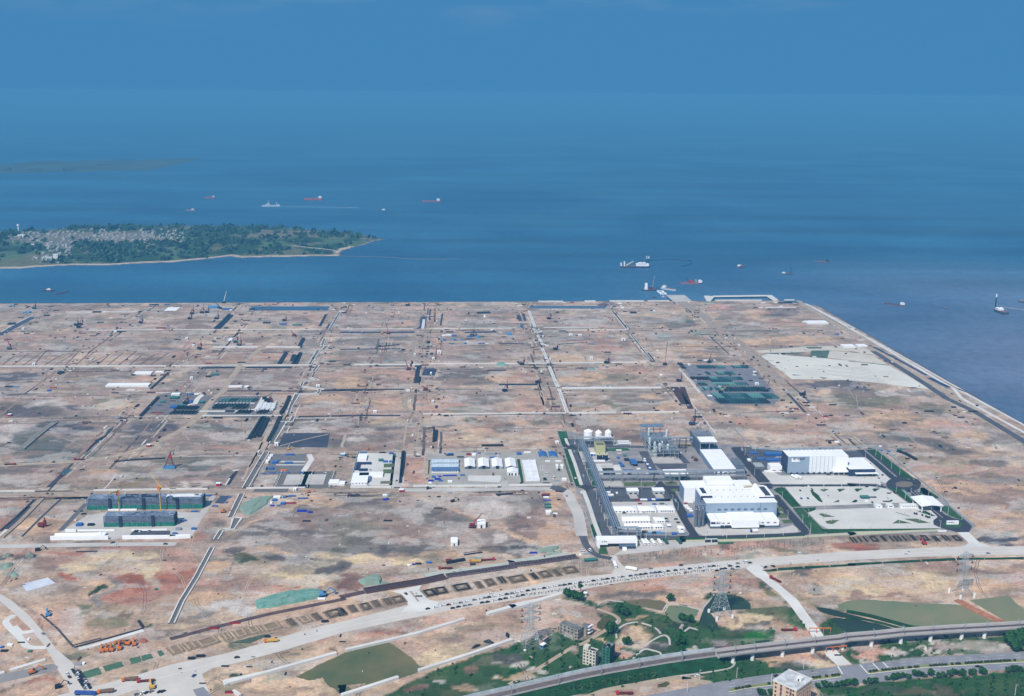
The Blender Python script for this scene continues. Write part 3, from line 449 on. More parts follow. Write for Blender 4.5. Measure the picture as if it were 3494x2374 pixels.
# sea, seawall slope, near water, haze
SEA=-3.0
def sea_mat():
 m=bpy.data.materials.new('sea_water');m.use_nodes=True;t=m.node_tree;b=t.nodes['Principled BSDF']
 tcn=N(t,'ShaderNodeTexCoord');n=N(t,'ShaderNodeTexNoise');n.inputs['Scale'].default_value=0.0011;n.inputs['Detail'].default_value=6;n.inputs['Distortion'].default_value=0.6
 t.links.new(tcn.outputs['Object'],n.inputs['Vector'])
 sx_=N(t,'ShaderNodeSeparateXYZ');t.links.new(tcn.outputs['Object'],sx_.inputs[0])
 mr_=N(t,'ShaderNodeMapRange');mr_.inputs['From Min'].default_value=100;mr_.inputs['From Max'].default_value=1000;t.links.new(sx_.outputs['X'],mr_.inputs['Value'])
 my_=N(t,'ShaderNodeMapRange');my_.inputs['From Min'].default_value=3300;my_.inputs['From Max'].default_value=1400;t.links.new(sx_.outputs['Y'],my_.inputs['Value'])
 mm=N(t,'ShaderNodeMath',operation='MULTIPLY');t.links.new(mr_.outputs[0],mm.inputs[0]);t.links.new(my_.outputs[0],mm.inputs[1])
 nn=N(t,'ShaderNodeMapRange');nn.inputs['From Min'].default_value=.3;nn.inputs['From Max'].default_value=.7;nn.inputs['To Min'].default_value=.45;nn.inputs['To Max'].default_value=1.5;t.links.new(n.outputs['Fac'],nn.inputs['Value'])
 m3=N(t,'ShaderNodeMath',operation='MULTIPLY',use_clamp=True);t.links.new(mm.outputs[0],m3.inputs[0]);t.links.new(nn.outputs[0],m3.inputs[1])
 a=N(t,'ShaderNodeMix',data_type='RGBA');a.inputs['A'].default_value=(.014,.074,.150,1);a.inputs['B'].default_value=(.024,.104,.185,1)
 n5=N(t,'ShaderNodeMapRange');n5.inputs['From Min'].default_value=.4;n5.inputs['From Max'].default_value=.6;t.links.new(n.outputs['Fac'],n5.inputs['Value']);t.links.new(n5.outputs[0],a.inputs['Factor'])
 c=N(t,'ShaderNodeMix',data_type='RGBA');t.links.new(a.outputs['Result'],c.inputs['A']);c.inputs['B'].default_value=(.165,.175,.245,1);t.links.new(m3.outputs[0],c.inputs['Factor'])
 n2_=N(t,'ShaderNodeTexNoise');n2_.inputs['Scale'].default_value=0.05;n2_.inputs['Detail'].default_value=9;n2_.inputs['Roughness'].default_value=.75;t.links.new(tcn.outputs['Object'],n2_.inputs['Vector'])
 r2=N(t,'ShaderNodeMapRange');r2.inputs['From Min'].default_value=.3;r2.inputs['From Max'].default_value=.7;r2.inputs['To Min'].default_value=.74;r2.inputs['To Max'].default_value=1.26;t.links.new(n2_.outputs['Fac'],r2.inputs['Value'])
 sc_=N(t,'ShaderNodeVectorMath',operation='SCALE');t.links.new(c.outputs['Result'],sc_.inputs[0]);t.links.new(r2.outputs[0],sc_.inputs['Scale']);t.links.new(sc_.outputs[0],b.inputs['Base Color'])
 mq=N(t,'ShaderNodeMapping');mq.inputs['Scale'].default_value=(.0007,.0045,1);mq.inputs['Rotation'].default_value=(0,0,.15);t.links.new(tcn.outputs['Object'],mq.inputs['Vector'])
 n6=N(t,'ShaderNodeTexNoise');n6.inputs['Scale'].default_value=1;n6.inputs['Detail'].default_value=7;t.links.new(mq.outputs[0],n6.inputs['Vector']);r6=N(t,'ShaderNodeMapRange');r6.inputs['From Min'].default_value=.35;r6.inputs['From Max'].default_value=.65;r6.inputs['To Min'].default_value=.82;r6.inputs['To Max'].default_value=1.2;t.links.new(n6.outputs['Fac'],r6.inputs['Value'])
 s6=N(t,'ShaderNodeVectorMath',operation='SCALE');t.links.new(sc_.outputs[0],s6.inputs[0]);t.links.new(r6.outputs[0],s6.inputs['Scale']);t.links.new(s6.outputs[0],b.inputs['Base Color'])
 b.inputs['Roughness'].default_value=.55;b.inputs['IOR'].default_value=1.33;b.inputs['Specular IOR Level'].default_value=.25
 bp=N(t,'ShaderNodeBump');bp.inputs['Strength'].default_value=.35;bp.inputs['Distance'].default_value=2.0;t.links.new(n2_.outputs['Fac'],bp.inputs['Height']);t.links.new(bp.outputs[0],b.inputs['Normal'])
 return m
seam=sea_mat()
mb=MB();mb.add([(-60000,-3000,SEA),(60000,-3000,SEA),(60000,75000,SEA),(-60000,75000,SEA)],[(0,1,2,3)]);mb.build('sea',seam)['kind']='structure'
def site(x,y,z=0):p=EX*x+EY*y;return (p.x,p.y,z)
mb=MB();top=[(XC,y) for y in np.linspace(300,YS-64,160)];xs_=list(np.linspace(XC-75,-2600,260));top+=[(XC,float(shore_y(XC)))]+[(x,float(shore_y(x))) for x in xs_]
rn=random.Random(3);vs_=[]
for i,(x,y) in enumerate(top):
 ou=rn.uniform(7,11)
 o_=(ou,0) if i<160 else ((ou*.7,ou*.7) if i==160 else (0,ou))
 vs_+=[site(x,y,.02),site(x+o_[0]*.4,y+o_[1]*.4,rn.uniform(-.6,.5)),site(x+o_[0],y+o_[1],SEA-.3)]
fs_=[]
for i in range(len(top)-1):
 for k in (0,1):fs_.append((i*3+k,i*3+k+1,i*3+4+k,i*3+3+k))
mb.add(vs_,fs_);mb.build('shore_revetment',rock)['kind']='structure'
HZ_D=1.35e-4
hm=bpy.data.materials.new('haze_air');hm.use_nodes=True;t=hm.node_tree;t.nodes.clear()
pv=N(t,'ShaderNodeVolumePrincipled');pv.inputs['Color'].default_value=(0.120,0.420,0.71,1);pv.inputs['Density'].default_value=HZ_D;pv.inputs['Anisotropy'].default_value=0.0
om=N(t,'ShaderNodeOutputMaterial');t.links.new(pv.outputs[0],om.inputs['Volume'])
mb=MB();mb.box(-30000,30000,-1500,42000,-5.5,476.0);ho=mb.build('haze',hm);ho['kind']='stuff'
# roads, yards, lawns, ponds (the setting)
Z1,Z2,Z3,Z4,Z5=0.03,0.06,0.09,0.12,0.15
main_top=[(150,2390),(200,2372),(305,2346),(465,2304),(580,2268),(761,2232),(900,2193),(1019,2155),(1160,2122),(1392,2064),(1490,2051),(1760,2008),(1921,1975),(2089,1957),(2163,1943),(2320,1929),(2501,1911),(2707,1895),(2894,1881),(3152,1869),(3281,1864),(3494,1864),(3700,1866)]
main_bot=[(3700,1894),(3494,1893),(3359,1894),(3152,1899),(2894,1911),(2707,1924),(2591,1931),(2501,1942),(2320,1962),(2127,1986),(1921,2022),(1760,2046),(1547,2080),(1418,2106),(1160,2160),(1096,2181),(967,2219),(812,2261),(725,2279),(690,2300),(700,2330),(730,2400),(520,2400),(470,2352),(400,2375),(330,2400)]
sheet('main_road',main_top+main_bot,roadc,Z2)
sheet('road',q(1,3,'300 1470,440 1430,600 1600,380 1600'),asphg,Z3)
mid=[((a[0]+b[0])/2,(a[1]+b[1])/2) for a,b in zip([(900,2193),(1160,2122),(1490,2058),(1921,1980),(2320,1934),(2707,1899),(3152,1871),(3494,1866)],[(900,2236),(1160,2160),(1490,2092),(1921,2022),(2320,1962),(2707,1924),(3152,1899),(3494,1893)])]
strip('road_marking',[(305,2372)]+[(560,2310)]+mid,0.5,ylw_paint,Z4)
sheet('road',[(-40,2035),(0,2026),(41,2049),(103,2103),(155,2165),(191,2214),(248,2261),(262,2290),(330,2374),(255,2400),(225,2330),(178,2248),(155,2206),(98,2139),(44,2088),(0,2051),(-40,2050)],roadc,Z3)
sheet('road',[(-60,2305),(0,2301),(60,2290),(178,2264),(200,2275),(190,2288),(0,2330),(-60,2340)],roadg,Z3+.01)
strip('driveway',curve(q(0,3,'190 480,80 560,130 650,250 760,330 870,420 910,620 910')),6,concw,Z4);strip('driveway',curve(q(0,3,'180 630,250 700,310 715,450 690')),6,concw,Z4+.02)
sheet('road',q(2,3,'680 170,1080 85,1040 150,1160 270,1300 310,1250 420,800 450,900 350,880 290,800 200'),concw,Z3)
sheet('dirt_verge',q(2,3,'920 170,945 165,1050 300,1030 308'),dirt,Z4)
sheet('access_road',[(2545,1939),(2581,1968),(2594,1974),(2653,2020),(2692,2059),(2749,2139),(2762,2157),(2778,2180),(2808,2201),(2818,2235),(2857,2270),(2905,2266),(2862,2227),(2836,2201),(2816,2178),(2800,2152),(2764,2106),(2723,2049),(2663,1997),(2627,1974),(2625,1965),(2594,1930),(2580,1925),(2560,1930)],concw,Z3)
sheet('access_road',q(5,2,'1440 645,1590 640,1740 780,1900 830,1500 840,1590 790,1570 760'),concw,Z3)
sheet('access_road',q(3,2,'1320 950,1410 950,1430 1010,1500 1090,1640 1140,1400 1190,1350 1190,1380 1130,1370 1060,1340 1000'),roadc,Z3)
lo=[(2160,2400),(2200,2374),(2340,2348),(2431,2330),(2578,2307),(2720,2289),(2857,2273),(2933,2266),(3152,2242),(3494,2224),(3800,2212),(3800,2262),(3494,2279),(3230,2302),(3018,2325),(2920,2333),(2780,2345),(2600,2372),(2480,2400)]
sheet('highway',lo,asphg,Z3)
def along(P,t):
 return (P[0][0]+(P[1][0]-P[0][0])*t,P[0][1]+(P[1][1]-P[0][1])*t)
med=[(2488,2356),(2540,2345),(2637,2333),(2774,2317),(2872,2304)];med2=[(2961,2295),(3050,2284),(3152,2273),(3494,2254),(3800,2240)]
strip('median',med,3.4,leafy,.25,0.0);strip('median',med2,3.4,leafy,.25,0.0)
for P0 in (med,med2):
 strip('kerb',[(u,v+4) for u,v in P0],1.2,concw,.2,0.0)
for dv in (-12,-22,13,24):
 for P0 in (med,med2):
  W3=[G(u,v+dv*(1 if dv>0 else 1)) for u,v in P0];acc=[]
  tot=sum((W3[i+1]-W3[i]).length for i in range(len(W3)-1));mb=MB();d=0
  def at_(d):
   for i in range(len(W3)-1):
    L=(W3[i+1]-W3[i]).length
    if d<=L:return W3[i].lerp(W3[i+1],d/L),(W3[i+1]-W3[i]).normalized()
    d-=L
   return W3[-1],(W3[-1]-W3[-2]).normalized()
  while d<tot-7:
   p,e=at_(d);n_=Vector((-e.y,e.x,0))*.12;e=e*6
   mb.add([p-n_,p+e-n_,p+e+n_,p+n_],[(0,1,2,3)]);d+=15
  o=mb.build('road_marking',ylw_paint);o.location.z=Z4;o['kind']='structure'
mb=MB()
for a,b in (((2858,2272),(2875,2300)),((2935,2268),(2960,2296)),((2978,2263),(3004,2290)),((3012,2259),(3038,2285))):
 p,p2=G(*a),G(*b);e=(p2-p).normalized();n_=Vector((-e.y,e.x,0))*.5;mb.add([p-n_,p+n_,p2+n_,p2-n_][::-1],[(0,1,2,3)])
o=mb.build('stop_line',ylw_paint);o.location.z=Z5;o['kind']='structure'
strip('dirt_track',curve([(941,1149),(900,1180),(838,1232),(820,1250),(781,1301),(761,1335),(725,1364),(683,1415),(657,1439),(600,1477),(490,1526),(387,1557),(300,1569),(232,1576),(0,1588),(-40,1590)]),10,dirt2,Z3)
strip('dirt_track',[(-30,1151),(300,1152),(580,1151),(850,1151),(941,1149),(1160,1147),(1400,1146),(1740,1141),(2127,1132),(2340,1131),(2440,1129)],8,dirt,Z2)
strip('dirt_track',curve(q(2,0,'900 540,1020 620,1010 680,960 700,1040 770,1000 850,960 950,945 1050,980 1120,1130 1150')),9,dirt,Z3+.02)
strip('dirt_track',curve(q(2,1,'2330 75,1500 85,930 95,865 140,855 240,900 300,1050 350,1070 410,1040 560,1015 730,960 790,760 850,0 862')),8,dirt,Z3)
strip('dirt_track',curve(q(1,1,'0 900,600 860,1300 850,1600 840,2324 860')),9,dirt,Z2)
strip('dirt_track',q(2,1,'865 140,855 240,900 300,1050 350,1070 410,1015 730'),2,dirt2,Z4)
strip('dirt_track',curve(q(4,2,'-10 1070,350 1050')),6,dirt,Z1)
strip('site_road',q(2,1,'775 870,765 1000,745 1200,725 1340'),15,conc2,Z3)
strip('site_road',[(-40,1684),(500,1679),(1000,1676),(1361,1670),(1600,1669),(1760,1667),(1900,1667)],10,dirt,Z2)
strip('site_road',[(1361,1671),(1600,1670),(1760,1667),(1893,1668)],12,conc2,Z3)
strip('site_road',[(-40,1866),(0,1864),(200,1860),(400,1857),(600,1856)],10,conc2,Z3)
strip('site_road',curve(q(3,1,'560 1320,720 1370,790 1450,830 1549')+q(3,2,'900 400,950 690'),5),13,conc2,Z3)
sheet('site_road',q(3,1,'540 1300,660 1310,760 1350,700 1400,560 1360'),asphm,Z4)
strip('site_road',q(3,2,'960 690,1000 800,1080 900,1180 960,1340 990'),8,asphm,Z3)
strip('service_road',curve(q(4,0,'-10 330,400 600,540 740,880 970,1350 1440')),24,dirt,Z3)
strip('service_road',q(4,0,'0 710,480 715,2324 712')+q(5,0,'60 740'),9,dirt,Z2)
strip('coast_road',q(4,0,'1560 330,1700 430,2324 790')+q(5,0,'300 960,700 1200,1400 1590')+q(5,1,'1700 360,2324 720,2600 880'),12,dirt2,Z3)
strip('coast_road',q(4,0,'1660 370,2324 735')+q(5,0,'700 1090,1400 1500')+q(5,1,'1500 150,2324 600,2600 740'),6,concw,Z4)
strip('coast_road',q(5,0,'330 1000,800 1290,1150 1520')+q(5,1,'1300 150,1700 340,2324 720,2600 880'),12,asphm,Z4+.02)
strip('seawall',q(4,0,'1690 385,2324 710')+q(5,0,'0 690,600 1010,1560 1549')+q(5,1,'1440 30,2324 510,2600 660'),3,concw,1.2,0.0)
strip('ditch',q(5,0,'330 940,620 1090,1040 1320'),7,mat('dark_ditch_water',(60,66,96),rough=.4),Z4);strip('ditch',q(5,0,'1070 1350,1330 1480'),10,MATS['dark_ditch_water'],Z4)
sheet('plant_ground',q(3,1,'740 580,1400 700,1650 790,2340 800')+q(4,1,'700 750,1000 830,2324 830')+q(5,1,'380 790,900 1240,1330 1549')+q(5,2,'1700 560,1580 640')+q(4,2,'1900 690,900 735,0 740')+q(3,2,'1700 700,1150 720,900 80')+q(3,1,'900 1300'),mat('plant_hardstanding',(170,162,156),var=.28,scale=.05,rgb2=(128,128,132),det=9),Z1)
sheet('asphalt_apron',q(3,1,'780 690,1000 690,1380 700,1420 770,2340 790,2340 815,1300 800,960 800,860 830,790 790'),asphm,Z3)
strip('asphalt_road',curve(q(3,1,'800 720,830 800,880 930,960 1150,1020 1310')+q(3,2,'1060 130,1150 370,1230 580,1290 700')),11,asphm,Z4)
sheet('asphalt_apron',q(3,1,'700 790,830 760,900 810,860 830'),asph,Z5);sheet('asphalt_apron',q(3,1,'890 1325,1000 1290,1160 1330,1040 1360,1030 1400,980 1350'),asph,Z5)
sheet('asphalt_apron',q(3,1,'1180 1345,2340 1340,2340 1375,2150 1370,2120 1510,1280 1520,1240 1420'),asphm,Z3)
sheet('asphalt_apron',q(3,1,'1900 1330,1970 1250,2000 1245,2060 1300,2340 1310,2340 1345,1200 1350,1200 1328'),asph,Z4)
sheet('asphalt_apron',q(3,2,'1090 90,1200 90,1290 400,1210 400'),asphm,Z4+.03);sheet('asphalt_apron',q(3,2,'1250 470,1330 460,1420 590,1350 560,1280 560'),asphm,Z4+.03)
sheet('asphalt_apron',q(3,1,'1890 1010,2340 1020,2340 1075,2000 1090'),asphm,Z4)
strip('asphalt_road',q(3,1,'1760 850,1900 1130,1930 1170'),12,asphm,Z4);strip('asphalt_road',q(3,1,'2190 840,2340 1010'),9,asphm,Z5)
sheet('asphalt_apron',q(4,1,'700 790,900 790,1350 850,1180 1000,1180 1100,1040 1130,960 1060'),asphm,Z3)
strip('asphalt_road',curve(q(4,1,'740 800,850 950,1000 1120,1120 1260')),15,asph,Z4)
sheet('asphalt_apron',q(4,1,'1050 1285,1200 1275,1230 1300,1220 1350,1150 1340'),asph,Z5)
strip('asphalt_road',q(4,1,'1220 1300,1500 1302,2324 1298')+q(5,1,'0 1292,380 1300,500 1330'),6,asph,Z4)
strip('asphalt_road',q(4,2,'1240 150,1290 210,1430 380,1640 610'),11,asph,Z5)
strip('asphalt_road',curve(q(4,2,'1600 570,1655 640,1560 670,1200 685,600 705,0 715')),9,asph,Z4)
strip('asphalt_road',curve(q(4,2,'-40 260,40 440,120 570,200 690')),9,asph,Z5);sheet('asphalt_apron',q(4,2,'150 650,190 650,300 715,80 715'),asph,Z5+.03)
strip('asphalt_road',curve(q(3,2,'2100 60,2180 190,2260 330,2330 450')),9,asph,Z4+.01)
strip('asphalt_road',q(3,2,'1320 690,1400 695,1800 705,2324 712'),8,asphm,Z4)
sheet('asphalt_apron',q(4,1,'1330 850,2324 845')+q(5,1,'130 830,250 835,330 900,250 940,0 930'),asphm,Z3)
strip('asphalt_road',q(5,1,'200 830,420 1010,650 1210'),19,asph,Z4)
strip('road_marking',q(5,1,'205 830,425 1010,640 1195'),.5,ylw_paint,Z5+.05);strip('road_marking',q(5,1,'240 845,640 1180'),.3,ylw_paint,Z5+.05)
def ell(c,r,a,b,ra,rb,n=36):return q(c,r,' '.join(f'{a + ra * math.cos(2 * math.pi * i / n)} {b + rb * math.sin(2 * math.pi * i / n)}' for i in range(n)))
sheet('roundabout',ell(5,1,735,1288,232,108),asph,Z5)
sheet('asphalt_apron',q(5,1,'660 1380,900 1370,1050 1490,1100 1549')+q(5,2,'1040 190,880 200,800 100'),asph,Z5+.02)
sheet('asphalt_apron',q(5,2,'1040 300,1190 300,1260 400,1400 460,1560 490,1640 560,1600 640,1430 640,1250 590,1130 540,1130 480,1190 440'),asph,Z5)
for s_ in ('830 100,960 215','870 90,1000 205','1100 330,1250 450'):strip('road_marking',q(5,2,s_),.45,ylw_paint,Z5+.1)
sheet('concrete_yard',q(4,1,'1030 1130,1180 1100,1330 1170,2100 1170,2324 1180')+q(5,1,'0 1180,420 1120,480 1130,570 1210,510 1260,440 1282,0 1278')+q(4,1,'2324 1288,1230 1285,1120 1240'),concp,Z3)
sheet('concrete_yard',q(5,1,'60 930,230 930,470 1130,400 1170,0 1100'),concp,Z3+.01)
sheet('truck_park',q(4,2,'1390 45,1500 40,2324 38')+q(5,2,'0 32,250 28,440 58,510 68,600 120,780 250,400 262,0 280')+q(4,2,'2040 285,1620 300,1560 250'),concp,Z3)
sheet('truck_park',q(4,2,'1690 385,1800 345,2324 330')+q(5,2,'0 328,500 318,1050 310,1180 440,1120 490,1130 545,1230 590,0 598')+q(4,2,'2324 598,1960 600,1850 540,1750 440'),concp,Z3)
sheet('concrete_yard',q(4,2,'320 470,400 600,1300 600,1490 545,1560 600,1560 640,1300 660,330 700,210 640,190 560,250 520'),conc2,Z3)
sheet('concrete_yard',q(3,2,'1290 240,1690 240,2120 200,2324 520,2324 640,1700 640,1430 620,1380 400'),conc2,Z3)
sheet('concrete_yard',q(3,2,'1360 950,1680 770,2324 755')+q(4,2,'130 770,500 775,500 805,0 850')+q(3,2,'2324 850,1700 915,1400 945'),conc2,Z3)
sheet('concrete_yard',q(3,1,'1000 800,1120 800,1280 820,1320 980,1060 985'),conc2,Z3);sheet('concrete_yard',q(3,1,'890 855,985 855,1030 980,960 1000'),conc,Z4)
sheet('concrete_yard',q(3,1,'1190 1245,1470 1245,1505 1315,1205 1315'),conc,Z5);sheet('concrete_yard',q(3,1,'1810 830,2200 820,2330 1000,1900 1015'),conc,Z2)
sheet('concrete_yard',q(2,1,'235 870,740 880,690 1300,130 1305'),concp,Z3);sheet('concrete_yard',q(2,1,'1130 870,2340 860,2340 1290,1200 1290,1150 940'),mat('workshop_yard',(186,180,170),var=.12,scale=.04,det=8),Z3)
sheet('concrete_yard',q(3,1,'-10 860,630 860,700 950,780 1250,640 1290,440 1275,-10 1275'),MATS['workshop_yard'],Z3+.01)
sheet('concrete_yard',q(2,1,'1690 1170,2130 1170,2130 1265,1690 1240'),concp,Z4);sheet('concrete_yard',q(2,1,'2120 1240,2210 1240,2235 1330,2130 1330'),conc,Z4)
strip('concrete_path',q(1,1,'1840 890,1870 960,1750 1140'),7,concw,Z4);strip('concrete_path',q(1,1,'1370 985,1790 990'),5,concp,Z4);strip('concrete_path',q(1,1,'1400 1030,1770 1030'),4,concp,Z4)
sheet('gravel_yard',q(1,1,'1360 880,1810 880,1740 1160,1230 1160'),mat('grey_gravel',(134,130,130),var=.2,scale=.2,det=8),Z2)
sheet('gravel_yard',q(1,1,'640 120,1180 120,1400 230,1350 370,480 370'),mat('yard_gravel',(138,132,130),var=.25,scale=.1,det=8),Z2)
sheet('gravel_yard',q(0,1,'2080 110,2324 60')+q(1,1,'600 120,380 370,0 370')+q(0,1,'1920 360'),MATS['yard_gravel'],Z2)
strip('concrete_path',q(1,1,'1240 130,1150 290,900 320,350 320'),7,concw,Z4);strip('concrete_path',q(1,1,'600 215,1120 215'),6,concp,Z4);strip('concrete_path',q(1,1,'430 100,360 160,330 220,200 240'),8,concw,Z4)
sheet('gravel_yard',q(4,0,'0 1170,930 1190,1000 1240,1200 1480,1250 1549')+q(4,1,'1330 140,1240 240,560 240,370 170,240 0'),mat('pipe_yard_gravel',(146,144,150),var=.25,scale=.08,det=8),Z2)
strip('concrete_path',q(4,0,'-10 1230,190 1460,260 1549'),4,concp,Z4)
sheet('concrete_slab',q(4,0,'1070 1060,1180 1030,1420 1055,1720 1075,1860 1090,2324 1130')+q(5,0,'0 1130,540 1190,800 1330,1080 1500,900 1480,700 1460,400 1420,0 1385')+q(4,0,'2324 1390,1850 1370,1480 1370'),mat('pile_slab',(236,232,218),var=.08,scale=.015,det=8),Z3)
sheet('concrete_slab',q(4,0,'1000 990,1260 975,1700 935,2324 930')+q(5,0,'230 960,420 1050,0 1010')+q(4,0,'2324 1005,1980 985,1740 1000,1420 1020,1050 1020'),mat('buff_slab',(226,216,198),var=.1,scale=.02,det=8),Z3)
sheet('concrete_slab',q(4,0,'1980 1000,2324 1010')+q(5,0,'330 1060,530 1180,0 1125')+q(4,0,'2324 1128,1950 1085'),MATS['buff_slab'],Z3)
sheet('grass_patch',q(4,0,'1740 990,1980 988,1945 1088,1710 1078'),mat('dull_green_grass',(96,118,100),var=.2,scale=.1),Z4);sheet('grass_patch',q(4,0,'1110 1022,1740 1015,1430 1040,1200 1035'),MATS['dull_green_grass'],Z4)
sheet('grass_patch',q(4,0,'1660 945,1820 940,1880 965,1700 965'),MATS['dull_green_grass'],Z4)
for i in range(13):
 a=1760+i*24;b=1185+i*19
 strip('slab_joint',q(4,0,f'{a + (i % 3) * 90} {b}')+q(5,0,f'{260 + i * 26} {b + 38 + i * 1.5}'),.9,asphm,Z4)
for s_ in ('1090 1058,1190 1066','1140 1120,1240 1128','1200 1185,1280 1190','1310 1255,1390 1265','1340 1275,1400 1278'):strip('slab_joint',q(4,0,s_),1.6,black,Z4)
sheet('grass_patch',q(4,0,'1480 1305,1620 1318,1500 1320'),MATS['dull_green_grass'],Z4);sheet('grass_patch',q(4,0,'1830 1340,1960 1352,1900 1365'),MATS['dull_green_grass'],Z4)
strip('slab_joint',q(5,0,'0 1128,540 1186'),4,MATS['dull_green_grass'],Z5)
sheet('concrete_yard',q(0,2,'720 690,860 600,1150 420,1400 380,2324 370')+q(1,2,'-10 370,480 385,400 500,290 705,0 710')+q(0,2,'2324 705,1650 705,1500 740,700 730'),conc2,Z2)
sheet('parking_lot',q(0,2,'1760 625,2250 620,2250 700,1690 705'),asphm,Z3)
sheet('concrete_yard',q(1,2,'540 160,605 160,480 400,380 400'),conc,Z3)
sheet('helipad',q(0,2,'285 1330,630 1240,735 1315,350 1425'),mat('wet_pale_slab',(226,230,236),var=.08,scale=.06,rgb2=(196,206,222)),Z3)
sheet('dark_pad',q(1,1,'1500 610,2115 605,2080 800,1430 790'),mat('dark_wet_ground',(78,80,92),var=.15,scale=.04,rgb2=(58,62,78),det=8),Z1)
strip('dirt_track',q(1,1,'1450 780,1750 700,2100 620'),3,dirt,Z2)
pond_g=mat('pond_water',(122,110,76),rough=.5,var=.2,scale=.012,rgb2=(84,92,62),spec=.12,k=.9)
pond_t=mat('teal_pond_water',(98,120,92),rough=.5,var=.15,scale=.008,rgb2=(134,130,98),spec=.12,k=.8)
pond_d=mat('slate_pond_water',(60,82,66),rough=.5,var=.2,scale=.02,spec=.12,k=.6)
pond_s=mat('green_pit_water',(92,128,92),rough=.2,var=.15,scale=.1,k=.65);pond_b=mat('blue_pond_water',(52,88,118),rough=.15,var=.1,scale=.02,k=.7)
def wob(P,amp=2.0,n=5,seed=1):
 rr=random.Random(seed);out=[]
 for i in range(len(P)):
  a,b=P[i],P[(i+1)%len(P)]
  for k in range(n):t_=k/n;out.append((a[0]+(b[0]-a[0])*t_+rr.uniform(-amp,amp)*1.4,a[1]+(b[1]-a[1])*t_+rr.uniform(-amp,amp)*.7))
 return out
def pond(P,m,amp=2.0,seed=1):return sheet('pond',wob(P,amp,5,seed),m,Z2)
pond([(1010,2309),(1100,2262),(1180,2226),(1201,2219),(1325,2190),(1351,2206),(1413,2250),(1428,2271),(1465,2276),(1428,2292),(1379,2310),(1310,2330),(1262,2343),(1245,2332),(1200,2336),(1160,2342),(1128,2345),(1112,2330),(1100,2312),(1055,2322)],pond_g)
pond(q(1,3,'2150 1440,2324 1400,2324 1540,2250 1530'),pond_g);pond(q(2,3,'-20 1410,60 1400,130 1440,160 1490,0 1540'),pond_g,2,4)
pond([(2127,2051),(2200,2043),(2262,2050),(2280,2062),(2265,2085),(2200,2072),(2160,2062)],mat('brown_pond_water',(128,118,84),rough=.5,var=.1,k=.66,spec=.15),1.5)
pond([(2282,2066),(2330,2066),(2386,2082),(2378,2100),(2350,2120),(2322,2126),(2296,2118),(2267,2092)],pond_t,1.0)
pond([(2434,2030),(2470,2028),(2530,2036),(2562,2060),(2560,2078),(2480,2082),(2425,2092),(2440,2112),(2456,2152),(2400,2140),(2384,2125),(2396,2090)],pond_d,1.5)
pond([(2890,2050),(2960,2046),(3070,2052),(3160,2060),(3260,2062),(3285,2066),(3420,2130),(3300,2142),(3160,2150),(3080,2128),(3010,2108),(2950,2096),(2894,2086),(2862,2080),(2858,2064)],pond_t,1.2)
pond([(3307,2046),(3380,2040),(3436,2031),(3494,2078),(3600,2090),(3600,2120),(3494,2127),(3444,2128)],pond_t,1.2,5)
pond([(2894,2112),(2930,2114),(2990,2127),(3070,2148),(3000,2158),(2925,2165),(2890,2166),(2870,2140),(2830,2112),(2850,2106)],pond_d,1.2,7)
pond([(2782,2070),(2830,2076),(2880,2090),(2940,2106),(2990,2120),(2940,2116),(2880,2108),(2840,2100),(2800,2088)],pond_d,1.0,9)
pond(q(3,3,'1160 570,1250 500,1340 530,1360 570,1300 640,1230 690,1150 650'),mat('olive_pond_water',(100,98,62),rough=.5,var=.2,k=.66,spec=.15),1.2,11)
pond(q(4,3,'960 830,1190 810,1180 850,1080 870'),pond_d,1,13);pond(q(3,3,'2000 650,2090 690,2010 715'),pond_d,.6,15);pond(q(3,3,'1950 1400,2080 1360,2120 1390,2060 1430,1960 1440'),MATS['olive_pond_water'],1,16)
pond(q(3,3,'2120 630,2180 580,2260 620,2200 660'),pond_d,1,17)
for i,s_ in enumerate(('1080 1240,1300 1170,1350 1260,1130 1320','1350 1160,1600 1095,1640 1160,1400 1230','1700 1060,1850 1025,1870 1100,1740 1135','1870 1020,1990 990,2030 1050,1880 1090','2075 965,2130 940,2175 1000,2110 1035')):pond(q(0,3,s_),pond_s,1.0,i)
pond(q(0,3,'1920 640,1990 595,2025 620,1940 650'),mat('stagnant_water',(96,110,84),rough=.3,var=.2,k=.65),.5);pond(q(1,3,'800 850,1100 770,1380 710,1200 790,1060 860'),MATS['stagnant_water'],1.5,3)
sheet('pond',[(861,1045),(1125,1045),(1117,1059),(848,1059)],pond_b,Z2);sheet('pond',[(1807,1043),(2073,1043),(2063,1053),(1807,1052)],mat('grey_blue_pond',(88,104,124),rough=.2,var=.1),Z2)
for P in ([(680,1258),(690,1252),(805,1251),(798,1257)],[(832,1256),(842,1251),(1000,1250),(993,1256)]):sheet('pit',P,blackn,Z2)
sheet('pit',q(0,1,'1130 860,1190 780,1290 690,1380 650,1360 690,1260 760,1160 855'),mat('black_trench',(44,46,62),var=.2),Z2)
sheet('pit',q(0,1,'1240 760,1260 700,1380 640,1430 560,1520 510,1460 600,1380 680'),mat('dark_trench',(84,82,92),var=.3,scale=.3),Z1)
strip('ditch',q(0,1,'640 1325,820 1160'),6,MATS['dark_trench'],Z2);strip('ditch',q(0,1,'830 1150,910 1080'),10,mat('ditch_water',(70,92,92),rough=.3),Z2);strip('ditch',q(0,1,'900 1080,960 1010'),4,MATS['dark_trench'],Z2)
strip('earth_bank',q(0,1,'280 830,480 660,600 560,720 480'),9,mat('bank_soil',(150,146,136),var=.2,scale=.2),1.8,0)
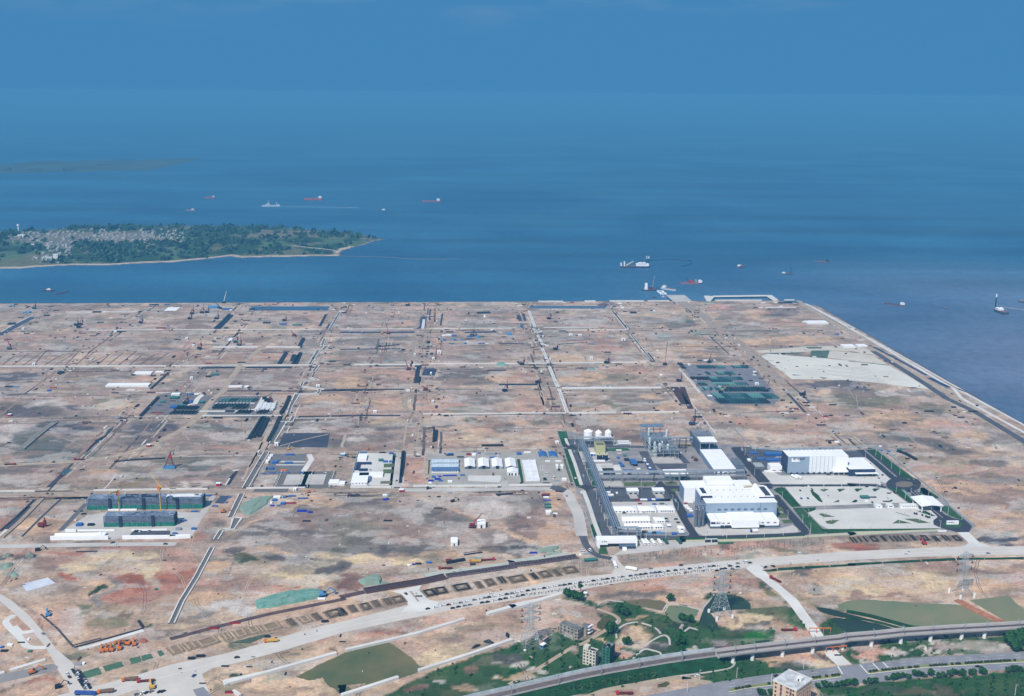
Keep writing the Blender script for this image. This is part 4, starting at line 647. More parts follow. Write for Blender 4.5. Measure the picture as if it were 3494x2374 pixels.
sheet('pit',q(1,1,'780 1200,880 1100,905 1105,840 1210,790 1290,740 1290'),MATS['black_trench'],Z2);strip('concrete_curb',q(1,1,'830 1108,905 1100'),3,concw,.5,0);strip('concrete_curb',q(1,1,'735 1295,790 1210'),2,concw,.5,0)
def trench(P,wd=5.0,m=None,lip=True):
 strip('trench',P,wd,m or MATS['black_trench'],Z3)
trench(q(0,0,'0 790,240 650,440 550'),13,mat('trench_blue_grey',(76,88,112),var=.2));strip('trench_edge',q(0,0,'20 740,280 600,430 530'),2.2,concw,.6,0)
trench(q(0,0,'2000 1490,2100 1400,2230 1280'),6);trench(q(0,1,'0 630,0 631'),3) if 0 else None
trench(q(0,2,'0 630,230 430,460 210'),4);trench(q(0,2,'110 600,250 480,420 300'),9,MATS['dark_trench']);strip('earth_bank',q(0,2,'20 720,250 520,560 200'),5,dirt,1.2,0);trench(q(0,2,'290 700,560 430,815 195'),3,MATS['dark_trench'])
trench(q(0,2,'800 620,960 450,1140 260'),6,mat('grey_trench',(116,116,120),var=.2));strip('concrete_curb',q(0,2,'20 690,100 615'),5,concw,.8,0)
for s_ in ('1480 470,2100 400','100 1340,0 1400'):pass
trench([(1160,1329.5),(1380,1328)],8);trench([(1099,1331),(1180,1330)],8);trench([(776,1333.5),(960,1332)],6);trench([(1160,1418),(1367,1417)],6);trench([(1019,1420.5),(1180,1419)],6);trench([(715,1423),(920,1421)],5,MATS['dark_trench'])
trench([(1160,1134),(1415,1133)],14,mat('blue_pit',(62,72,100),var=.3,scale=.1));trench(q(2,0,'490 940,790 912'),9);trench(q(2,0,'0 975,800 968'),9,MATS['dark_trench']);trench(q(2,0,'480 1195,880 1193'),7);trench(q(2,0,'1530 722,1850 718'),6);trench(q(2,0,'1650 752,2070 742'),14,MATS['blue_pit']);trench(q(2,0,'1400 742,1500 742'),10);trench(q(2,0,'1810 490,1990 488'),22);trench(q(2,0,'2100 900,2324 898')+q(3,0,'190 902'),9,MATS['dark_trench'])
trench(q(2,0,'1945 1255,2200 1250'),8);trench(q(2,0,'2100 1440,2324 1438')+q(3,0,'370 1438'),10);trench(q(3,0,'670 905,980 885'),6,MATS['dark_trench'])
trench(q(2,0,'1080 700,1110 540'),14,MATS['trench_blue_grey']);strip('culvert_cover',q(2,0,'1095 700,1110 580'),6,concw,.6,0);trench(q(2,0,'1035 1215,1005 1420'),8);trench(q(2,0,'990 1203,1080 1203'),20);trench(q(2,0,'1165 1320,1200 1230'),22,MATS['blue_pit']);trench(q(2,0,'1355 500,1330 660'),4,MATS['dark_trench'])
trench(q(0,0,'1580 512,1720 508'),8,MATS['dark_trench']);trench(q(1,0,'1220 1015,1640 1010'),6,MATS['dark_trench']);trench(q(1,0,'1980 670,2065 510'),6);trench(q(1,0,'2110 640,2070 700'),5,MATS['dark_trench'])
trench(q(4,1,'30 0,140 290'),9,mat('red_brown_trench',(84,56,58),var=.2));trench(q(3,0,'1800 1020,1890 1140'),10,MATS['red_brown_trench']);trench(q(3,0,'2170 1470,2324 1700'),14,MATS['red_brown_trench']);trench(q(4,1,'1420 80,1660 340'),5,MATS['dark_trench']);trench(q(3,0,'110 520,140 600'),8,MATS['dark_trench']);trench(q(3,0,'175 500,200 600'),6,MATS['dark_trench']);sheet('pond',q(3,0,'130 630,160 630,180 690,140 690'),pond_b,Z2)
trench(q(1,2,'1110 85,1560 90'),12,mat('grey_basin',(118,114,110),var=.2));trench(q(1,2,'650 260,730 160'),11,MATS['trench_blue_grey']);trench(q(1,1,'1490 350,1580 140'),5)
trench(q(2,2,'2060 145,2290 130'),7);trench(q(2,2,'100 155,270 150'),6);trench(q(0,2,'1000 900,1290 893'),3);trench(q(0,3,'970 880,1340 785'),2);trench(q(0,3,'980 910,1900 655'),3);trench(q(0,3,'970 900,760 660,540 470'),2,MATS['dark_trench']);trench(q(0,3,'1900 650,1830 550'),3)
trench(q(2,2,'1640 940,1885 905'),4);trench(q(2,2,'1630 915,1870 885'),1.5);trench(q(2,2,'1410 1055,1650 1013'),4)
for i in range(15):
 a=20+i*140;trench(q(0,0,f'{a} 1188,{a + 170 + (i % 3) * 40} {1060 - (i % 4) * 22}'),2.2,mat('brown_furrow',(120,84,84),var=.2))
def channel(P,wd=9,floor=None,edge=2.0,label='',h=1.0,grp='white edged drainage channels'):
 wd,edge=wd*.62,edge*.6;W3=[G(u,v) for u,v in P];L,Rr=offs(W3,wd);e=thing('drainage_channel',label,'channel',(0,0,0),0,grp);c=MB()
 for side in (L,Rr):
  a,b=offs(side,edge);n=len(a);vs=[(p.x,p.y,h) for p in a]+[(p.x,p.y,h) for p in b]+[(p.x,p.y,0) for p in a]+[(p.x,p.y,0) for p in b]
  fs=[(i,i+n,i+n+1,i+1) for i in range(n-1)]+[(i+2*n,i,i+1,i+1+2*n) for i in range(n-1)]+[(i+n,i+3*n,i+1+3*n,i+1+n) for i in range(n-1)]
  c.add(vs,fs)
 c.build('channel_wall',concw,e);f=MB();n=len(L);f.add([(p.x,p.y,Z4) for p in L]+[(p.x,p.y,Z4) for p in Rr],[(i,i+n,i+n+1,i+1) for i in range(n-1)]);f.build('channel_floor',floor or mat('channel_floor',(122,118,114),var=.15),e)
channel([(1158,1067),(1125,1126)],8,label='white edged channel running up to the quay, left column')
channel([(1109,1154),(1098,1180),(1116,1181),(1103,1193),(1086,1196),(1057,1243)],8,label='white edged channel with a zigzag between two dirt tracks')
channel([(1066,1243),(1084,1248),(1070,1268),(1046,1271)],8,label='short zigzag piece of white edged channel below the long black pits')
channel([(1058,1288),(1082,1297),(1033,1305),(1028,1318)],7,label='small white edged channel elbow in the grey flats')
channel([(1030,1319),(1092,1328),(1086,1343),(1014,1346),(993,1385),(983,1416)],8,label='stepped white edged channel beside the white shelters')
channel([(1003,1420),(993,1438),(965,1440),(926,1514)],9,label='white edged channel passing the dark rectangular pad')
channel([(910,1542),(875,1600),(836,1667)],12,label='wide grey channel left of the gravel storage yard')
channel([(826,1684),(787,1764)],10,label='white edged channel beside the tall netted dormitory');channel([(790,1768),(810,1769),(792,1805),(761,1808)],8,label='small square bend of channel in the mottled grey field')
channel([(756,1810),(735,1843)],8,label='short channel piece by the red earth left of the mottled field');channel([(724,1868),(668,1974),(619,2053),(585,2128)],8,label='longest white edged channel, crossing the tan and red soil')
for P,l in (([(1805,1061),(1825,1118)],'farthest bright white channel piece near the quay'),([(1820,1120),(1827,1134),(1842,1121),(1846,1132),(1828,1137)],'bright white channel kink above the dirt track'),([(1834,1144),(1851,1175),(1866,1178),(1868,1184)],'bright white channel piece just below the dirt track'),([(1849,1186),(1872,1239)],'bright white channel piece above the long white wall'),([(1874,1250),(1903,1322)],'bright white channel piece between two long white walls'),([(1907,1328),(1936,1410)],'nearest bright white channel piece, ending above the plant')):
 channel(P,5,mat('dark_channel',(70,66,66)),4.2,l,.8,'bright white channel pieces in the central column')
channel([(2089,1061),(2117,1094),(2143,1126)],9,MATS['dark_channel'],2,'dark floored channel with crossing bridges near the quay');channel([(2153,1141),(2190,1190),(2225,1232)],6,MATS['dark_channel'],1.5,'dark floored channel right of the pink fields')
WLN=0
def wall(P,wd,h,label,m=None,grp='long white walls across the site',name='retaining_wall',cat='wall'):
 o=strip(name,P,wd,m or concw,h,0.0,kind=None);tag(o,label,cat,grp);return o
for P,wd,l in (([(727,1185),(882,1184)],7,'thick white wall left of the diagonal dirt track'),([(910,1184),(1032,1185)],7,'thick white wall right of the diagonal dirt track'),([(580,1126),(1096,1124)],2.5,'thin white wall along the upper row, left part'),([(1160,1123.5),(1410,1122.5)],2.5,'thin white wall above the blue pit'),([(1465,1121.5),(1760,1119.5)],3,'thin white wall above the blue shed camp'),([(1854,1118),(2040,1117)],3.5,'white wall right of the central white channel'),([(1910,1127),(2143,1125)],3,'white wall ending at the dark channel'),([(-20,1251),(568,1249)],5,'white wall across the far left field'),([(580,1248.5),(815,1246.5)],3,'white wall just left of the diagonal track crossing'),([(828,1247),(1063,1246)],4,'white wall above the two long black pits'),([(1209,1244),(1439,1245)],4,'white wall beside the T shaped black pit'),([(1465,1241.5),(1760,1241)],4,'white wall above the green netted mound'),([(1740,1240),(1869,1239.5)],2.5,'thin white wall left of the central channel'),([(1885,1239.5),(2205,1236)],4.5,'long white wall right of the central channel'),([(1918,1325),(2256,1323)],7,'thickest long white wall, below the second field row'),([(1941,1410),(2101,1408)],4,'white wall above the storage tanks, left piece'),([(2120,1408),(2316,1406)],4,'white wall above the process units, right piece'),([(1740,1410.5),(1930,1410)],2.5,'low white wall left of the lowest channel end'),([(1444,1413),(1760,1412)],2.5,'low white wall in the middle of the pink field'),([(690,1419),(960,1419)],2.5,'white wall below the pipe storage yard'),([(1410,1660),(1710,1658)],5,'bright white wall in front of the blue roofed barracks'),([(1736,1657),(1885,1655)],5,'bright white wall in front of the parked vans'),([(841,1667),(1042,1665)],3,'broken white wall below the foundation pits'),([(1195,1663),(1335,1663)],4,'white wall in front of the U shaped white offices'),([(320,1674),(600,1670)],3,'white wall behind the netted dormitory'),([(580,1669.5),(709,1669)],3,'white wall left of the red base hut'),([(0,1677),(120,1677)],2,'dark topped wall at the left edge of the site'),([(225,1065.5),(470,1064.5)],3,'white wall near the left quay'),([(300,1127.5),(560,1126)],2.5,'white wall left of the blue pipe rack')):
 wall(P,wd,1.4,l)
QW='white quay edge walls'
for P,l in (([(1836,1028),(1921,1028)],'white quay wall left of the gap'),([(1995,1027),(2032,1027)],'shortest white quay wall'),([(2080,1026.5),(2197,1026.5)],'white quay wall left of the jetty'),([(2210,1026),(2283,1026)],'white quay wall touching the jetty'),([(2440,1024.5),(2598,1024)],'white quay wall behind the wharf piles'),([(2676,1023),(2710,1023)],'white quay wall at the corner of the reclaimed land')):
 wall([(u,v+1.8) for u,v in P],4,2.6,l,concw,QW,'quay_wall')
for s_,c,l in (('75 960,640 830,1000 745,1645 548',2,'long white fence above the green pond, middle piece'),('1945 480,2324 378',2,'x'),('20 1560,400 1440,770 1320',2,'white fence along the lower side of the green pond'),('1040 1232,1700 1020,2272 822',2,'long white fence between tan ground and dark green scrub')):
 if l!='x':wall([(u,v) for u,v in q(c,3,s_)],3.4,2.2,l,concw,'long white fences below the road','boundary_fence','fence')
wall(q(2,3,'1945 482,2324 378')+q(3,3,'0 395,400 300,680 215'),4.5,2.4,'white fence ending beside the lone dark tree',concw,'long white fences below the road','boundary_fence','fence')
wall(q(1,3,'750 1425,715 1395,1300 1250,2200 1000'),3.4,2.2,'hooked white fence below the road junction',concw,'long white fences below the road','boundary_fence','fence');wall(q(1,3,'840 1495,930 1560'),2.5,2,'short slanting white fence at the bottom edge',concw,'long white fences below the road','boundary_fence','fence')
wall(q(0,3,'1040 935,1210 900,1540 800,1900 690'),5,.8,'bright white plastic covered berm beside the orange diggers',concw,None,'covered_berm','berm');wall(q(0,3,'140 1215,350 1150,600 1075'),4,1,'white kerb wall left of the crossroads',concw,None,'kerb_wall','wall');wall(q(0,3,'0 1255,60 1240'),4,1,'short white kerb wall at the left edge',concw,None,'kerb_wall','wall')
wall(q(0,2,'670 742,1100 738,1435 735'),2.5,4,'white front wall of the long office compound',white,None,'compound_wall','wall');wall(q(0,2,'1620 727,2324 722')+q(1,2,'0 722,275 715'),2.5,3.5,'white front wall beside the asphalt parking lot',white,None,'compound_wall','wall')
wall(q(0,2,'1010 625,1515 620'),1,1.5,'low white wall behind the long white office',white,None,'yard_wall','wall');wall(q(0,2,'1740 620,2210 612'),1,1.5,'low white wall behind the asphalt parking lot',white,None,'yard_wall','wall');wall(q(0,2,'1430 352,1810 350'),2,1.5,'white kerb wall between the two netted dormitories',white,None,'yard_wall','wall')
fm=mat('plant_fence',(176,186,188),var=.1)
wall(q(3,1,'620 590,700 850,800 1150,900 1430,940 1549')+q(3,2,'1020 450,1100 720,1165 905'),.8,2.4,'grey perimeter fence along the left side of the plant',fm,None,'perimeter_fence','fence')
wall(q(3,1,'230 870,130 1300') if 0 else q(2,1,'238 870,130 1305'),.8,2,'low grey wall left of the U shaped white offices',fm,None,'yard_wall','wall')
wall(q(4,1,'700 540,960 820,1400 830')+q(5,1,'0 800,370 790,520 880,860 1160,1330 1549')+q(5,2,'1330 300,1640 560'),.9,2.2,'pale perimeter fence round the right side of the plant',fm,None,'perimeter_fence','fence')
strip('verge',q(3,2,'1700 745,2324 750')+q(4,2,'0 752,850 745,1650 700,2324 655')+q(5,2,'0 660,700 635,1230 612'),6,mat('yellow_verge',(206,202,172),var=.1),Z4)
strip('hedge_strip',q(3,2,'1700 738,2324 738')+q(4,2,'0 730,800 722,1650 685'),3,lawn,Z5)
def lawn_(P,m=lawn):return sheet('lawn',P,m,Z5+.02)
lawn_(q(3,1,'625 585,745 585,775 680,700 700,660 690'),mat('bright_lawn',(56,112,60),var=.3,scale=.2,k=.7));lawn_(q(3,1,'665 695,780 690,790 760,700 790'));lawn_(q(3,1,'712 812,780 808,860 960,975 1290,900 1320,870 1310'))
strip('path',q(3,1,'735 680,770 775'),4,concp,Z5+.06);strip('path',q(3,1,'785 825,860 1020,945 1295'),4.5,concp,Z5+.06);strip('path',q(3,1,'970 1370,1040 1549')+q(3,2,'1120 520,1185 690'),5,concp,Z5+.06)
lawn_(q(3,1,'985 995,1040 1000,1130 1210,1060 1245'));lawn_(q(3,1,'1070 1260,1140 1200,1160 1310,1080 1300'));lawn_(q(3,1,'900 800,1030 800,1040 840,900 850'))
lawn_(q(3,2,'1060 545,1180 510,1220 680,1160 715,1110 705,1080 640'));lawn_(q(3,1,'700 950,730 950,830 1250,800 1270'),lawn2);lawn_(q(3,1,'1280 815,1420 805,1560 810,1590 840,1400 850,1290 840'),MATS['bright_lawn'])
lawn_(q(3,1,'1510 1260,1700 1255,1920 1260,1945 1290,1880 1310,1510 1312'),lawn2);lawn_(q(3,1,'2040 1262,2200 1258,2215 1295,2060 1295'),lawn2);lawn_(q(3,2,'2125 72,2324 65,2324 95,2140 105'),lawn2);lawn_(q(4,1,'20 1255,90 1255,90 1300,40 1300'),lawn2);lawn_(q(4,2,'-20 70,90 70,100 95,-20 100'),lawn2)
lawn_(q(4,2,'1235 80,1300 50,1380 55,1450 130,1600 300,1480 310,1330 150,1270 110'));lawn_(q(4,2,'1490 320,1610 315,1720 430,1900 610,1920 660,1740 665,1700 590,1550 400'),mat('mid_lawn',(58,104,58),var=.3,scale=.15,k=.7))
lawn_(q(4,2,'1620 320,1800 315,1790 345,1690 385'),lawn);lawn_(q(4,2,'1290 310,1340 310,1370 360,1280 365'),lawn2);lawn_(q(4,2,'1275 390,1390 390,1440 450,1320 455'),lawn2);lawn_(q(4,2,'1340 480,1450 475,1490 520,1380 530'),lawn2)
lawn_(q(4,2,'1860 600,2324 600')+q(5,2,'0 598,1230 592,1150 605,0 635')+q(4,2,'2324 640,1950 660'));lawn_(q(5,1,'265 830,360 825,560 980,860 1200,850 1230,720 1200,600 1100'))
lawn_(q(5,1,'530 1330,700 1350,860 1450,920 1549')+q(5,2,'900 230,800 255,640 130,540 60'));lawn_(q(5,1,'960 1330,1010 1335,1200 1460,1150 1480,940 1400'))
lawn_(q(5,2,'940 60,1000 50,1150 190,1040 195'),MATS['mid_lawn']);lawn_(q(5,2,'1230 295,1330 295,1590 500,1430 460,1330 420,1230 340'),MATS['mid_lawn']);lawn_(q(5,2,'905 362,1030 362,1155 430,1110 430'),lawn)
strip('path',q(5,2,'720 80,890 240'),4,mat('pale_green_path',(140,164,150),var=.1),Z5+.1)
lawn_(ell(5,2,1382,540,134,44),MATS['mid_lawn']);sheet('planting_bed',ell(5,1,742,1287,118,40),mat('bare_bed',(134,124,112),var=.15),Z5+.08)
for s_,m_ in (('1720 85,1745 88,1830 150,1885 235,1880 250,1830 230,1750 150',lawn),('1845 80,1900 68,1970 75,1900 108',lawn2),('2075 75,2110 68,2190 70,2110 112',lawn),('2025 248,2090 215,2110 225,2100 245',lawn2),('2270 245,2324 220,2324 250',lawn),('1830 400,1880 392,2050 438,1900 442',lawn2),('1915 500,1990 482,2108 482,2020 535,1950 530',lawn2)):lawn_(q(4,2,s_),m_)
for s_,m_ in (('80 75,120 62,195 68,115 110',lawn),('315 75,350 62,425 65,350 108',lawn),('38 247,95 210,125 220,115 243',lawn),('515 243,580 205,590 230,560 243',lawn),('580 527,660 478,845 525',lawn2),('735 465,900 462,1090 520,930 522',lawn2),('625 382,640 380,820 430,800 430',lawn),('1030 450,1130 460,1060 452',lawn)):lawn_(q(5,2,s_),m_)
lawn_(q(3,2,'1190 845,1270 835,1300 935,1170 930'),MATS['mid_lawn']);lawn_(q(4,2,'500 775,720 770,700 795,500 805'),MATS['bright_lawn'])
lawn_(q(2,1,'580 1015,715 1010,710 1060,578 1065'),lawn2);lawn_(q(2,1,'570 1090,700 1088,690 1145,566 1140'),lawn2);lawn_(q(2,1,'540 1245,680 1243,670 1280,530 1280'),mat('olive_shrub_bed',(132,130,96),var=.3,scale=.3));lawn_(q(2,1,'1170 965,1190 965,1180 1150,1163 1150'),lawn);lawn_(q(3,1,'90 955,130 955,185 1270,150 1270'),lawn)
for s_ in ((4,'1080 1150,1280 1120,1290 1155,1190 1165'),(4,'1290 1118,1620 1092,1640 1130,1300 1150'),(4,'1645 1090,1970 1080,1985 1105,1650 1130'),(4,'1985 1078,2324 1055,2324 1085,1995 1105'),(5,'0 1052,445 1032,460 1060,0 1090'),(5,'460 1030,950 1002,965 1035,470 1060'),(5,'970 1000,1410 980,1425 1015,975 1035'),(5,'1430 978,1790 980,1800 1005,1440 1012'),(5,'1800 980,2324 970,2324 1002,1810 1005')):
 sheet('grass_strip',wob(q(s_[0],2,s_[1]),.8,4,len(s_[1])),veg,Z4)
def deck(name,P,h,label,m,cat='jetty',piles=True):
 e=thing(name,label,cat);W3=[G(u,v,h+SEA) for u,v in P];mb=MB();mb.prism([(p.x,p.y) for p in W3],h+SEA-.8,h+SEA);mb.build('deck',m,e)
 if piles:
  cx=sum(p.x for p in W3)/len(W3);cy=sum(p.y for p in W3)/len(W3);k_=0
  for p in W3:
   x,y=p.x+(cx-p.x)*.08,p.y+(cy-p.y)*.08;t_=MB();t_.tube((x,y,SEA-2),(x,y,h+SEA-.8),1.0,n=6);t_.build('pile',conc,e)
 return e
deck('jetty',[(2272,1006),(2336,1006),(2362,1027),(2300,1030)],4,'grey concrete jetty with dark patch beside the supply vessel',conc2)
wf=deck('wharf',[(2402,1008),(2440,1010),(2424,1027),(2410,1026)],4,'long pale wharf standing on piles off the quay',concw)
W3=[G(u,v,1) for u,v in [(2432,1008.5),(2612,1006),(2616,1010),(2433,1012.5)]];mb=MB();mb.prism([(p.x,p.y) for p in W3],.2,1.2);mb.build('deck',concw,wf)
W3=[G(u,v,1) for u,v in [(2608,1006),(2634,1006.5),(2657,1024),(2640,1026)]];mb=MB();mb.prism([(p.x,p.y) for p in W3],.2,1.21);mb.build('deck',concw,wf)
for i in range(22):
 p=G(2437+i*8.2,1012.3-i*.1,0);mb=MB();mb.tube((p.x,p.y+2,SEA-2),(p.x,p.y+2,.2),.9,n=6);mb.build('pile',conc,wf)
for s_,wd_ in (('1410 790,1412 700,1500 620,1600 588,1690 578',1.8),('1740 590,1870 630,1950 680,1990 730',1.8),('1790 890,1900 810,2030 752,2100 790,2112 880',1.8),('1630 1060,1770 940,1900 955,1985 985,2005 1035',1.8),('2015 440,2070 350,2110 325,2220 345,2345 368',1.4),('1160 350,1280 290,1400 300,1500 310',1.2),('1420 560,1380 600,1290 660',2.2)):strip('pond_dike',curve(q(3,3,s_),4),wd_,conc2,.5,0)
strip('pond_dike',q(4,3,'-10 345,130 375,260 410'),1.4,conc2,.5,0);strip('pond_dike',q(4,3,'300 400,390 290,450 215'),1.4,conc2,.5,0);strip('pond_dike',q(4,3,'60 700,130 650,240 680'),2,conc2,.5,0);strip('pond_dike',curve(q(4,3,'700 1040,725 1100,700 1160,600 1200,300 1250,0 1290')),1.6,conc,.4,0)
strip('dirt_path',curve(q(3,3,'-10 1400,400 1170,830 905,960 860,1150 750,1330 640,1440 560,1370 480,1150 400')),4,dirt2,Z3);strip('dirt_road',curve(q(3,3,'950 1600,1300 1470,1700 1400,2000 1330,2324 1300')+q(4,3,'100 1330,430 1385')),7,dirt2,Z2)
strip('earth_dike',q(5,3,'1440 285,1640 400,1850 500,2080 602'),8,mat('orange_dike_soil',(206,140,106),var=.3,scale=.2),.8,0);strip('grass_dike',curve(q(5,3,'-20 435,300 500,560 570,820 640,1030 668')),6,veg,.8,0);strip('grass_dike',curve(q(5,3,'-20 545,120 525,400 580,700 660,850 690')),4,veg,.5,0)
# wheel tracks, scraped strips and scattered site debris
rt=random.Random(77);TB={k:MB() for k in 'ldrw'}
def okp(x,y):
 if y<640 or y>float(shore_y(x))-8 or x>XC-20:return False
 i=int(np.searchsorted(ys,y));i=min(i,len(ys)-1);j=int(np.argmin(np.abs(gx[i]-x)));return veg_m[i,j]<.35
def tape(b,pts,w_):
 P=[Vector(site(x,y)) for x,y in pts]
 if len(P)<2:return
 L,Rr=offs(P,w_);n=len(P);b.add([(p.x,p.y,.018) for p in L]+[(p.x,p.y,.018) for p in Rr],[(i,i+n,i+n+1,i+1) for i in range(n-1)])
def sp(u,v):p=G(u,v);return p.dot(EX),p.dot(EY)
cx_=[sp(*a)[0] for a in ((1158,1067),(576,1270),(480,1074),(100,1090),(1450,1100),(1500,1100),(1805,1061),(1780,1090),(2110,1090),(2330,1040),(2490,1150),(1320,1100),(830,1110))]
ry_=[sp(1400,v)[1] for v in (1040,1059,1123,1134,1147,1190,1245,1256,1329,1343,1416,1426,1538,1548,1661,1676,1688)]
for c0 in cx_:
 for _ in range(24):
  x=c0+rt.gauss(0,9);y=rt.uniform(1180,YS-20);L_=rt.uniform(25,190);k=rt.choice('lllllddrrw');pts=[]
  for i in range(int(L_/14)+2):
   xx=x+rt.uniform(-.7,.7);yy=y+i*14
   if not okp(xx,yy):break
   pts.append((xx,yy))
  tape(TB[k],pts,rt.uniform(1.2,4.2) if k!='w' else rt.uniform(.8,1.6))
for r0 in ry_:
 for _ in range(34):
  y=r0+rt.gauss(0,8);x=rt.uniform(-1250,XC-60);L_=rt.uniform(20,170);k=rt.choice('lllllddrrw');pts=[]
  if x>60 and (y<1560 or x>560) and y<2100:continue
  for i in range(int(L_/14)+2):
   yy=y+rt.uniform(-.8,.8);xx=x+i*14
   if not okp(xx,yy):break
   pts.append((xx,yy))
  tape(TB[k],pts,rt.uniform(1.5,4.6) if k!='w' else rt.uniform(1.2,2.2))
for _ in range(700):
 y=660+(YS-680)*rt.random()**1.3;x=rt.uniform(-.55,.55)*y;a=rt.choice((0,math.pi/2,rt.uniform(0,3.14),rt.uniform(0,3.14)));k=rt.choice('lllldr');w_=rt.uniform(.35,.7)*(1+max(0,y-1000)/900);pts=[]
 for i in range(rt.randint(4,16)):
  if not okp(x,y):break
  pts.append((x,y));x+=math.cos(a)*9;y+=math.sin(a)*9;a+=rt.gauss(0,.12)
 tape(TB[k],pts,w_)
 if len(pts)>1 and y<1500:tape(TB[k],[(p+2.6*math.sin(a),q_-2.6*math.cos(a)) for p,q_ in pts],w_)
for k,m_ in (('l',mat('pale_track_soil',(212,190,166),var=.25,scale=.1,det=8)),('d',mat('damp_track_soil',(120,106,98),var=.3,scale=.1,det=8)),('r',mat('reddish_track_soil',(180,142,124),var=.25,scale=.1,det=8)),('w',concw)):
 TB[k].build('wheel_tracks',m_)['kind']='structure'
DB=MB();nd=0
while nd<2600:
 if rt.random()<.6:
  if rt.random()<.5:x=rt.choice(cx_)+rt.gauss(0,10);y=rt.uniform(1180,YS-15)
  else:y=rt.choice(ry_)+rt.gauss(0,9);x=rt.uniform(-1200,XC-30)
 else:y=700+(YS-720)*rt.random();x=rt.uniform(-.52,.52)*y
 nd+=1
 if not okp(x,y):continue
 s_=rt.uniform(.25,.8)*(1+(y>1150)*.6+(y>1500)*.6);p=site(x,y);l_=s_*rt.choice((1,1,2,4));m_=rt.choice((0,0,0,1,1,2,3,4))
 if rt.random()<.5:DB.box(p[0]-l_,p[0]+l_,p[1]-s_,p[1]+s_,0,s_,m_)
 else:DB.box(p[0]-s_,p[0]+s_,p[1]-l_,p[1]+l_,0,s_,m_)
DB.build('site_debris',[black,rust,concw,steel,mat('brown_clod',(120,92,80))])['kind']='stuff'
# buildings
def depth_to(A,h,vb):
 a,b=0.5,600.0
 for _ in range(40):
  m=(a+b)/2;p=A+EY*m
  if pix((p.x,p.y,A.z+h))[1]>vb:a=m
  else:b=m
 return a
def place(uL,uR,v,vt,vb,z=0.0):
 A=G(uL,v,z);wd=(uR-uL)*mpp(uL,v,z);h=hgt(uL,v,vt,z);return A,wd,h,depth_to(A,h,vb)
def B(name,label,cat,uL,uR,v,vt,vb,wm,rm,kind='flat',rz=SITE,grp=None,rise=None,size=None):
 A,wd,h,D=place(uL,uR,v,vt,vb) if size is None else (G(uL,v),*size)
 e=thing(name,label,cat,A,rz,grp);mb=MB();ov=0.4
 if kind=='flat':
  mb.box(0,wd,0,D,0,h-.35);mb.build('wall',wm,e);r=MB();r.box(-.15,wd+.15,-.15,D+.15,h-.35,h);r.build('roof',rm,e)
 elif kind=='par':
  mb.box(0,wd,0,D,0,h-1.2);mb.box(0,wd,0,.4,h-1.2,h);mb.box(0,wd,D-.4,D,h-1.2,h);mb.box(0,.4,.4,D-.4,h-1.2,h);mb.box(wd-.4,wd,.4,D-.4,h-1.2,h);mb.build('wall',wm,e)
  r=MB();r.box(.4,wd-.4,.4,D-.4,h-1.2,h-1.05);r.build('roof',rm,e)
 elif kind=='gx':
  rs=rise or D*.18;mb.xprism([(0,0),(D,0),(D,h-.3),(D/2,h+rs-.3),(0,h-.3)],0,wd);mb.build('wall',wm,e)
  r=MB();r.xprism([(-ov,h-.3),(D/2,h+rs),(D+ov,h-.3),(D+ov,h),(D/2,h+rs+.3),(-ov,h)],-ov,wd+ov);r.build('roof',rm,e)
 elif kind=='gy':
  rs=rise or wd*.14;mb.yprism([(0,0),(wd,0),(wd,h-.3),(wd/2,h+rs-.3),(0,h-.3)],0,D);mb.build('wall',wm,e)
  r=MB();r.yprism([(-ov,h-.3),(wd/2,h+rs),(wd+ov,h-.3),(wd+ov,h),(wd/2,h+rs+.3),(-ov,h)],-ov,D+ov);r.build('roof',rm,e)
 elif kind=='hip':
  rs=rise or D*.2;mb.box(0,wd,0,D,0,h);mb.build('wall',wm,e);k=min(D/2,wd/2-.5)
  r=MB();r.add([(-ov,-ov,h),(wd+ov,-ov,h),(wd+ov,D+ov,h),(-ov,D+ov,h),(k,D/2,h+rs),(wd-k,D/2,h+rs)],[(0,1,5,4),(2,3,4,5),(1,2,5),(3,0,4),(3,2,1,0)]);r.build('roof',rm,e)
 return e,(wd,D,h)
def wins(e,xs,z,w_,h_,m=None,y=-.07,name='window'):
 for x in xs:
  mb=MB();mb.box(x,x+w_,y,y+.14,z,z+h_);mb.build(name,m or dark,e)
def lx(a,b,n):return [a+(b-a)*(i+.5)/n for i in range(n)]
def part(e,name,m,*boxes,**kw):
 mb=MB()
 for b in boxes:mb.box(*b,**kw)
 return mb.build(name,m,e)
GLY={'B':['110','101','110','101','110'],'A':['010','101','111','101','101'],'S':['011','100','010','001','110'],'F':['111','100','110','100','100'],'-':['000','000','111','000','000'],'O':['1111','1001','1111','1001','1111'],' ':['0','0','0','0','0'],'W':['10101','10101','10101','10101','01010']}
def sign(e,text,x,z,cell,m,y,panel=None,size=None,name='sign'):
 s_=None
 if panel:mb=MB();mb.box(x-size[2],x-size[2]+size[0],y,y+.1,z-size[3],z-size[3]+size[1]);s_=mb.build(name,panel,e)
 mb=MB();cx=x
 for ch in text:
  g=GLY[ch]
  for r_,row in enumerate(g):
   for c_,b_ in enumerate(row):
    if b_=='1':mb.box(cx+c_*cell,cx+(c_+1)*cell,y-.12,y-.02,z+(4-r_)*cell,z+(5-r_)*cell)
  cx+=(len(g[0])+1)*cell
 mb.build('lettering',m,s_ or e)
uL,uR=2404,2651
e,(wd,D,h)=B('process_hall','largest white hall with ribbed roof, blue grey front and a low white annexe','factory',2406,2652,1775,1716,1658,gblue,roofw)
A0=G(2406,1775)
wins(e,lx(wd*.12,wd*.86,8),h*.55,wd*.048,h*.11,winb);wins(e,[wd*.045],h*.12,wd*.06,h*.24,winb);wins(e,[wd*.865],h*.14,wd*.06,h*.24,winb)
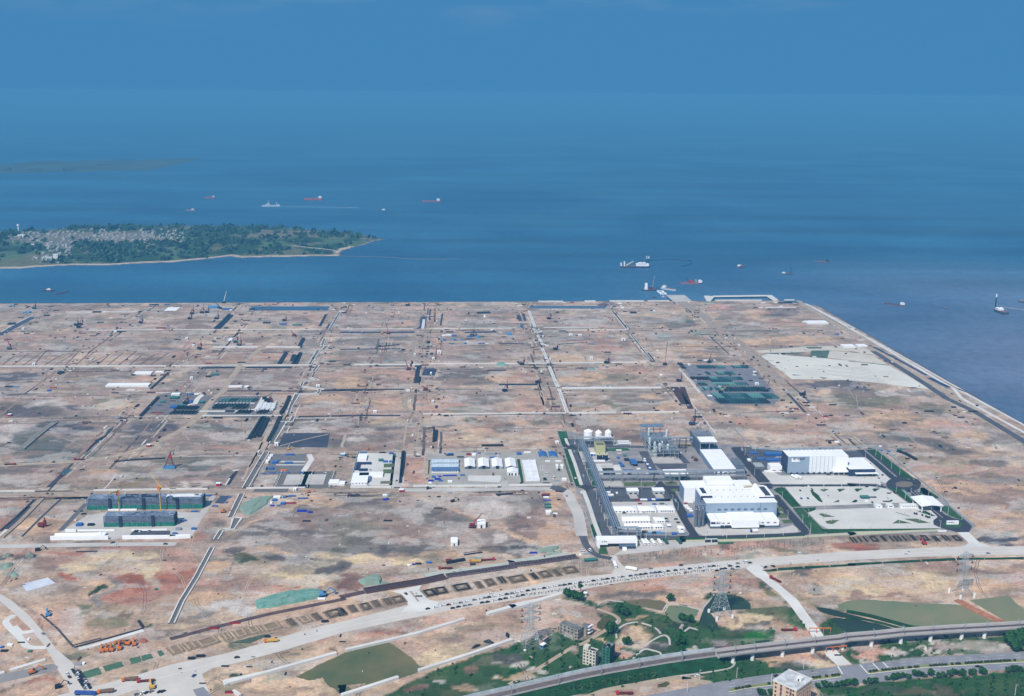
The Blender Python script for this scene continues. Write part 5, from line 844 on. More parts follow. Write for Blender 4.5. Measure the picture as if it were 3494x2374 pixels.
part(e,'side_wall',mat('side_cladding',(150,172,200),k=.6,var=.08,scale=.05),(-.25,0,.3,D*.97,0,h-.4))
part(e,'roof_overhang',white,(-2,9,D*.30,D*.86,h,h+2.2));part(e,'roof_overhang',white,(wd-16,wd+1,D*.25,D*.9,h,h+1.2));part(e,'overhang_edge',mat('dark_navy_trim',(36,46,84)),(-2.1,11,D*.285,D*.30,h-4,h+2.3));part(e,'overhang_edge',MATS['dark_navy_trim'],(wd-17,wd+1.1,D*.235,D*.25,h-3,h+1.3))
part(e,'roof_well',glass,(1.5,6.5,D*.45,D*.78,h+2.2,h+2.35));part(e,'roof_well',mat('well_pipework',(86,92,110),var=.5,scale=1.2,rgb2=(30,32,44)),(wd-9,wd-2,D*.32,D*.86,h+1.2,h+1.35))
mb=MB();mb.tube((wd-12.5,D*.28,h+2.2),(wd-12.5,D*.88,h+2.2),2.6,n=14);mb.build('roof_duct',white,e,smooth=False)
mb=MB()
for i in range(5):mb.tube((wd-26,D*.92-i,h+1.6),(wd-8,D*.97-i,h+1.6),.4,n=6)
mb.build('roof_pipe',mat('cream_pipe',(226,216,178)),e);part(e,'roof_ridge',concw,(wd*.48,wd*.485,1,D-1,h,h+.12));part(e,'penthouse',white,(wd*.17,wd*.56,D+2,D+22,h-3,h+4.5));part(e,'rear_block',white,(-13,wd*.86,D,D+26,0,h-2.6));part(e,'rear_block_wall',MATS['side_cladding'],(-13.25,-13,D+.5,D+25.5,0,h-3))
for i in range(14):part(e,'roof_vent',conc2,(14+(i%7)*7.5,15.2+(i%7)*7.5,D*(.3+.4*(i//7)),D*(.3+.4*(i//7))+1.4,h,h+.9))
part(e,'window_shaft',steelb,(wd*.765,wd*.775,-.3,0,2,h-1))
aL,aw,ah,aD=place(2423,2661,1803,1778,1754)
off=(aL-A0);ax_,ay_=off.dot(EX),off.dot(EY)
part(e,'annexe',white,(ax_,ax_+aw,ay_,-.3,2.4,ah));part(e,'annexe_base',gblued,(ax_+.4,ax_+aw-.4,ay_+.6,-.4,0,2.4));part(e,'annexe_side',gblued,(ax_-.2,ax_,ay_+.4,-.6,2.4,ah-.3))
part(e,'annexe_porch',white,(ax_+aw*.31,ax_+aw*.70,ay_-3,-.2,1.6,ah+1.3));part(e,'annexe_seam',asphg,(ax_+aw*.115,ax_+aw*.118,ay_+2,-1,ah,ah+.1));part(e,'annexe_seam',asphg,(ax_+aw*.80,ax_+aw*.803,ay_+2,-1,ah,ah+.1))
for x_,w_ in ((.165,.04),(.245,.04),(.74,.04),(.82,.04),(.92,.04)):part(e,'window',dark,(ax_+aw*x_,ax_+aw*(x_+w_),ay_-.1,ay_+.05,ah*.62,ah*.75))
for x_,w_ in ((.15,.05),(.21,.09),(.70,.09)):part(e,'gate',glass,(ax_+aw*x_,ax_+aw*(x_+w_),ay_-.12,ay_+.05,0,ah*.42))
mb=MB();mb.box(ax_+.6,ax_+aw*.145,ay_-.16,ay_-.02,ah*.6,ah*.88);s_=mb.build('sign',navy,e);mb=MB();cx=ax_+aw*.072;cell=.42
for ch in 'O-BASF':
 g=GLY[ch]
 for r_,row in enumerate(g):
  for c_,b_ in enumerate(row):
   if b_=='1':mb.box(cx+c_*cell,cx+(c_+1)*cell,ay_-.28,ay_-.17,ah*.66+(4-r_)*cell,ah*.66+(5-r_)*cell)
 cx+=(len(g[0])+.6)*cell
mb.build('lettering',white,s_)
def cyl_thing(name,label,cat,u,v,vt,rpx,m,grp=None,top=1.4,n=20,roof=None):
 p=G(u,v);r=rpx*mpp(u,v);p=p+Vector((0,r,0));hh=hgt(u,v,vt);e=thing(name,label,cat,p,0,grp)
 mb=MB();mb.lathe([(r,0),(r,hh)],n);mb.build('shell',m,e);mb=MB();mb.lathe([(r*1.01,hh),(r*.55,hh+top*.7),(.3,hh+top)],n);mb.build('dome',roof or m,e)
 mb=MB();mb.tube((r*.7,-r*.75,0),(r*.7,-r*.75,hh),.25,n=5);mb.tube((0,0,hh+top),(0,0,hh+top+1.6),.3,n=5);mb.build('ladder',m,e);return e
for i,(u,v,vt) in enumerate(((2374,1786,1728),(2383,1791,1731),(2374,1798,1738),(2385,1800,1740),(2397,1788,1730),(2398,1797,1736))):cyl_thing('silo',f'{"far left,far middle,near left,near middle,far right,near right".split(",")[i]} silo of the steel silo cluster beside the largest hall','silo',u,v,vt,4.6,silo_m,'steel silos beside the largest hall',1.5,14)
e=thing('silo_catwalk','white railed catwalk running over the steel silos','catwalk',G(2368,1790,0),SITE);p0=hgt(2374,1790,1728);mb=MB()
for i in range(4):mb.box(i*3.2,i*3.2+.3,-2+i*2,9+i,p0+2,p0+3.4)
mb.box(0,11,0,.4,p0+2,p0+3);mb.build('railing',steel,e)
e,(wd,D,h)=B('production_building','tall long white building with an open steel framed far end','factory',2434,2511,1621,1600,1533,cladw,roofw)
part(e,'side_wall',MATS['side_cladding'],(-.3,0,.3,D-.5,0,h-.4));wins(e,[wd*.07,wd*.28],0,3,5,gblued);wins(e,lx(wd*.6,wd*.98,5),h*.55,1.3,1.8);wins(e,[wd*.48,wd*.7,wd*.86],h*.2,4,2);part(e,'roof_ridge',concw,(wd*.5,wd*.505,1,D-1,h,h+.12))
mb=MB();Dx=D+62;hf=h+9
mb.box(-.5,wd*.88,D,Dx,0,h-2);mb.build('rear_block',gblued,e);mb=MB()
for i in range(5):
 y=D+i*15.2
 for x in (0,wd*.43,wd*.86):mb.box(x,x+.8,y,y+.8,h-2,hf)
 mb.box(0,wd*.86,y,y+.6,hf-.8,hf)
for x in (0,wd*.43,wd*.86):mb.box(x,x+.6,D,Dx,hf-1.6,hf-.8)
mb.build('steel_frame',steel,e);part(e,'canopy_roof',white,(1,wd*.84,D+3,D+26,hf,hf+.5));part(e,'frame_wall',gblued,(-.4,0,D,Dx,h-2,hf-1));mb=MB()
for i in range(14):mb.box(2+i*wd*.055,3+i*wd*.055,D+30,Dx-2-(i%3)*4,hf-2+(i%2),hf-1+(i%2))
mb.build('roof_pipework',scafr,e)
e,(wd2,D2,h2)=B('louvred_annexe','grey gridded steel annexe beside the tall white building','annexe',2512,2540,1621,1587,1562,gblued,mat('gridded_roof',(110,122,132),var=.2));mb=MB()
for i in range(7):mb.box(0,wd2,-.2,0,i*h2/7,i*h2/7+.4)
for i in range(5):mb.box(i*wd2/5,i*wd2/5+.3,0,D2,h2,h2+.3)
mb.build('louvre_frame',steel,e)
e,(wd,D,h)=B('warehouse','biggest right hand warehouse with a blue grey sign panel and striped white front','warehouse',2686,2894,1618,1557,1533,white,roofw)
part(e,'front_panel',gblue,(0,wd*.355,-.25,0,1.2,h-.5));part(e,'front_cladding',clads,(wd*.36,wd*.79,-.25,0,1.2,h-.5));part(e,'side_wall',mat('navy_side_cladding',(70,84,116),var=.2,scale=.2,k=.6),(-.3,0,.3,D*.97,0,h-.5));part(e,'base_course',gblued,(0,wd,-.35,-.25,0,1.6))
wins(e,lx(0,wd*.75,8),0,3,2.6,glass,-.5,'dock_door')
for i in range(9):part(e,'roof_rail',steelb,(wd*i/9,wd*(i+1)/9-.6,D-2.4,D-2.1,h,h+1.1))
for i in range(12):part(e,'roof_vent',conc2,(4+i*5.6,5.4+i*5.6,D*.8,D*.8+1.5,h,h+.8))
sign(e,'O-BASF',wd*.085,h*.80,.62,navy,-.42,white,(wd*.13,h*.19,2.2,2.4))
part(e,'loading_canopy',white,(wd*.735,wd*1.01,-7,-.3,4.2,6));mb=MB()
for i in range(4):mb.box(wd*(.74+i*.087),wd*(.74+i*.087)+.4,-6.6,-6.2,0,4.2)
mb.build('canopy_post',white,e)
q0=q(5,1,'8 1085');e,(wd,D,h)=B('packing_hall','white hall with slanting side wall joined right of the striped warehouse','hall',2897,2987,1625,1600,1562,mat('navy_wall',(52,70,104),k=.6),roofw)
A,w3,h3,D3=place(2920,2998,1629,1616,1606);e=thing('loading_shelter','low white flat shelter on posts in front of the packing hall','shelter',A,SITE);part(e,'roof',white,(0,w3,0,D3+4,h3-.6,h3));mb=MB()
for i in range(5):mb.box(i*w3/4.1,i*w3/4.1+.3,.2,.5,0,h3-.6);mb.box(i*w3/4.1,i*w3/4.1+.3,D3+3,D3+3.3,0,h3-.6)
mb.build('post',steel,e)
e,_=B('pump_house','small white block left of the striped warehouse','building',2628,2668,1611,1591,1579,white,white);wins(e,[3,12],2,4,1,dark)
e,_=B('slatted_roof_shed','low shed with striped slatted roof beside the dark road','shed',2578,2608,1600,1592,1578,mat('grey_wall',(120,124,132)),ribbed('slatted_roof',(190,194,192),axis=1,pitch=3.2,depth=.7,var=.1),'flat')
for u0,u1,v,vt,vb,l in ((2560,2583,1549,1545,1540,'small blue and white roofed shed near the road corner'),(2612,2668,1557,1549,1541,'wide open sided blue roofed shed left of the warehouse'),(2614,2666,1575,1569,1562,'lower long blue roofed shed left of the warehouse'),(2584,2606,1570,1566,1560,'small dark blue heap like shed by the road')):
 B('blue_roofed_shed',l,'shed',u0,u1,v,vt,vb,blue,blueroof,'flat',grp='blue roofed sheds of the plant')
for u0,u1,v,vt,vb,l in ((2140,2180,1687,1675,1664,'left of two small white switch buildings facing a dark apron'),(2228,2268,1686,1674,1663,'right of two small white switch buildings facing a dark apron')):
 e,(wd,D,h)=B('switch_building',l,'building',u0,u1,v,vt,vb,mat('light_grey_wall',(196,202,208)),white,grp='switch buildings');wins(e,[wd*.2,wd*.62],0,wd*.2,h*.5,glass);part(e,'forecourt',conc,(wd*.1,wd*.8,-14,-.2,0,.2))
e,(wd,D,h)=B('flat_roof_hall','wide white flat roofed hall behind the pipe bridge','hall',2272,2352,1638,1622,1601,mat('grey_green_wall',(150,170,170)),white);wins(e,[wd*.4,wd*.62],0,5,4,glass)
for u0,u1,v,vt,vb,l in ((2089,2176,1750,1743,1726,'left of three white hip roofed offices'),(2181,2240,1750,1743,1725,'middle of three white hip roofed offices'),(2245,2303,1749,1741,1724,'right of three white hip roofed offices')):
 e,(wd,D,h)=B('office',l,'office',u0,u1,v,vt,vb,cladw,roofw,'hip',rise=2,grp='white hip roofed offices');wins(e,lx(2,wd-2,6),h*.3,1.3,1.3)
for u0,u1,v,vt,vb,l,k in ((2125,2219,1786,1778,1760,'long white two storey office with small windows, upper one',8),(2132,2223,1807,1798,1785,'long white two storey office with small windows, lower one',9),(2234,2270,1784,1777,1764,'small white hip roofed hut beside parked dark cars',3),(2227,2264,1805,1797,1787,'small white hut beside the lower long office',3),(2315,2336,1809,1803,1793,'white hut at the right end of the yard',2)):
 e,(wd,D,h)=B('office',l,'office',u0,u1,v,vt,vb,cladw,roofw,'gx' if k>4 else 'hip',rise=1.6);wins(e,lx(2,wd-2,k),h*.3,1.4,1.4)
B('kiosk','open fronted small white kiosk right of the long offices','kiosk',2277,2290,1799,1793,1787,steelb,white);B('kiosk','long low white shed at the right edge of the office yard','shed',2317,2334,1823,1817,1808,steelb,white2)
cyl_thing('storage_tank','tallest white storage tank beside the pipe rack','tank',2008,1502,1474,15.5,white,'white storage tanks',2,28);cyl_thing('storage_tank','middle white storage tank behind the white roofed shelter','tank',2043,1494,1478,11.5,white,'white storage tanks',3.2,24);cyl_thing('storage_tank','right white storage tank behind the white roofed shelter','tank',2076,1493,1476,11.5,white,'white storage tanks',3.2,24)
A,wd,h,D=place(2034,2090,1508,1494,1487);e=thing('tank_shelter','white roofed steel shelter in front of the storage tanks','shelter',A,SITE);part(e,'roof',white,(0,wd,0,D,h-.8,h));mb=MB()
for i in range(6):mb.box(i*wd/5.2,i*wd/5.2+.5,.3,.8,0,h-.8);mb.box(i*wd/5.2,i*wd/5.2+.5,D-1,D-.5,0,h-.8)
mb.box(0,wd,.3,.7,h*.5,h*.5+.6);mb.build('steel_frame',steel,e);part(e,'equipment',mat('dark_machinery',(92,82,96),var=.5,scale=1,rgb2=(40,40,52)),(wd*.2,wd*.9,2,D-2,0,h*.6))
sheet('ramp',q(3,1,'1355 700,1380 700,1440 770,1365 775'),conc,Z5+.05)
for k,(v0) in enumerate((1509,1516)):B('white_canopy',f'{("upper", "lower")[k]} long white canopy roof right of the concrete ramp','canopy',2107+k*3,2148+k*4,v0,v0-3,v0-6,steel,white,grp='white canopies by the ramp')
for i,(u,v,vt) in enumerate(((2046,1571,1553),(2066,1572,1553))):cyl_thing('reactor_tank',f'{("left", "right")[i]} dark navy tank below a yellow rimmed deck','tank',u,v,vt,9.2,mat('navy_tank',(20,38,66),k=.8),'dark navy tanks',.6,20,mat('yellow_green_deck',(214,212,160),var=.2,scale=.5))
A,wd,h,D=place(2034,2068,1556,1550,1537);e=thing('tank_deck','yellow green rimmed basin behind the navy tanks','basin',A+Vector((0,12,0)),SITE);part(e,'rim',MATS['yellow_green_deck'],(0,wd,0,1,0,11),(0,wd,D,D+1,0,11),(0,1,1,D,0,11),(wd-1,wd,1,D,0,11));part(e,'basin_floor',mat('basin_sludge',(136,132,104),var=.3,scale=.3),(1,wd-1,1,D,0,10))
e,(wd,D,h)=B('equipment_cabin','white frame cabin with bright blue panels left of the navy tanks','cabin',2013,2031,1557,1548,1543,blue,white);part(e,'corner_post',white,(0,.5,-.2,0,0,h),(wd-.5,wd,-.2,0,0,h),(wd*.6,wd*.6+.4,-.2,0,0,h))
wall(q(3,1,'1070 985,1255 985'),2.5,2,'white kerb wall in front of the navy tanks',white,None,'kerb_wall','wall')
e,_=B('blue_roofed_workshop','bright blue slanted roof workshop in the contractor yard','workshop',2155,2175,1591,1582,1566,dark,blueroof,'flat')
e=thing('concrete_basin','white U shaped concrete pit on the reddish pad','basin',G(2042,1621),SITE);part(e,'basin_wall',concw,(0,6,0,30,0,5),(22,31,0,30,0,3),(6,22,26,30,0,5));part(e,'pit_floor',dark,(6,22,0,26,0,.2))
A=G(2216,1563);e=thing('process_unit','multi storey steel process unit with pale towers and pipes','process unit',A,SITE);k=mpp(2216,1563);mb=MB();W_,D_=108*k,75
for x in range(5):
 for y in range(3):mb.box(x*W_/4.6,x*W_/4.6+.7,y*D_/2,y*D_/2+.7,0,16+(y==2)*6)
for z in (6,11,16):
 for y in range(3):mb.box(0,W_*.9,y*D_/2,y*D_/2+.6,z,z+.7)
 for x in range(5):mb.box(x*W_/4.6,x*W_/4.6+.6,0,D_,z,z+.6)
mb.build('steel_frame',steel,e);rr=random.Random(4)
for i in range(9):
 mb=MB();x,y=rr.uniform(3,W_*.85),rr.uniform(4,D_-8);mb.lathe([(1.8,0),(1.8,12+(i%4)*3),(.4,14+(i%4)*3)],12,c=(x,y));mb.build('column_vessel',mat('pale_vessel',(208,218,220),k=.75),e)
part(e,'deck',mat('grating_deck',(140,156,168),var=.4,scale=.6,rgb2=(86,98,114)),(1,W_*.88,D_*.52,D_-1,11.7,12),(W_*.5,W_*.88,2,D_*.48,6.7,7));part(e,'equipment',MATS['dark_machinery'],(W_*.3,W_*.8,6,D_*.45,0,4));part(e,'top_deck',steelb,(0,W_*.75,D_-8,D_+4,22,23.2))
def rack(label,P,h,wd,bay=12,m=steel,name='pipe_rack',deckm=None):
 W3=[G(u,v,0) for u,v in P];e=thing(name,label,'pipe rack');mb=MB();pm=MB();n=0
 for a,b in zip(W3[:-1],W3[1:]):
  L=(b-a).length;d=(b-a).normalized();s=Vector((-d.y,d.x,0));k=max(1,round(L/bay))
  for i in range(k+1):
   p=a+d*(L*i/k)
   for t_ in (-1,1):c=p+s*wd/2*t_;mb.tube(c,c+Vector((0,0,h)),.38,n=4)
   for z in (h*.62,h):mb.tube(p-s*wd/2+Vector((0,0,z)),p+s*wd/2+Vector((0,0,z)),.32,n=4)
  for t_ in (-1,1):
   for z in (h*.62,h):c=s*wd/2*t_+Vector((0,0,z));mb.tube(a+c,b+c,.35,n=4)
  for j in range(5):c=s*(wd*.8*(j/4-.5))+Vector((0,0,h*(.66 if j%2 else 1.03)));pm.tube(a+c,b+c,.42,n=5)
 mb.build('steel_frame',m,e);pm.build('pipe',deckm or steel,e);return e
rack('long slanting grey pipe rack down the left side of the plant',q(3,1,'940 790,1060 1070,1150 1290,1250 1549')+q(3,2,'1410 690'),11,6,9,steelb)
rack('short pipe rack in front of the white storage tanks',q(3,1,'960 755,1170 758,1370 760'),10,5,14);rack('long pipe bridge crossing the middle of the plant',q(3,1,'1170 1255,1480 1250,1900 1250,2324 1250')+q(4,1,'-10 1250,450 1235,840 1230'),13,6,18)
rack('square pipe gantry above the main gate',q(3,2,'1415 690,1690 690'),10,5,12);rack('short pipe rack leg dropping from the gate gantry',q(3,2,'1690 690,1705 750'),10,4,6);rack('far pipe rack running to the open steel building',q(3,1,'2080 800,2324 800')+q(4,1,'-10 800,160 800'),14,6,14,steelb);rack('pipe rack slanting beside the process unit',q(3,1,'2090 800,2200 960'),13,5,10)
A=G(2036,1870);e=thing('gate_building','white arched main gate building at the plant entrance','gatehouse',A,SITE-R(1));k=mpp(2036,1870);W_=139*k;Hh=hgt(2036,1870,1842)
part(e,'roof',white,(0,W_,0,11,Hh-4.2,Hh));part(e,'end_wall',white,(0,3.4,0,11,0,Hh-4.2));part(e,'end_wall',white,(W_-1.8,W_,0,11,0,Hh-4.2));part(e,'soffit',white,(3.4,W_*.27,0,11,Hh-5.6,Hh-4.2));part(e,'guard_room',gblued,(W_*.55,W_*.95,-3,9,0,Hh*.42));part(e,'guard_window',glass,(W_*.56,W_*.94,-3.15,-3,1.2,2.6));part(e,'turnstile',white,(W_*.62,W_*.72,-7,-3.2,0,2.6));part(e,'gate_barrier',glass,(W_*.26,W_*.55,5,5.4,0,4))
sign(e,'O-BASF',W_*.13,Hh-2.6,.22,navy,-.02)
A=G(3142,1744);e=thing('gate_canopy','big white folded canopy over the dark entrance lanes','canopy',A,SITE);k=mpp(3142,1744);W_=66*k;Hh=hgt(3142,1744,1721);mb=MB();mb.yprism([(-2,Hh-1.2),(W_/2,Hh+.2),(W_+2,Hh-1.2),(W_+2,Hh),(W_/2,Hh+1.6),(-2,Hh)],-4,26);mb.build('roof',white,e)
for x in (0,W_):
 for y in (-3,22):part(e,'post',white,(x-.5,x+.5,y,y+1,0,Hh-1.1))
for x in (W_*.42,W_*.66):part(e,'toll_booth',gblue,(x,x+2.4,4,9,0,3))
for u0,u1,v,vt,vb,l,k in ((2989,3011,1734,1726,1718,'smallest white guard house left of the canopy',1),(3029,3050,1732,1725,1717,'white guard house between the smallest and the long one',3),(3073,3137,1734,1723,1717,'long white guard house touching the canopy',7)):
 e,(wd,D,h)=B('guard_house',l,'guard house',u0,u1,v,vt,vb,white,white2,grp='white guard houses of the truck park');wins(e,lx(1,wd-2,k),h*.4,1.2,1.2)
A=G(3231,1790);e=thing('entrance_sign','white name wall on the green roundabout island','sign',A,SITE);k=mpp(3231,1790);mb=MB();mb.box(0,41*k,0,2,0,4.2);mb.build('sign_wall',white,e);sign(e,'O-BASF',1.8,2.2,.26,navy,-.02)
B('gate_wall','low white name wall at the hedge by the road','wall',3201,3230,1814,1810,1809,white,white)
e,(wd,D,h)=B('bus_shelter','white roofed double shelter beside the plant fence','shelter',2406,2448,1851,1839,1838,glass,white);part(e,'post',white,(wd*.48,wd*.52,-.3,0,0,h))
for i,(a,b) in enumerate(((1650,1785),(1832,1970),(2015,2150),(2195,2330))):
 u0,u1=1160+a*S,1160+b*S
 e,(wd,D,h)=B('workshop',f'{("first", "second", "third", "fourth")[i]} of the row of twin roofed white workshops counted from the barracks','workshop',u0,u1,1320+1085*S,1320+1055*S,1320+948*S,(gblued,gblued,gblue,gblue)[i],roofw,'gy',grp='row of twin roofed white workshops');part(e,'roof_ridge',conc,(wd*.49,wd*.51,0,D,h+wd*.14+.3,h+wd*.14+.5));wins(e,[wd*.35],0,4,4,dark)
e,(wd,D,h)=B('workshop','fifth of the row of twin roofed white workshops, at the near end','workshop',1732,1768,1622,1612,1598,cladw,roofw,'gy',grp='row of twin roofed white workshops');wins(e,[wd*.1,wd*.35,wd*.7],0,2,3)
for i,(v,vt,vb,rm) in enumerate(((1583,1578,1566,ribbed('pale_blue_roof',(196,212,224),axis=0,pitch=4,depth=.15,k=.78)),(1598,1593,1581,MATS['pale_blue_roof']),(1613,1606,1594,mat('steel_blue_roof',(84,116,160),var=.1,k=.75)))):
 e,(wd,D,h)=B('barracks',f'{("top", "middle", "bottom blue roofed")[i]} one of three long white barracks with round windows','barracks',1473,1564,v,vt,vb,cladw,rm,'gx',rise=1.5,grp='long white barracks');wins(e,lx(1,wd-2,12),h*.35,1.2,1.4)
e,(wd,D,h)=B('truss_frame','open white roof trusses of an unfinished shed','frame',1795,1842,1645,1641,1568,conc2,mat('clear_sheet',(214,220,226),var=.2,scale=.1));mb=MB()
for i in range(16):mb.box(0,wd,i*D/16,i*D/16+.9,h,h+.8)
for x in (0,wd/2,wd):mb.box(x-.3,x+.3,0,D,h-1,h+.9)
mb.build('roof_truss',white,e)
for k,u0 in enumerate((1840,1875)):B('blue_roofed_store',f'{("left", "right")[k]} of two blue domed roof stores behind the vans','store',u0,u0+26,1562,1556,1541,steel,blueroof,'gy',grp='blue roofed stores')
e,_=B('u_shaped_office','white U shaped office wing near the track, lower one','office',1197,1252,1655,1647,1612,cladw,roofw);(wd,D,h)=_;part(e,'wing',roofw,(wd*.4,wd*1.9,D*.72,D*1.06,0,h));part(e,'courtyard',gblued,(wd*.72,wd*1.18,D*.3,D*.7,0,2));wins(e,lx(0,wd,5),h*.4,1.2,1.2)
e,_=B('u_shaped_office','navy roofed U shaped office wing, upper one','office',1211,1225,1608,1604,1576,cladw,mat('navy_roof',(38,54,92),k=.8));(wd,D,h)=_;part(e,'wing',MATS['navy_roof'],(wd,wd*3,0,D*.22,0,h));part(e,'wing',MATS['navy_roof'],(wd,wd*3.6,D*.8,D,0,h))
e,_=B('flat_office','square white flat roofed building above the navy roofed office','office',1219,1250,1573,1566,1549,cladw,white);e,_=B('white_shed','left white flat shed beside the foundation pits','shed',1121,1154,1656,1649,1635,white2,white);e,_=B('white_shed','right smaller white shed beside the foundation pits','shed',1153,1175,1657,1652,1640,white2,white)
B('blue_white_cabin','blue and white cabin right of the gravel yard','cabin',1161,1177,1557,1549,1545,lblue,white2)
def dorm(label,uL,uR,v,vt,vb,shaft):
 A,wd,h,D=place(uL,uR,v,vt,vb);e=thing('dormitory_shell',label,'building',A,SITE,'netted dormitory shells');part(e,'floor_slab',scaf,(1,wd-1,1,D-1,0,h-.5));nf=5
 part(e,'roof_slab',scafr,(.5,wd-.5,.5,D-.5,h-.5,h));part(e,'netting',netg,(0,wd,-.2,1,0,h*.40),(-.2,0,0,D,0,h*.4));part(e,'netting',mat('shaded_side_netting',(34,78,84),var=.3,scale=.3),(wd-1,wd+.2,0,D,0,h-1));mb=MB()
 for i in range(nf):z=h*(.42+.58*i/nf);mb.box(0,wd,-.4,.2,z,z+.35);mb.box(-.3,0,0,D,z,z+.35)
 for i in range(int(wd/6)):mb.box(i*6,i*6+.25,-.5,0,0,h+1)
 mb.build('scaffolding',mat('scaffold_tube',(150,164,184),var=.2),e)
 for s_ in shaft:part(e,'hoist_shaft',mat('hoist_shaft_dark',(52,60,92),var=.3),(wd*s_,wd*s_+3,-1.6,-.5,0,h+.6))
 rr=random.Random(int(uL))
 for i in range(14):x,y=rr.uniform(3,wd-8),rr.uniform(2,D-4);part(e,'roof_clutter',scaf,(x,x+rr.uniform(2,9),y,y+1.5,h,h+rr.uniform(.5,1.6)))
 return e,wd,D,h
e,wd,D,h=dorm('longer netted dormitory shell behind, with two tower cranes',297,687,1740,1702,1686,(.19,.48,.77));part(e,'roof_patch',white2,(wd*.68,wd*.98,3,D-3,h,h+.4));part(e,'roof_patch',mat('dark_roof_patch',(44,54,84),var=.3),(wd*.32,wd*.62,2,D-2,h,h+.3))
dorm('shorter netted dormitory shell in front',355,592,1798,1762,1745,(.22,.68))
e,(wd,D,h)=B('long_office','long white office with ribbed roof in the left compound','office',186,338,1835,1829,1819,cladw,roofw,'gx',rise=1.3);wins(e,lx(8,wd-6,16),h*.35,1.1,1.2)
e,(wd,D,h)=B('long_office','white end pavilion of the long white office','office',327,356,1834,1826,1815,cladw,roofw);B('white_shed','white shed behind the long white office','shed',223,258,1815,1808,1805,white,white)
def tower(label,name,corner,left,right,vtop,nl,nr,nf,wm,rm,parapet=True,cat='building',fr=.18):
 c,l,r=G(*corner),G(*left),G(*right);h=hgt(corner[0],corner[1],vtop);e=thing(name,label,cat,c,math.atan2((c-l).y,(c-l).x));ex=(c-l).normalized();wl=(c-l).length;ey=Vector((-ex.y,ex.x,0));wr=abs((r-c).dot(ey));mb=MB()
 mb.box(-wl,0,0,wr,0,h-(1 if parapet else .3));mb.build('wall',wm,e);part(e,'roof',rm,(-wl+.3,-.3,.3,wr-.3,h-1,h-.8) if parapet else (-wl-.6,.6,-.6,wr+.6,h-.3,h+.2))
 if parapet:part(e,'parapet',wm,(-wl,0,0,.3,h-1,h),(-wl,0,wr-.3,wr,h-1,h),(-wl,-wl+.3,.3,wr-.3,h-1,h),(-.3,0,.3,wr-.3,h-1,h))
 for f in range(nf):
  z=h*(f+.35)/nf
  for x in lx(-wl,0,nl):part(e,'window',dark,(x-.8,x+.8,-.08,.05,z,z+1.5))
  for y in lx(0,wr,nr):part(e,'window',dark,(-.05,.08,y-.7,y+.7,z,z+1.4))
 return e,wl,wr,h
e,wl,wr,h=tower('cream tower block with rows of square windows and stair hut','cream_tower',(2031,2277),(1988,2264),(2051,2270),2224,4,2,5,cream,greyr);part(e,'stair_hut',cream,(-wl+.5,-wl+5,wr-6,wr-1,h-.9,h+2.6));part(e,'roof_pit',dark,(-wl+6,-2,wr*.45,wr*.8,h-.8,h-.7))
e,wl,wr,h=tower('tower block wrapped in green netting beside the cream one','netted_tower',(2079,2272),(2053,2264),(2107,2258),2211,2,4,6,mat('tower_netting',(62,124,104),var=.25,scale=.4,rgb2=(44,98,86),k=.75),mat('purple_grey_roof',(156,150,152),var=.15));rr=random.Random(2)
for i in range(4):mb=MB();mb.lathe([(1.6,h-.75),(1.6,h-.6)],12,c=(-wl*(.2+.2*i),wr*(.3+.17*(i%3))));mb.build('roof_hatch',dark,e)
e,wl,wr,h=tower('peach apartment block with a pale flat roof at the bottom edge','apartment_block',(2717,2400),(2638,2374),(2771,2380),2353,0,0,0,peach,roofm,False) if 0 else (None,)*4
def roofblock():
 H7=24;c,l,r,b=(G(u,v,H7) for u,v in ((2718,2354),(2640,2320),(2773,2320),(2696,2286)));ex=(c-l).normalized();rz=math.atan2(ex.y,ex.x);ey=Vector((-ex.y,ex.x,0));wl=(c-l).length;wr=(b-l).dot(ey)
 e=thing('apartment_block','peach apartment block with a mottled pale flat roof at the bottom edge','building',(c.x,c.y,0),rz);part(e,'wall',peach,(-wl,0,0,wr,0,H7-.5));part(e,'roof',roofm,(-wl-.3,.3,-.3,wr+.3,H7-.5,H7-.1));part(e,'roof_rim',concw,(-wl-.5,.5,-.5,-.3,H7-.9,H7+.5),(-wl-.5,.5,wr+.3,wr+.5,H7-.9,H7+.5),(-wl-.5,-wl-.3,-.3,wr+.3,H7-.9,H7+.5),(.3,.5,-.3,wr+.3,H7-.9,H7+.5));part(e,'stair_house',white2,(-8,-3.6,wr*.55,wr*.55+4,H7-.1,H7+3));part(e,'stair_door',dark,(-6.5,-5.3,wr*.55-.1,wr*.55+.02,H7,H7+2))
 for f in range(7):
  z=f*3.4+.9
  for x,w_ in ((-wl+2.2,1.5),(-wl*.66,1),(-wl*.42,.7),(-wl*.36,1.1),(-wl*.24,1),(-2.6,1.6)):part(e,'window',dark,(x-w_/2,x+w_/2,-.1,.05,z,z+1.6))
  for i,y in enumerate(lx(1,wr-1,7)):part(e,'window',dark,(-.05,.1,y-(.45 if i%2 else .25),y+(.45 if i%2 else .25),z,z+(1.5 if i%2 else 1)))
 for x in (-wl*.66,-wl*.24):part(e,'stair_recess',mat('mauve_panel',(150,124,130)),(x-.9,x+.9,-.06,.03,0,H7-1.5))
roofblock()
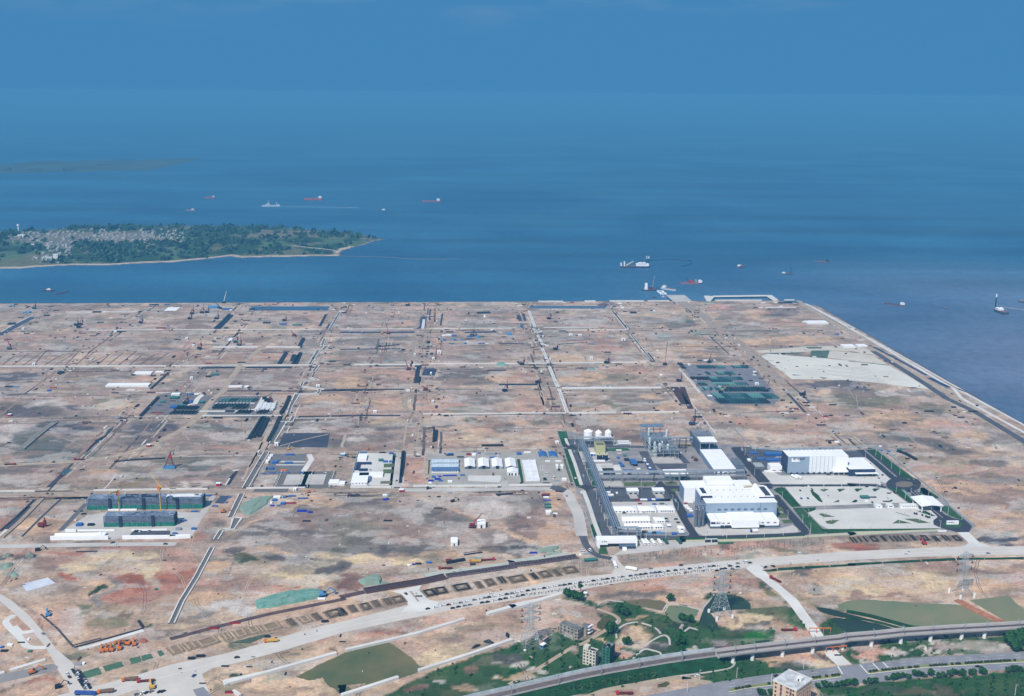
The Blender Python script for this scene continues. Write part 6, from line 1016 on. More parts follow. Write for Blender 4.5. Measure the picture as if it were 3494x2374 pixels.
e,wl,wr,h=tower('ruined grey three storey house with broken walls','ruined_house',(1971,2184),(1908,2160),(2003,2175),2150,5,3,3,greyp,greyr);part(e,'rear_wing',greyp,(-wl*.25,wr*.3,wr*1.0,wr*2.0,0,h-2));part(e,'wing_roof',greyr,(-wl*.25-.3,wr*.3+.3,wr*1.0,wr*2.0+.3,h-2,h-1.7));part(e,'balcony',white,(wr*.3,wr*.3+1.6,wr*1.2,wr*1.9,3,3.6),(wr*.3,wr*.3+1.6,wr*1.2,wr*1.9,6.2,6.8),(wr*.3,wr*.3+1.6,wr*1.2,wr*1.9,9,9.5));part(e,'torn_wall',rubble,(-wl*.7,-wl*.2,-1.6,-.2,0,h*.45),taper=.8)
e,wl,wr,h=tower('small pink ended three storey house with open floors','pink_house',(1849,2203),(1840,2200),(1880,2190),2186,0,3,3,pinkp,greyr);part(e,'balcony',mat('floor_slab',(190,180,168)),(.1,1.4,.5,wr-.5,2.6,3),(.1,1.4,.5,wr-.5,5.2,5.6))
for nm,lb,ct,cr_,l_,r_,vt,wm,rm in (('site_cabin','light blue cabin with a white roof beside the pink ended house','cabin',(1852,2215),(1844,2212),(1864,2210),2201,lblue,white),('pump_hut','small white hut beside the lone dark tree','hut',(2000,2037),(1992,2035),(2005,2035),2023,white,white)):tower(lb,nm,cr_,l_,r_,vt,1,1,1,wm,rm,False,ct)
# prototypes: vehicles, people, machines
def kar(name,label,cat,body,L=4.6,W_=1.85,h=.85,cab=(.22,.80,1.45)):
 e=thing(name,label,cat);mb=MB();mb.yprism([(0,.35),(L,.35),(L,h*.8),(L*.93,h),(L*.05,h),(0,h*.9)],-W_/2,W_/2);mb.build('body',body,e)
 a,b,t=cab;mb=MB();mb.yprism([(L*a*.7,h),(L*b,h),(L*(b-.12),t),(L*(a+.06),t)],-W_*.44,W_*.44);mb.build('window',glass,e);part(e,'roof',body,(L*(a+.08),L*(b-.13),-W_*.4,W_*.4,t,t+.06))
 for x in (L*.2,L*.8):
  for y in (-W_/2,W_/2):mb=MB();mb.tube((x,y-.1,.35),(x,y+.1,.35),.35,n=8);mb.build('wheel',tyre,e)
 return Proto(e)
def boxcar(name,label,cat,cabm,boxm,L=9,W_=2.5,Hb=3.0,cabL=2.0,wn=3,gap=.3,flat=False):
 e=thing(name,label,cat);part(e,'cab',cabm,(0,cabL,-W_/2,W_/2,.6,2.8));part(e,'window',glass,(-.06,cabL*.5,-W_*.46,W_*.46,1.7,2.5));part(e,'bed' if flat else 'cargo_box',boxm,(cabL+gap,L,-W_/2,W_/2,1.0,1.5 if flat else Hb));part(e,'chassis',black,(.4,L,-W_*.35,W_*.35,.5,.95))
 for i in range(wn):
  x=1.1 if i==0 else L-1.2-(i-1)*1.4
  for y in (-W_/2,W_/2):mb=MB();mb.tube((x,y-.15,.5),(x,y+.15,.5),.5,n=8);mb.build('wheel',tyre,e)
 return Proto(e)
cars=[kar('parked_car','','car',mat('car_paint_'+n,c,rough=.3,var=.02,k=.85)) for n,c in (('white',(244,244,246)),('black',(26,26,30)),('silver',(150,154,160)),('dark_red',(104,30,38)),('blue',(54,84,140)))]
van=kar('parked_van','','van',white,5.4,2.0,1.1,(.05,.93,2.2));bus=boxcar('bus','','bus',white,white,12,2.6,3.2,2.2,2,0);busg=boxcar('green_bus','','bus',mat('green_bus_paint',(40,96,84),k=.85),MATS['green_bus_paint'],11,2.6,3.2,2.2,2,0)
tr_o=boxcar('tanker_truck','','truck',orange,mat('dull_truck_bed',(150,118,100),var=.3),13,2.6,2.8,2.2,4);tr_r=boxcar('flatbed_truck','','truck',red,redd,14,2.6,2,2.4,4,flat=True);tr_w=boxcar('box_truck','','truck',blue,white,8.5,2.5,3.4,2.0,3);tr_b=boxcar('dump_truck','','truck',blue,mat('truck_bed_blue',(60,96,176),var=.2),17,2.8,3,2.4,4);tr_y=boxcar('crane_truck','','truck',orange,yellow,12,2.6,2.4,2.2,4,0)
def heading(u,v,du,dv):a,b=G(u,v),G(u+du,v+dv);return math.atan2((b-a).y,(b-a).x)
MR=[(560,2322),(760,2256),(900,2216),(1160,2141),(1490,2072),(1760,2027),(1921,1998),(2127,1970),(2320,1948),(2501,1926),(2707,1909),(3152,1884),(3494,1879)]
def road_rz(u):
 for (a,b),(c,d) in zip(MR[:-1],MR[1:]):
  if a<=u<=c:return heading(a,b,c-a,d-b)
 return 0.1
CN=['white','black','silver','dark red','blue']
def car_at(u,v,k=0,rz=None,where='in the queue on the concrete road',grp='cars queuing on the concrete road'):
 rz=road_rz(u) if rz is None else rz;p=G(u,v);f=Vector((math.cos(rz),math.sin(rz),0));cars[k](p-f*2.3+Vector((0,0,Z5)),rz,f'{CN[k]} car {where}',grp)
for row in ('2,3:1160 405 1;1265 385 0;1360 362 0;1435 352 3;1520 332 0;1595 325 2;1670 310 0;1775 287 2;1855 270 0;1915 260 2;1970 252 1;2035 240 0;2125 225 0;2205 213 1;2278 203 2;1990 203 0;1490 397 1;1565 380 1;1650 365 2;1718 352 2;1880 325 1;1950 315 1;2040 293 0;2118 282 1;2188 268 1;2270 250 0','3,2:28 1455 2;90 1445 0;155 1435 0;237 1420 1;315 1405 2;385 1395 0;452 1387 1;520 1375 0;588 1362 0;663 1352 2;722 1345 1;792 1332 1;865 1325 0;932 1313 1;985 1305 0;1035 1298 0;1105 1290 1;1165 1282 0;1225 1272 2;1288 1265 1;1362 1255 2;1440 1243 0;1488 1238 2;1595 1225 4;1668 1213 2;1730 1207 1;1792 1198 1;1870 1188 2;1922 1182 4;1980 1176 1;2035 1168 0;2090 1162 1;2188 1152 1;2265 1142 0;22 1503 0;102 1495 2;170 1480 1;1860 1128 2','4,2:20 1142 0;68 1140 0;130 1131 1;210 1118 0;265 1118 2;322 1104 0;388 1100 2;445 1095 1;505 1090 0;645 1075 0;665 1095 1;765 1060 2;765 1105 1;925 1052 1;425 1142 0;490 1155 1;550 1135 1;595 1128 1;690 1130 2;15 1085 1'):
 h_,d_=row.split(':');c_,r_=map(int,h_.split(','))
 for it in d_.split(';'):a,b,k=it.split();car_at(*q1(c_,r_,float(a),float(b)),int(k))
for c_,r_,a,b,k,rz,wh in ((5,2,765,935,0,None,'driving alone on the concrete road'),(4,2,1100,1110,0,.9,'at the corner of the access road'),(4,2,1135,1108,1,.9,'at the corner of the access road'),(4,2,1230,1097,1,-.5,'on the tan verge by the green strip'),(5,2,1850,927,2,0,'near the right end of the concrete road'),(5,3,1715,1170,1,-.05,'on the near carriageway of the highway'),(4,3,1272,1292,1,.25,'on the highway behind the apartment block'),(4,3,230,1292,0,.4,'on the dirt shoulder of the highway'),(1,3,885,1048,1,.25,'driving below the orange crane truck'),(1,3,318,1290,4,1.2,'turning at the broad road junction'),(0,3,570,733,2,2.4,'on the slanting road left of the furrowed field'),(2,3,870,205,3,2.2,'parked on the white stub road'),(0,3,885,1262,0,2.2,'leftmost of the crowded junction'),(0,3,915,1305,3,2.2,'in the crowded junction'),(2,2,1185,67,1,0,'below the white wall of the barracks'),(2,2,1965,62,0,0,'below the white wall of the barracks'),(2,2,2105,50,1,.3,'at the yard gate of the workshops'),(3,2,645,217,3,0,'on the tan patch beside the scrap heap'),(0,2,1530,810,0,-.1,'on the grey road below the left compound'),(0,2,2187,803,1,0,'on the grey road below the left compound'),(0,2,1490,785,1,.4,'at the gate of the left compound'),(0,1,405,1020,0,0,'on the far left dirt track'),(0,1,707,998,1,0,'on the far left dirt track'),(0,1,1220,945,0,0,'where the left tracks meet'),(0,1,2080,722,1,.5,'on the diagonal dirt track'),(1,1,240,537,1,.7,'on the diagonal dirt track'),(1,1,560,175,1,.9,'on the diagonal dirt track'),(1,0,1015,1100,0,.9,'on the upper diagonal dirt track'),(1,0,822,1357,0,.9,'on the upper diagonal dirt track'),(5,0,1125,1472,0,-.7,'on the coast road'),(5,1,1370,97,1,-.6,'on the coast road'),(2,1,755,850,0,-.3,'at the track bend above the office yard')):
 car_at(*q1(c_,r_,a,b),k,rz,wh,None)
for i,(a,b,k) in enumerate(((430,1062,0),(430,1085,0),(430,1110,0),(460,1190,0),(460,1215,1),(465,1233,1))):car_at(*q1(3,1,a,b),k,SITE,'in the yard behind the white wall','cars in the van yard')
for a,b,k in ((2065,470,1),(2085,505,2),(2195,475,1),(2225,520,1),(1510,392,1),(1775,388,0),(1888,382,0)):car_at(*q1(3,2,a,b),k,SITE,'among the white offices of the plant','cars among the plant offices')
for a,b in ((878,400),(905,403),(980,420),(1028,437),(1070,405),(1050,448),(1075,450)):car_at(*q1(5,2,a,b),1,SITE+1.2,'beside the green wedge of the truck park','cars in the truck park')
for a,b in ((1603,200),(1690,198)):car_at(*q1(4,2,a,b),4,SITE+1.6,'standing alone in the upper truck park','pair of cars in the upper truck park')
for a,b,k in ((1800,1535,2),(1890,1520,0),(1940,1515,1),(2000,1500,2),(2110,1503,1),(2155,1497,1)):car_at(*q1(0,3,a,b),k,.9,'on the tan ground at the bottom left','cars parked at the bottom left')
for a,b,k in ((1790,632,1),(1820,632,1),(1850,634,0),(1970,632,2),(1720,703,1),(1760,703,1),(1815,702,1),(1840,702,1)):car_at(*q1(0,2,a,b),k,1.5,'in the asphalt lot of the left compound','cars in the asphalt lot')
for k in range(22):car_at(*q1(0,3,960+(k%3)*38+k*7.4,1215+k*11.5),(1,2,1,1,0)[k%5],2.25,'packed into the bottom left junction','cars packed into the bottom left junction')
for c_,r_,a,b,rz,l in ((4,2,1545,935,0,'white van driving on the far lane of the concrete road'),(4,2,838,1052,.2,'white van near the end of the car queue'),(3,1,575,1215,1.3,'white van standing alone in the yard'),(3,1,460,1160,.05,'white minibus in the yard row'),(3,2,920,890,0,'upper white van at the end of the closed road'),(3,2,935,915,0,'lower white van at the end of the closed road'),(3,2,1078,900,2.1,'white van right of the small grey huts'),(2,0,910,795,0,'white van on the cross site track, left one'),(2,0,1170,787,0,'white van on the cross site track, right one'),(4,0,1630,990,-.4,'white van beside the green grass patch')):p=G(*q1(c_,r_,a,b));van(p+Vector((0,0,Z5)),rz,l)
for a,b in ((1785,795),(1830,795),(1912,795),(2002,795)):bus(G(*q1(3,2,a,b+25))+Vector((0,0,Z5)),R(100),'white bus parked nose out beside the plant gate','white buses beside the plant gate')
for a,b in ((2080,785),(2258,782)):busg(G(*q1(3,2,a,b+22))+Vector((0,0,Z5)),R(102),'green bus parked below the plant fence','green buses below the plant fence')
bus(G(*q1(3,2,1400,1120))+Vector((0,0,Z5)),R(95),'white bus on the gate road');bus(G(*q1(3,2,1530,1125))+Vector((0,0,Z5)),R(-25),'white bus turning from the gate road')
for c_,r_,a,b,rz,l in ((0,3,1610,1360,.22,'orange cabbed tanker truck, upper one on the bottom left road'),(0,3,1285,1520,.22,'orange cabbed tanker truck, lower one on the bottom left road'),(0,3,1505,870,.22,'orange truck parked beside the orange diggers')):tr_o(G(*q1(c_,r_,a,b))+Vector((0,0,Z5)),rz,l,'orange cabbed trucks')
for c_,r_,a,b,rz,l in ((0,3,1810,1375,.2,'dark red flatbed truck on the bottom left road'),(2,2,1300,1130,.1,'red flatbed truck beside the trench'),(2,2,2045,1010,3.3,'red truck facing right beside the yellow crane truck'),(4,3,1540,690,3.16,'bright red truck below the access road'),(4,2,1190,1245,-.95,'red cabbed truck with dark load on the access road'),(0,1,205,1030,3.16,'dark red truck on the far left track'),(0,1,975,965,0,'red truck where the left tracks meet'),(3,3,1400,1530,.05,'dark red truck below the tree belt of the railway')):tr_r(G(*q1(c_,r_,a,b))+Vector((0,0,Z5)),rz,l,'red trucks')
tr_w(G(*q1(4,2,928,640))+Vector((0,0,Z5)),.05,'white box truck with blue cab before the low annexe');tr_b(G(*q1(0,3,1270,1540))+Vector((0,0,Z5)),3.1,'bright blue truck at the bottom left edge');tr_y(G(*q1(1,3,1245,845))+Vector((0,0,Z5)),.2,'orange crane truck on the concrete road');tr_y(G(*q1(2,2,1710,1040))+Vector((0,0,Z5)),.1,'yellow crane truck between the red trucks')
for a,b in ((1560,1225),(1610,1225)):bus(G(*q1(4,1,a,b))+Vector((0,0,Z5)),R(115),'white coach in front of the striped warehouse','white coaches at the warehouse')
def person_mesh(name,cloth,stride,arm):
 P=[(0,0,.95),(0,0,1.18),(0,0,1.42),(0,0,1.52),(0,0,1.66),(0,.10,.90),(stride,.11,.50),(stride*.6,.11,.08),(0,-.10,.90),(-stride,-.11,.50),(-stride*1.4,-.11,.08),(0,.20,1.40),(arm,.26,1.13),(arm*2,.25,.88),(0,-.20,1.40),(-arm,-.26,1.13),(-arm,-.25,.88)]
 E=[(0,1),(1,2),(2,3),(3,4),(0,5),(5,6),(6,7),(0,8),(8,9),(9,10),(2,11),(11,12),(12,13),(2,14),(14,15),(15,16)];r=[.14,.13,.15,.06,.11,.09,.07,.05,.09,.07,.05,.06,.05,.035,.06,.05,.035]
 me=bpy.data.meshes.new(name);me.from_pydata(P,E,[]);o=bpy.data.objects.new(name,me);C.objects.link(o);md=o.modifiers.new('skin','SKIN')
 for i,v in enumerate(me.skin_vertices[0].data):v.radius=(r[i]*1.15,r[i]*1.15)
 me.skin_vertices[0].data[0].use_root=True;dg=bpy.context.evaluated_depsgraph_get();m2=bpy.data.meshes.new_from_object(o.evaluated_get(dg));bpy.data.objects.remove(o);m2.materials.clear();m2.materials.append(cloth);m2.materials.append(skin);m2.materials.append(mat('dark_trousers',(34,36,48)))
 m2.polygons.foreach_set('material_index',[1 if p.center.z>1.52 else (2 if p.center.z<.92 else 0) for p in m2.polygons]);return m2
PM=[person_mesh('person',mat('shirt_'+n,c,k=.85),s_,a_) for n,c,s_,a_ in (('black',(34,34,40),.12,.05),('white',(232,232,232),0,.02),('navy',(40,52,92),.18,.12),('red',(176,60,56),.05,.08))]
rr=random.Random(11);line_=q(3,2,'205 1475,400 1450,640 1412,860 1375,1100 1340,1330 1305,1560 1270,1830 1237,2060 1212,2324 1185')+q(4,2,'60 1180,230 1160,380 1148')
ln=[]
for a,b in zip(line_[:-1],line_[1:]):ln+=[(a[0]+(b[0]-a[0])*t,a[1]+(b[1]-a[1])*t) for t in np.linspace(0,1,24)[:-1]]
def person(u,v,grp,wh):
 k=rr.choice((0,0,0,1,2,2,3));o=bpy.data.objects.new('person',PM[k]);C.objects.link(o);p=G(u,v);o.location=(p.x,p.y,Z4);o.rotation_euler[2]=rr.uniform(0,6.3);tag(o,f'person in a {("black", "white", "navy", "red")[k]} shirt {wh}','person',grp)
for i in range(215):a,b=ln[int(i*len(ln)/215)];person(a+rr.uniform(-3,3),b+rr.gauss(0,2.0),'crowd along the lower edge of the concrete road','standing in the roadside crowd')
for i in range(55):t=rr.random();a,b=(980+190*t+rr.gauss(0,22),1190+230*t+rr.gauss(0,16));person(*q1(0,3,a,b),'crowd at the bottom left junction','in the crowd at the bottom left junction')
def rig(u,v,vt,label,mast=black,body=blackn,tw=.62,lean=0.0,nm='piling_rig',legs=False):
 p=G(u,v);h=hgt(u,v,vt);e=thing(nm,label,'piling rig',p,rr.uniform(-.4,.4));part(e,'body',body,(-5,3,-2,2,1.2,4));part(e,'track',black,(-4,4,-3,-2.1,0,1.1));part(e,'track',black,(-4,4,2.1,3,0,1.1));mb=MB();mb.tube((3.6,0,0),(3.6+lean*h,0,h),.75*tw,.55*tw,4);mb.build('mast',mast,e)
 mb=MB();mb.tube((-4,-1.6,3),(3.4+lean*h*.6,0,h*.62),.25,n=4);mb.tube((-4,1.6,3),(3.4+lean*h*.6,0,h*.62),.25,n=4);mb.build('stay',mast,e);part(e,'hammer',redd,(2.4+lean*h*.3,5+lean*h*.3,-1,1,h*.25,h*.25+5))
for row in (('0,0','455 440 325 teal dark mast near the left quay;1010 660 545 left mast of a cluster of three;1045 690 590 front mast of a cluster of three;1070 650 520 tallest mast of a cluster of three;1865 630 510 blue legged rig in the pale field'),('1,0','265 575 450 nearest mast of five by the white pad;295 510 385 leftmost far mast by the white pad;425 495 362 tallest mast by the white pad;492 492 375 mast at the edge of the white pad;618 575 450 reddish mast right of the white pad;395 970 820 mast alone beside the red fields;870 885 748 left of two masts beside the blue cabin;918 925 780 right of two masts beside the blue cabin;1515 600 515 slim mast behind the blue container row'),('2,0','895 400 372 low far mast behind the pale shore;1750 800 660 mast in the blue shed camp;2183 1530 1370 orange lower mast near the right pink field'),('3,0','517 575 447 slim mast in the upper pink field;605 980 900 short red mast in the grey field;160 1180 1065 mast over the dark row heap;1280 1160 1042 mast crossing the white wall;372 1420 1340 short mast at the end of the black trench;2238 1400 1250 mast beside the pipe yard track'),('4,1','1620 110 40 brown mast in the tan mud right of the pipe yard'),('1,1','1295 190 105 left of twin dark masts by the white bags;1320 225 105 right of twin dark masts by the white bags;215 225 78 thin mast in the blue shed yard')):
 c_,r_=map(int,row[0].split(','))
 for it in row[1].split(';'):w_=it.split(' ',3);a,b,t_=map(float,w_[:3]);u,v=q1(c_,r_,a,b);rig(u,v,Y0[r_]+t_*S,'piling rig, '+w_[3],mast=(redd if 'red' in w_[3] else (blue if 'blue legged' in w_[3] else black)),body=(tealp if 'teal' in w_[3] or 'cabin' in w_[3] else blackn))
rig(2362,1449,1395,'navy piling rig standing left of the tall white building',mat('navy_mast',(52,66,108)),MATS['navy_mast'],1.1);rig(145,1796,1764,'bright red piling rig in the brown furrows',red,redd,1.2);rig(34,1192,1152,'green rig with a red and white leaning mast',red,tealp,1.5,-.35)
A=G(576,1597);e=thing('pile_driver','red A frame pile driver on a pale blue base','pile driver',A,.1);h=hgt(576,1597,1542);part(e,'base',lblue,(-7,8,-4,5,.3,2.6));mb=MB();mb.tube((6,0,2),(3,0,h),.7,n=4);mb.tube((-5,-3,2),(3,0,h*.95),.6,n=4);mb.tube((-5,4,2),(3,0,h*.95),.6,n=4);mb.tube((0,-1,h*.45),(5,0,h*.45),.4,n=4);mb.tube((-2,0,h*.3),(5.4,0,h*.3),.4,n=4);mb.build('mast',redd,e);part(e,'hammer',red,(1,4.5,-1.2,1.2,h*.62,h*.82))
def crane(u,v,ut,vt,label,m=red,body=redd,tip=None):
 p=G(u,v);h=max(6,hgt(u,v,vt));dx=(ut-u)*mpp(u,v);e=thing('crawler_crane',label,'crane',p,0);part(e,'body',body,(-3,3,-2.4,2.4,1.2,4));part(e,'track',black,(-4,4,-3.2,-2.4,0,1.1));part(e,'track',black,(-4,4,2.4,3.2,0,1.1));mb=MB();mb.tube((0,0,3),(dx*.5,0,3+(h-3)*.5),.8,n=4);mb.build('lower_boom',m,e);mb=MB();mb.tube((dx*.5,0,3+(h-3)*.5),(dx,0,h),.6,.4,n=4);mb.build('upper_boom',tip or black,e)
for c_,r_,a,b,at,bt,l,m_ in ((1,0,670,440,590,335,'dark crawler crane leaning left over the quay',black),(1,0,1640,797,1595,715,'red crawler crane on the grey upper pad',red),(2,0,638,772,605,592,'crawler crane with red lower boom beside the blue pit',red),(2,0,905,1245,860,1110,'brown crawler crane beside the T shaped pit',redd),(2,0,1130,1515,1085,1450,'dark red crane near the white plastic cover',redd),(3,0,2048,1180,2070,868,'tallest crane with an orange lower boom',orange),(4,0,385,1150,410,1025,'crane between the two blue white huts',black),(4,0,1130,1530,1182,1370,'pink lattice crane at the right of the pipe yard',mat('pink_steel',(196,120,112))),(4,1,540,75,612,-10,'yellow crane inside the pipe yard',yellow),(4,2,1460,790,1462,700,'x',red),(2,2,1750,575,1880,385,'red truck crane beside the white concrete blocks',red),(1,1,1250,160,1360,80,'black crane over the white bags',black),(1,0,710,362,755,205,'pale thin crane boom standing over the quay',white2)):
 if l!='x':u,v=q1(c_,r_,a,b);ut,vt=q1(c_,r_,at,bt);crane(u,v,ut,vt,l,m_,body=(redd if m_ in (red,redd) else blackn),tip=(m_ if m_ is white2 or m_ is yellow else None))
def excav(u,v,m,label,rz=0.0,s=1.0,grp=None):
 e=thing('excavator',label,'excavator',G(u,v),rz,grp);e.scale=(s,)*3;part(e,'body',m,(-2,1.6,-1.4,1.4,1,2.4));part(e,'cab',glass,(.2,1.6,-1.3,0,2.4,3.2));part(e,'track',black,(-2.2,2.2,-1.6,-1,0,.9));part(e,'track',black,(-2.2,2.2,1,1.6,0,.9));mb=MB();mb.tube((1.5,.4,1.6),(4.2,.4,4.6),.35,n=4);mb.tube((4.2,.4,4.6),(6.6,.4,2.6),.28,n=4);mb.box(6.2,7.4,-.3,1.1,1.2,2.6);mb.build('arm',m,e)
for c_,r_,a,b,m_,rz,s_,l in ((0,3,635,490,lblue,2.0,1.6,'pale blue excavator in the furrowed tan field'),(0,2,500,885,black,.2,1.5,'dark excavator on the grey spoil heap'),(1,3,2020,230,lblue,.3,2.2,'bright blue excavator on the green netted heap'),(0,3,1690,870,orange,3,1.5,'black armed excavator among the orange trucks'),(0,3,2010,1450,yellow,2.0,1.6,'yellow excavator at the bottom left road edge'),(0,3,430,1250,orange,.6,1.6,'orange excavator left of the crowded junction'),(0,3,770,1440,black,.5,1.5,'dark excavator in the red earth, bottom left'),(1,1,1570,830,yellow,.3,1.3,'tan excavator on the red cross track'),(1,2,700,380,orange,.3,1.5,'orange excavator beside the stepped channel'),(1,2,1830,120,orange,.3,1.3,'orange excavator below the foundation pits'),(2,2,1490,240,black,.5,1.4,'small dark excavator beside the dirt diagonal'),(4,1,210,975,redd,2,1.5,'dark red loader beside the tall white building'),(5,2,1005,800,red,1.6,1.6,'red topped drill truck at the concrete road edge'),(2,1,370,830,orange,0,1.2,'tan excavator on the red track above the offices'),(4,1,1980,745,black,2,1.3,'dark excavator on the right tan field'),(0,0,1500,1450,redd,1,1.0,'x'),(2,0,560,765,yellow,0,1.6,'pale excavator inside the blue pit'),(4,1,120,1620,blue,0,1,'x')):
 if l!='x':u,v=q1(c_,r_,a,b);excav(u,v,m_,l,rz,s_*.78)
for i,(a,b) in enumerate(((1350,965),(1410,955),(1475,955),(1580,935),(1775,880))):u,v=q1(0,3,a,b);excav(u,v,orange,f'{("first", "second", "third", "fourth", "fifth")[i]} from the left of the orange diggers by the white berm',1.9,1.15,'orange diggers by the white berm')
for i,(u,v,vt,vj) in enumerate(((407,1742,1652,1675),(549,1746,1626,1655))):
 h=hgt(u,v,vt);hj=hgt(u,v,vj);e=thing('tower_crane',f'{("left", "right")[i]} yellow tower crane rising in front of the netted dormitory','tower crane',G(u,v),.4+i,'yellow tower cranes');mb=MB();mb.tube((0,0,0),(0,0,hj),.6,n=4);mb.build('mast',yellow,e);mb=MB();mb.tube((0,0,hj),(0,0,h),.5,.2,n=4);mb.tube((0,0,h-1),(12,10,hj+3),.2,n=4);mb.build('tower_top',yellow,e);mb=MB();mb.tube((0,0,hj),(34,30,hj+2),.35,n=4);mb.build('jib',yellow,e);mb=MB();mb.tube((0,0,hj),(-9,-8,hj+1),.9,n=4);mb.build('counter_jib',yellow,e);part(e,'cab',orange,(-1.8,1.8,-1.8,1.8,hj-5,hj-1))
def pylon(u,v,vt,label,foot=0.0,rz=.3):
 h=hgt(u,v,vt);e=thing('transmission_pylon',label,'pylon',G(u,v),rz,'steel lattice pylons');b,t0=8.0,1.3;mb=MB();S_=[(-1,-1),(1,-1),(1,1),(-1,1)]
 wz=lambda z:b+(2.6-b)*min(1,z/(h*.5)) if z<h*.5 else 2.6+(t0-2.6)*(z-h*.5)/(h*.5)
 zs=[foot]+[h*k for k in (.13,.24,.34,.43,.51,.58,.65,.72,.79,.86,.93,1)]
 for a,c in zip(zs[:-1],zs[1:]):
  wa,wc=wz(a),wz(c)
  for i in range(4):
   s0,s1=S_[i],S_[(i+1)%4];mb.tube((s0[0]*wa,s0[1]*wa,a),(s0[0]*wc,s0[1]*wc,c),.18,n=4,cap=False);mb.tube((s0[0]*wa,s0[1]*wa,a),(s1[0]*wc,s1[1]*wc,c),.09,n=3,cap=False);mb.tube((s1[0]*wa,s1[1]*wa,a),(s0[0]*wc,s0[1]*wc,c),.09,n=3,cap=False);mb.tube((s0[0]*wc,s0[1]*wc,c),(s1[0]*wc,s1[1]*wc,c),.09,n=3,cap=False)
 mb.build('tower_lattice',mat('pylon_steel',(176,188,194),rough=.5,var=.1),e)
 for z in (.62,.76,.90):
  mb=MB()
  for sx_ in (-1,1):
   for y in (-1,1):mb.tube((sx_*1.6,y,h*z),(sx_*8.5,0,h*z+.6),.22,n=4);mb.tube((sx_*1.6,y,h*z+2.2),(sx_*8.5,0,h*z+.7),.22,n=4)
  mb.build('cross_arm',MATS['pylon_steel'],e)
  for sx_ in (-1,1):mb=MB();mb.tube((sx_*8.4,0,h*z+.5),(sx_*8.0,0,h*z-2),.4,n=5);mb.tube((sx_*9.6,0,h*z-2),(sx_*6.6,0,h*z-2),.35,n=5);mb.build('insulator',mat('dark_insulator',(88,50,52)),e)
 for s0 in S_:mb=MB();mb.lathe([(1.3,0),(1.2,max(.8,foot))],10,c=(s0[0]*b,s0[1]*b));mb.build('footing',white2,e)
pylon(1811,2200,2058,'steel lattice pylon standing in dark green scrub beside the pink ended house');pylon(2459,2098,1945,'steel lattice pylon on the bank of the slate dark pond',3);pylon(3281,2030,1881,'steel lattice pylon on tall white footings beside the ridged tan field',4.5)
lp=thing('lamp_post','','lamp post');mb=MB();mb.tube((0,0,0),(0,0,9.5),.2,.12,5);mb.build('pole',white2,lp);mb=MB();mb.tube((0,0,9.4),(-1.6,0,9.8),.12,n=4);mb.build('arm',white2,lp);mb=MB();mb.box(-2.2,-1.2,-.25,.25,9.7,9.95);mb.build('lamp_head',steel,lp);lamp=Proto(lp)
for c_,r_,s_,g in ((5,1,'365 905,437 970,570 1080,680 1165,868 1230,228 925','along the right lawn of the plant'),(5,2,'630 130,752 210,945 110,1057 195,825 155','beside the dark entrance lanes'),(5,2,'1317 410,1502 480,1217 595,960 360,740 405,680 525,942 490,1090 420','round the lower truck park'),(5,2,'285 600,540 598,780 590,1050 585,28 598,148 78,380 75','along the truck park hedges'),(4,2,'340 730,617 725,880 715,1115 705,1365 685','before the low annexe'),(4,2,'1725 635,1350 210,1620 520,1700 440,1900 85,2138 80,1915 300,1425 460,1915 415,2000 500','on the green strip of the truck park'),(3,1,'1000 1100,1025 1170,1055 1245,1080 1290,858 740,908 850,1185 780,1595 780,1735 1310','along the left plant road'),(3,2,'1145 210,1180 300,1207 380,1250 490,1285 565,1340 680,1800 740,2060 720,2150 250,2220 350,1860 440','among the plant offices'),(4,1,'820 850,860 900,945 1010,985 1170,1000 840,1895 1335,2135 1330','beside the far dark plant road')):
 for p in q(c_,r_,s_):a=G(*p);lamp(a+Vector((0,0,Z2)),R(90) if 'dark' in g else .0,f'white lamp post {g}',f'lamp posts {g}')
for p in q(4,3,'750 1310,1632 1190,1205 1390,260 1340,95 1500')+q(5,3,'2205 1540'):lamp(G(*p),1.8,'grey lamp post beside the highway','lamp posts beside the highway')
# railway: embankment, viaduct, masts, barrier
RP=[(-800,1690),(-400,1590),(0,1500),(430,1400),(900,1290),(1300,1210),(1700,1140),(2050,1080),(2324,1040)]
rail_px=[(X0[3]+a*S,Y0[3]+b*S) for a,b in RP]+q(4,3,'490 985')
via_px=q(4,3,'490 985,950 925,1340 880,1730 835,2120 795')+q(5,3,'0 772,400 740,720 705,1100 680,1500 655,1800 640,2200 618,2500 598')
def w_at(P,z):return [G(u,v,z) for u,v in P]
ZR=5.0
E3=w_at(rail_px,ZR);L,Rr=offs([Vector((p.x,p.y,0)) for p in E3],10.5);L2,R2=offs([Vector((p.x,p.y,0)) for p in E3],34);n=len(L);mb=MB()
mb.add([(p.x,p.y,ZR) for p in L]+[(p.x,p.y,ZR) for p in Rr],[(i,i+n,i+n+1,i+1) for i in range(n-1)]);o=mb.build('railway_track_bed',mat('ballast',(172,164,162),var=.15,scale=.5));o['kind']='structure'
mb=MB();mb.add([(p.x,p.y,ZR-.02) for p in L]+[(p.x,p.y,0) for p in L2],[(i,i+1,i+1+n,i+n) for i in range(n-1)][0:0]+[(i+n,i,i+1,i+1+n) for i in range(n-1)]);mb.add([(p.x,p.y,ZR-.02) for p in Rr]+[(p.x,p.y,0) for p in R2],[(i,i+n,i+n+1,i+1) for i in range(n-1)]);o=mb.build('railway_embankment',veg);o['kind']='structure'
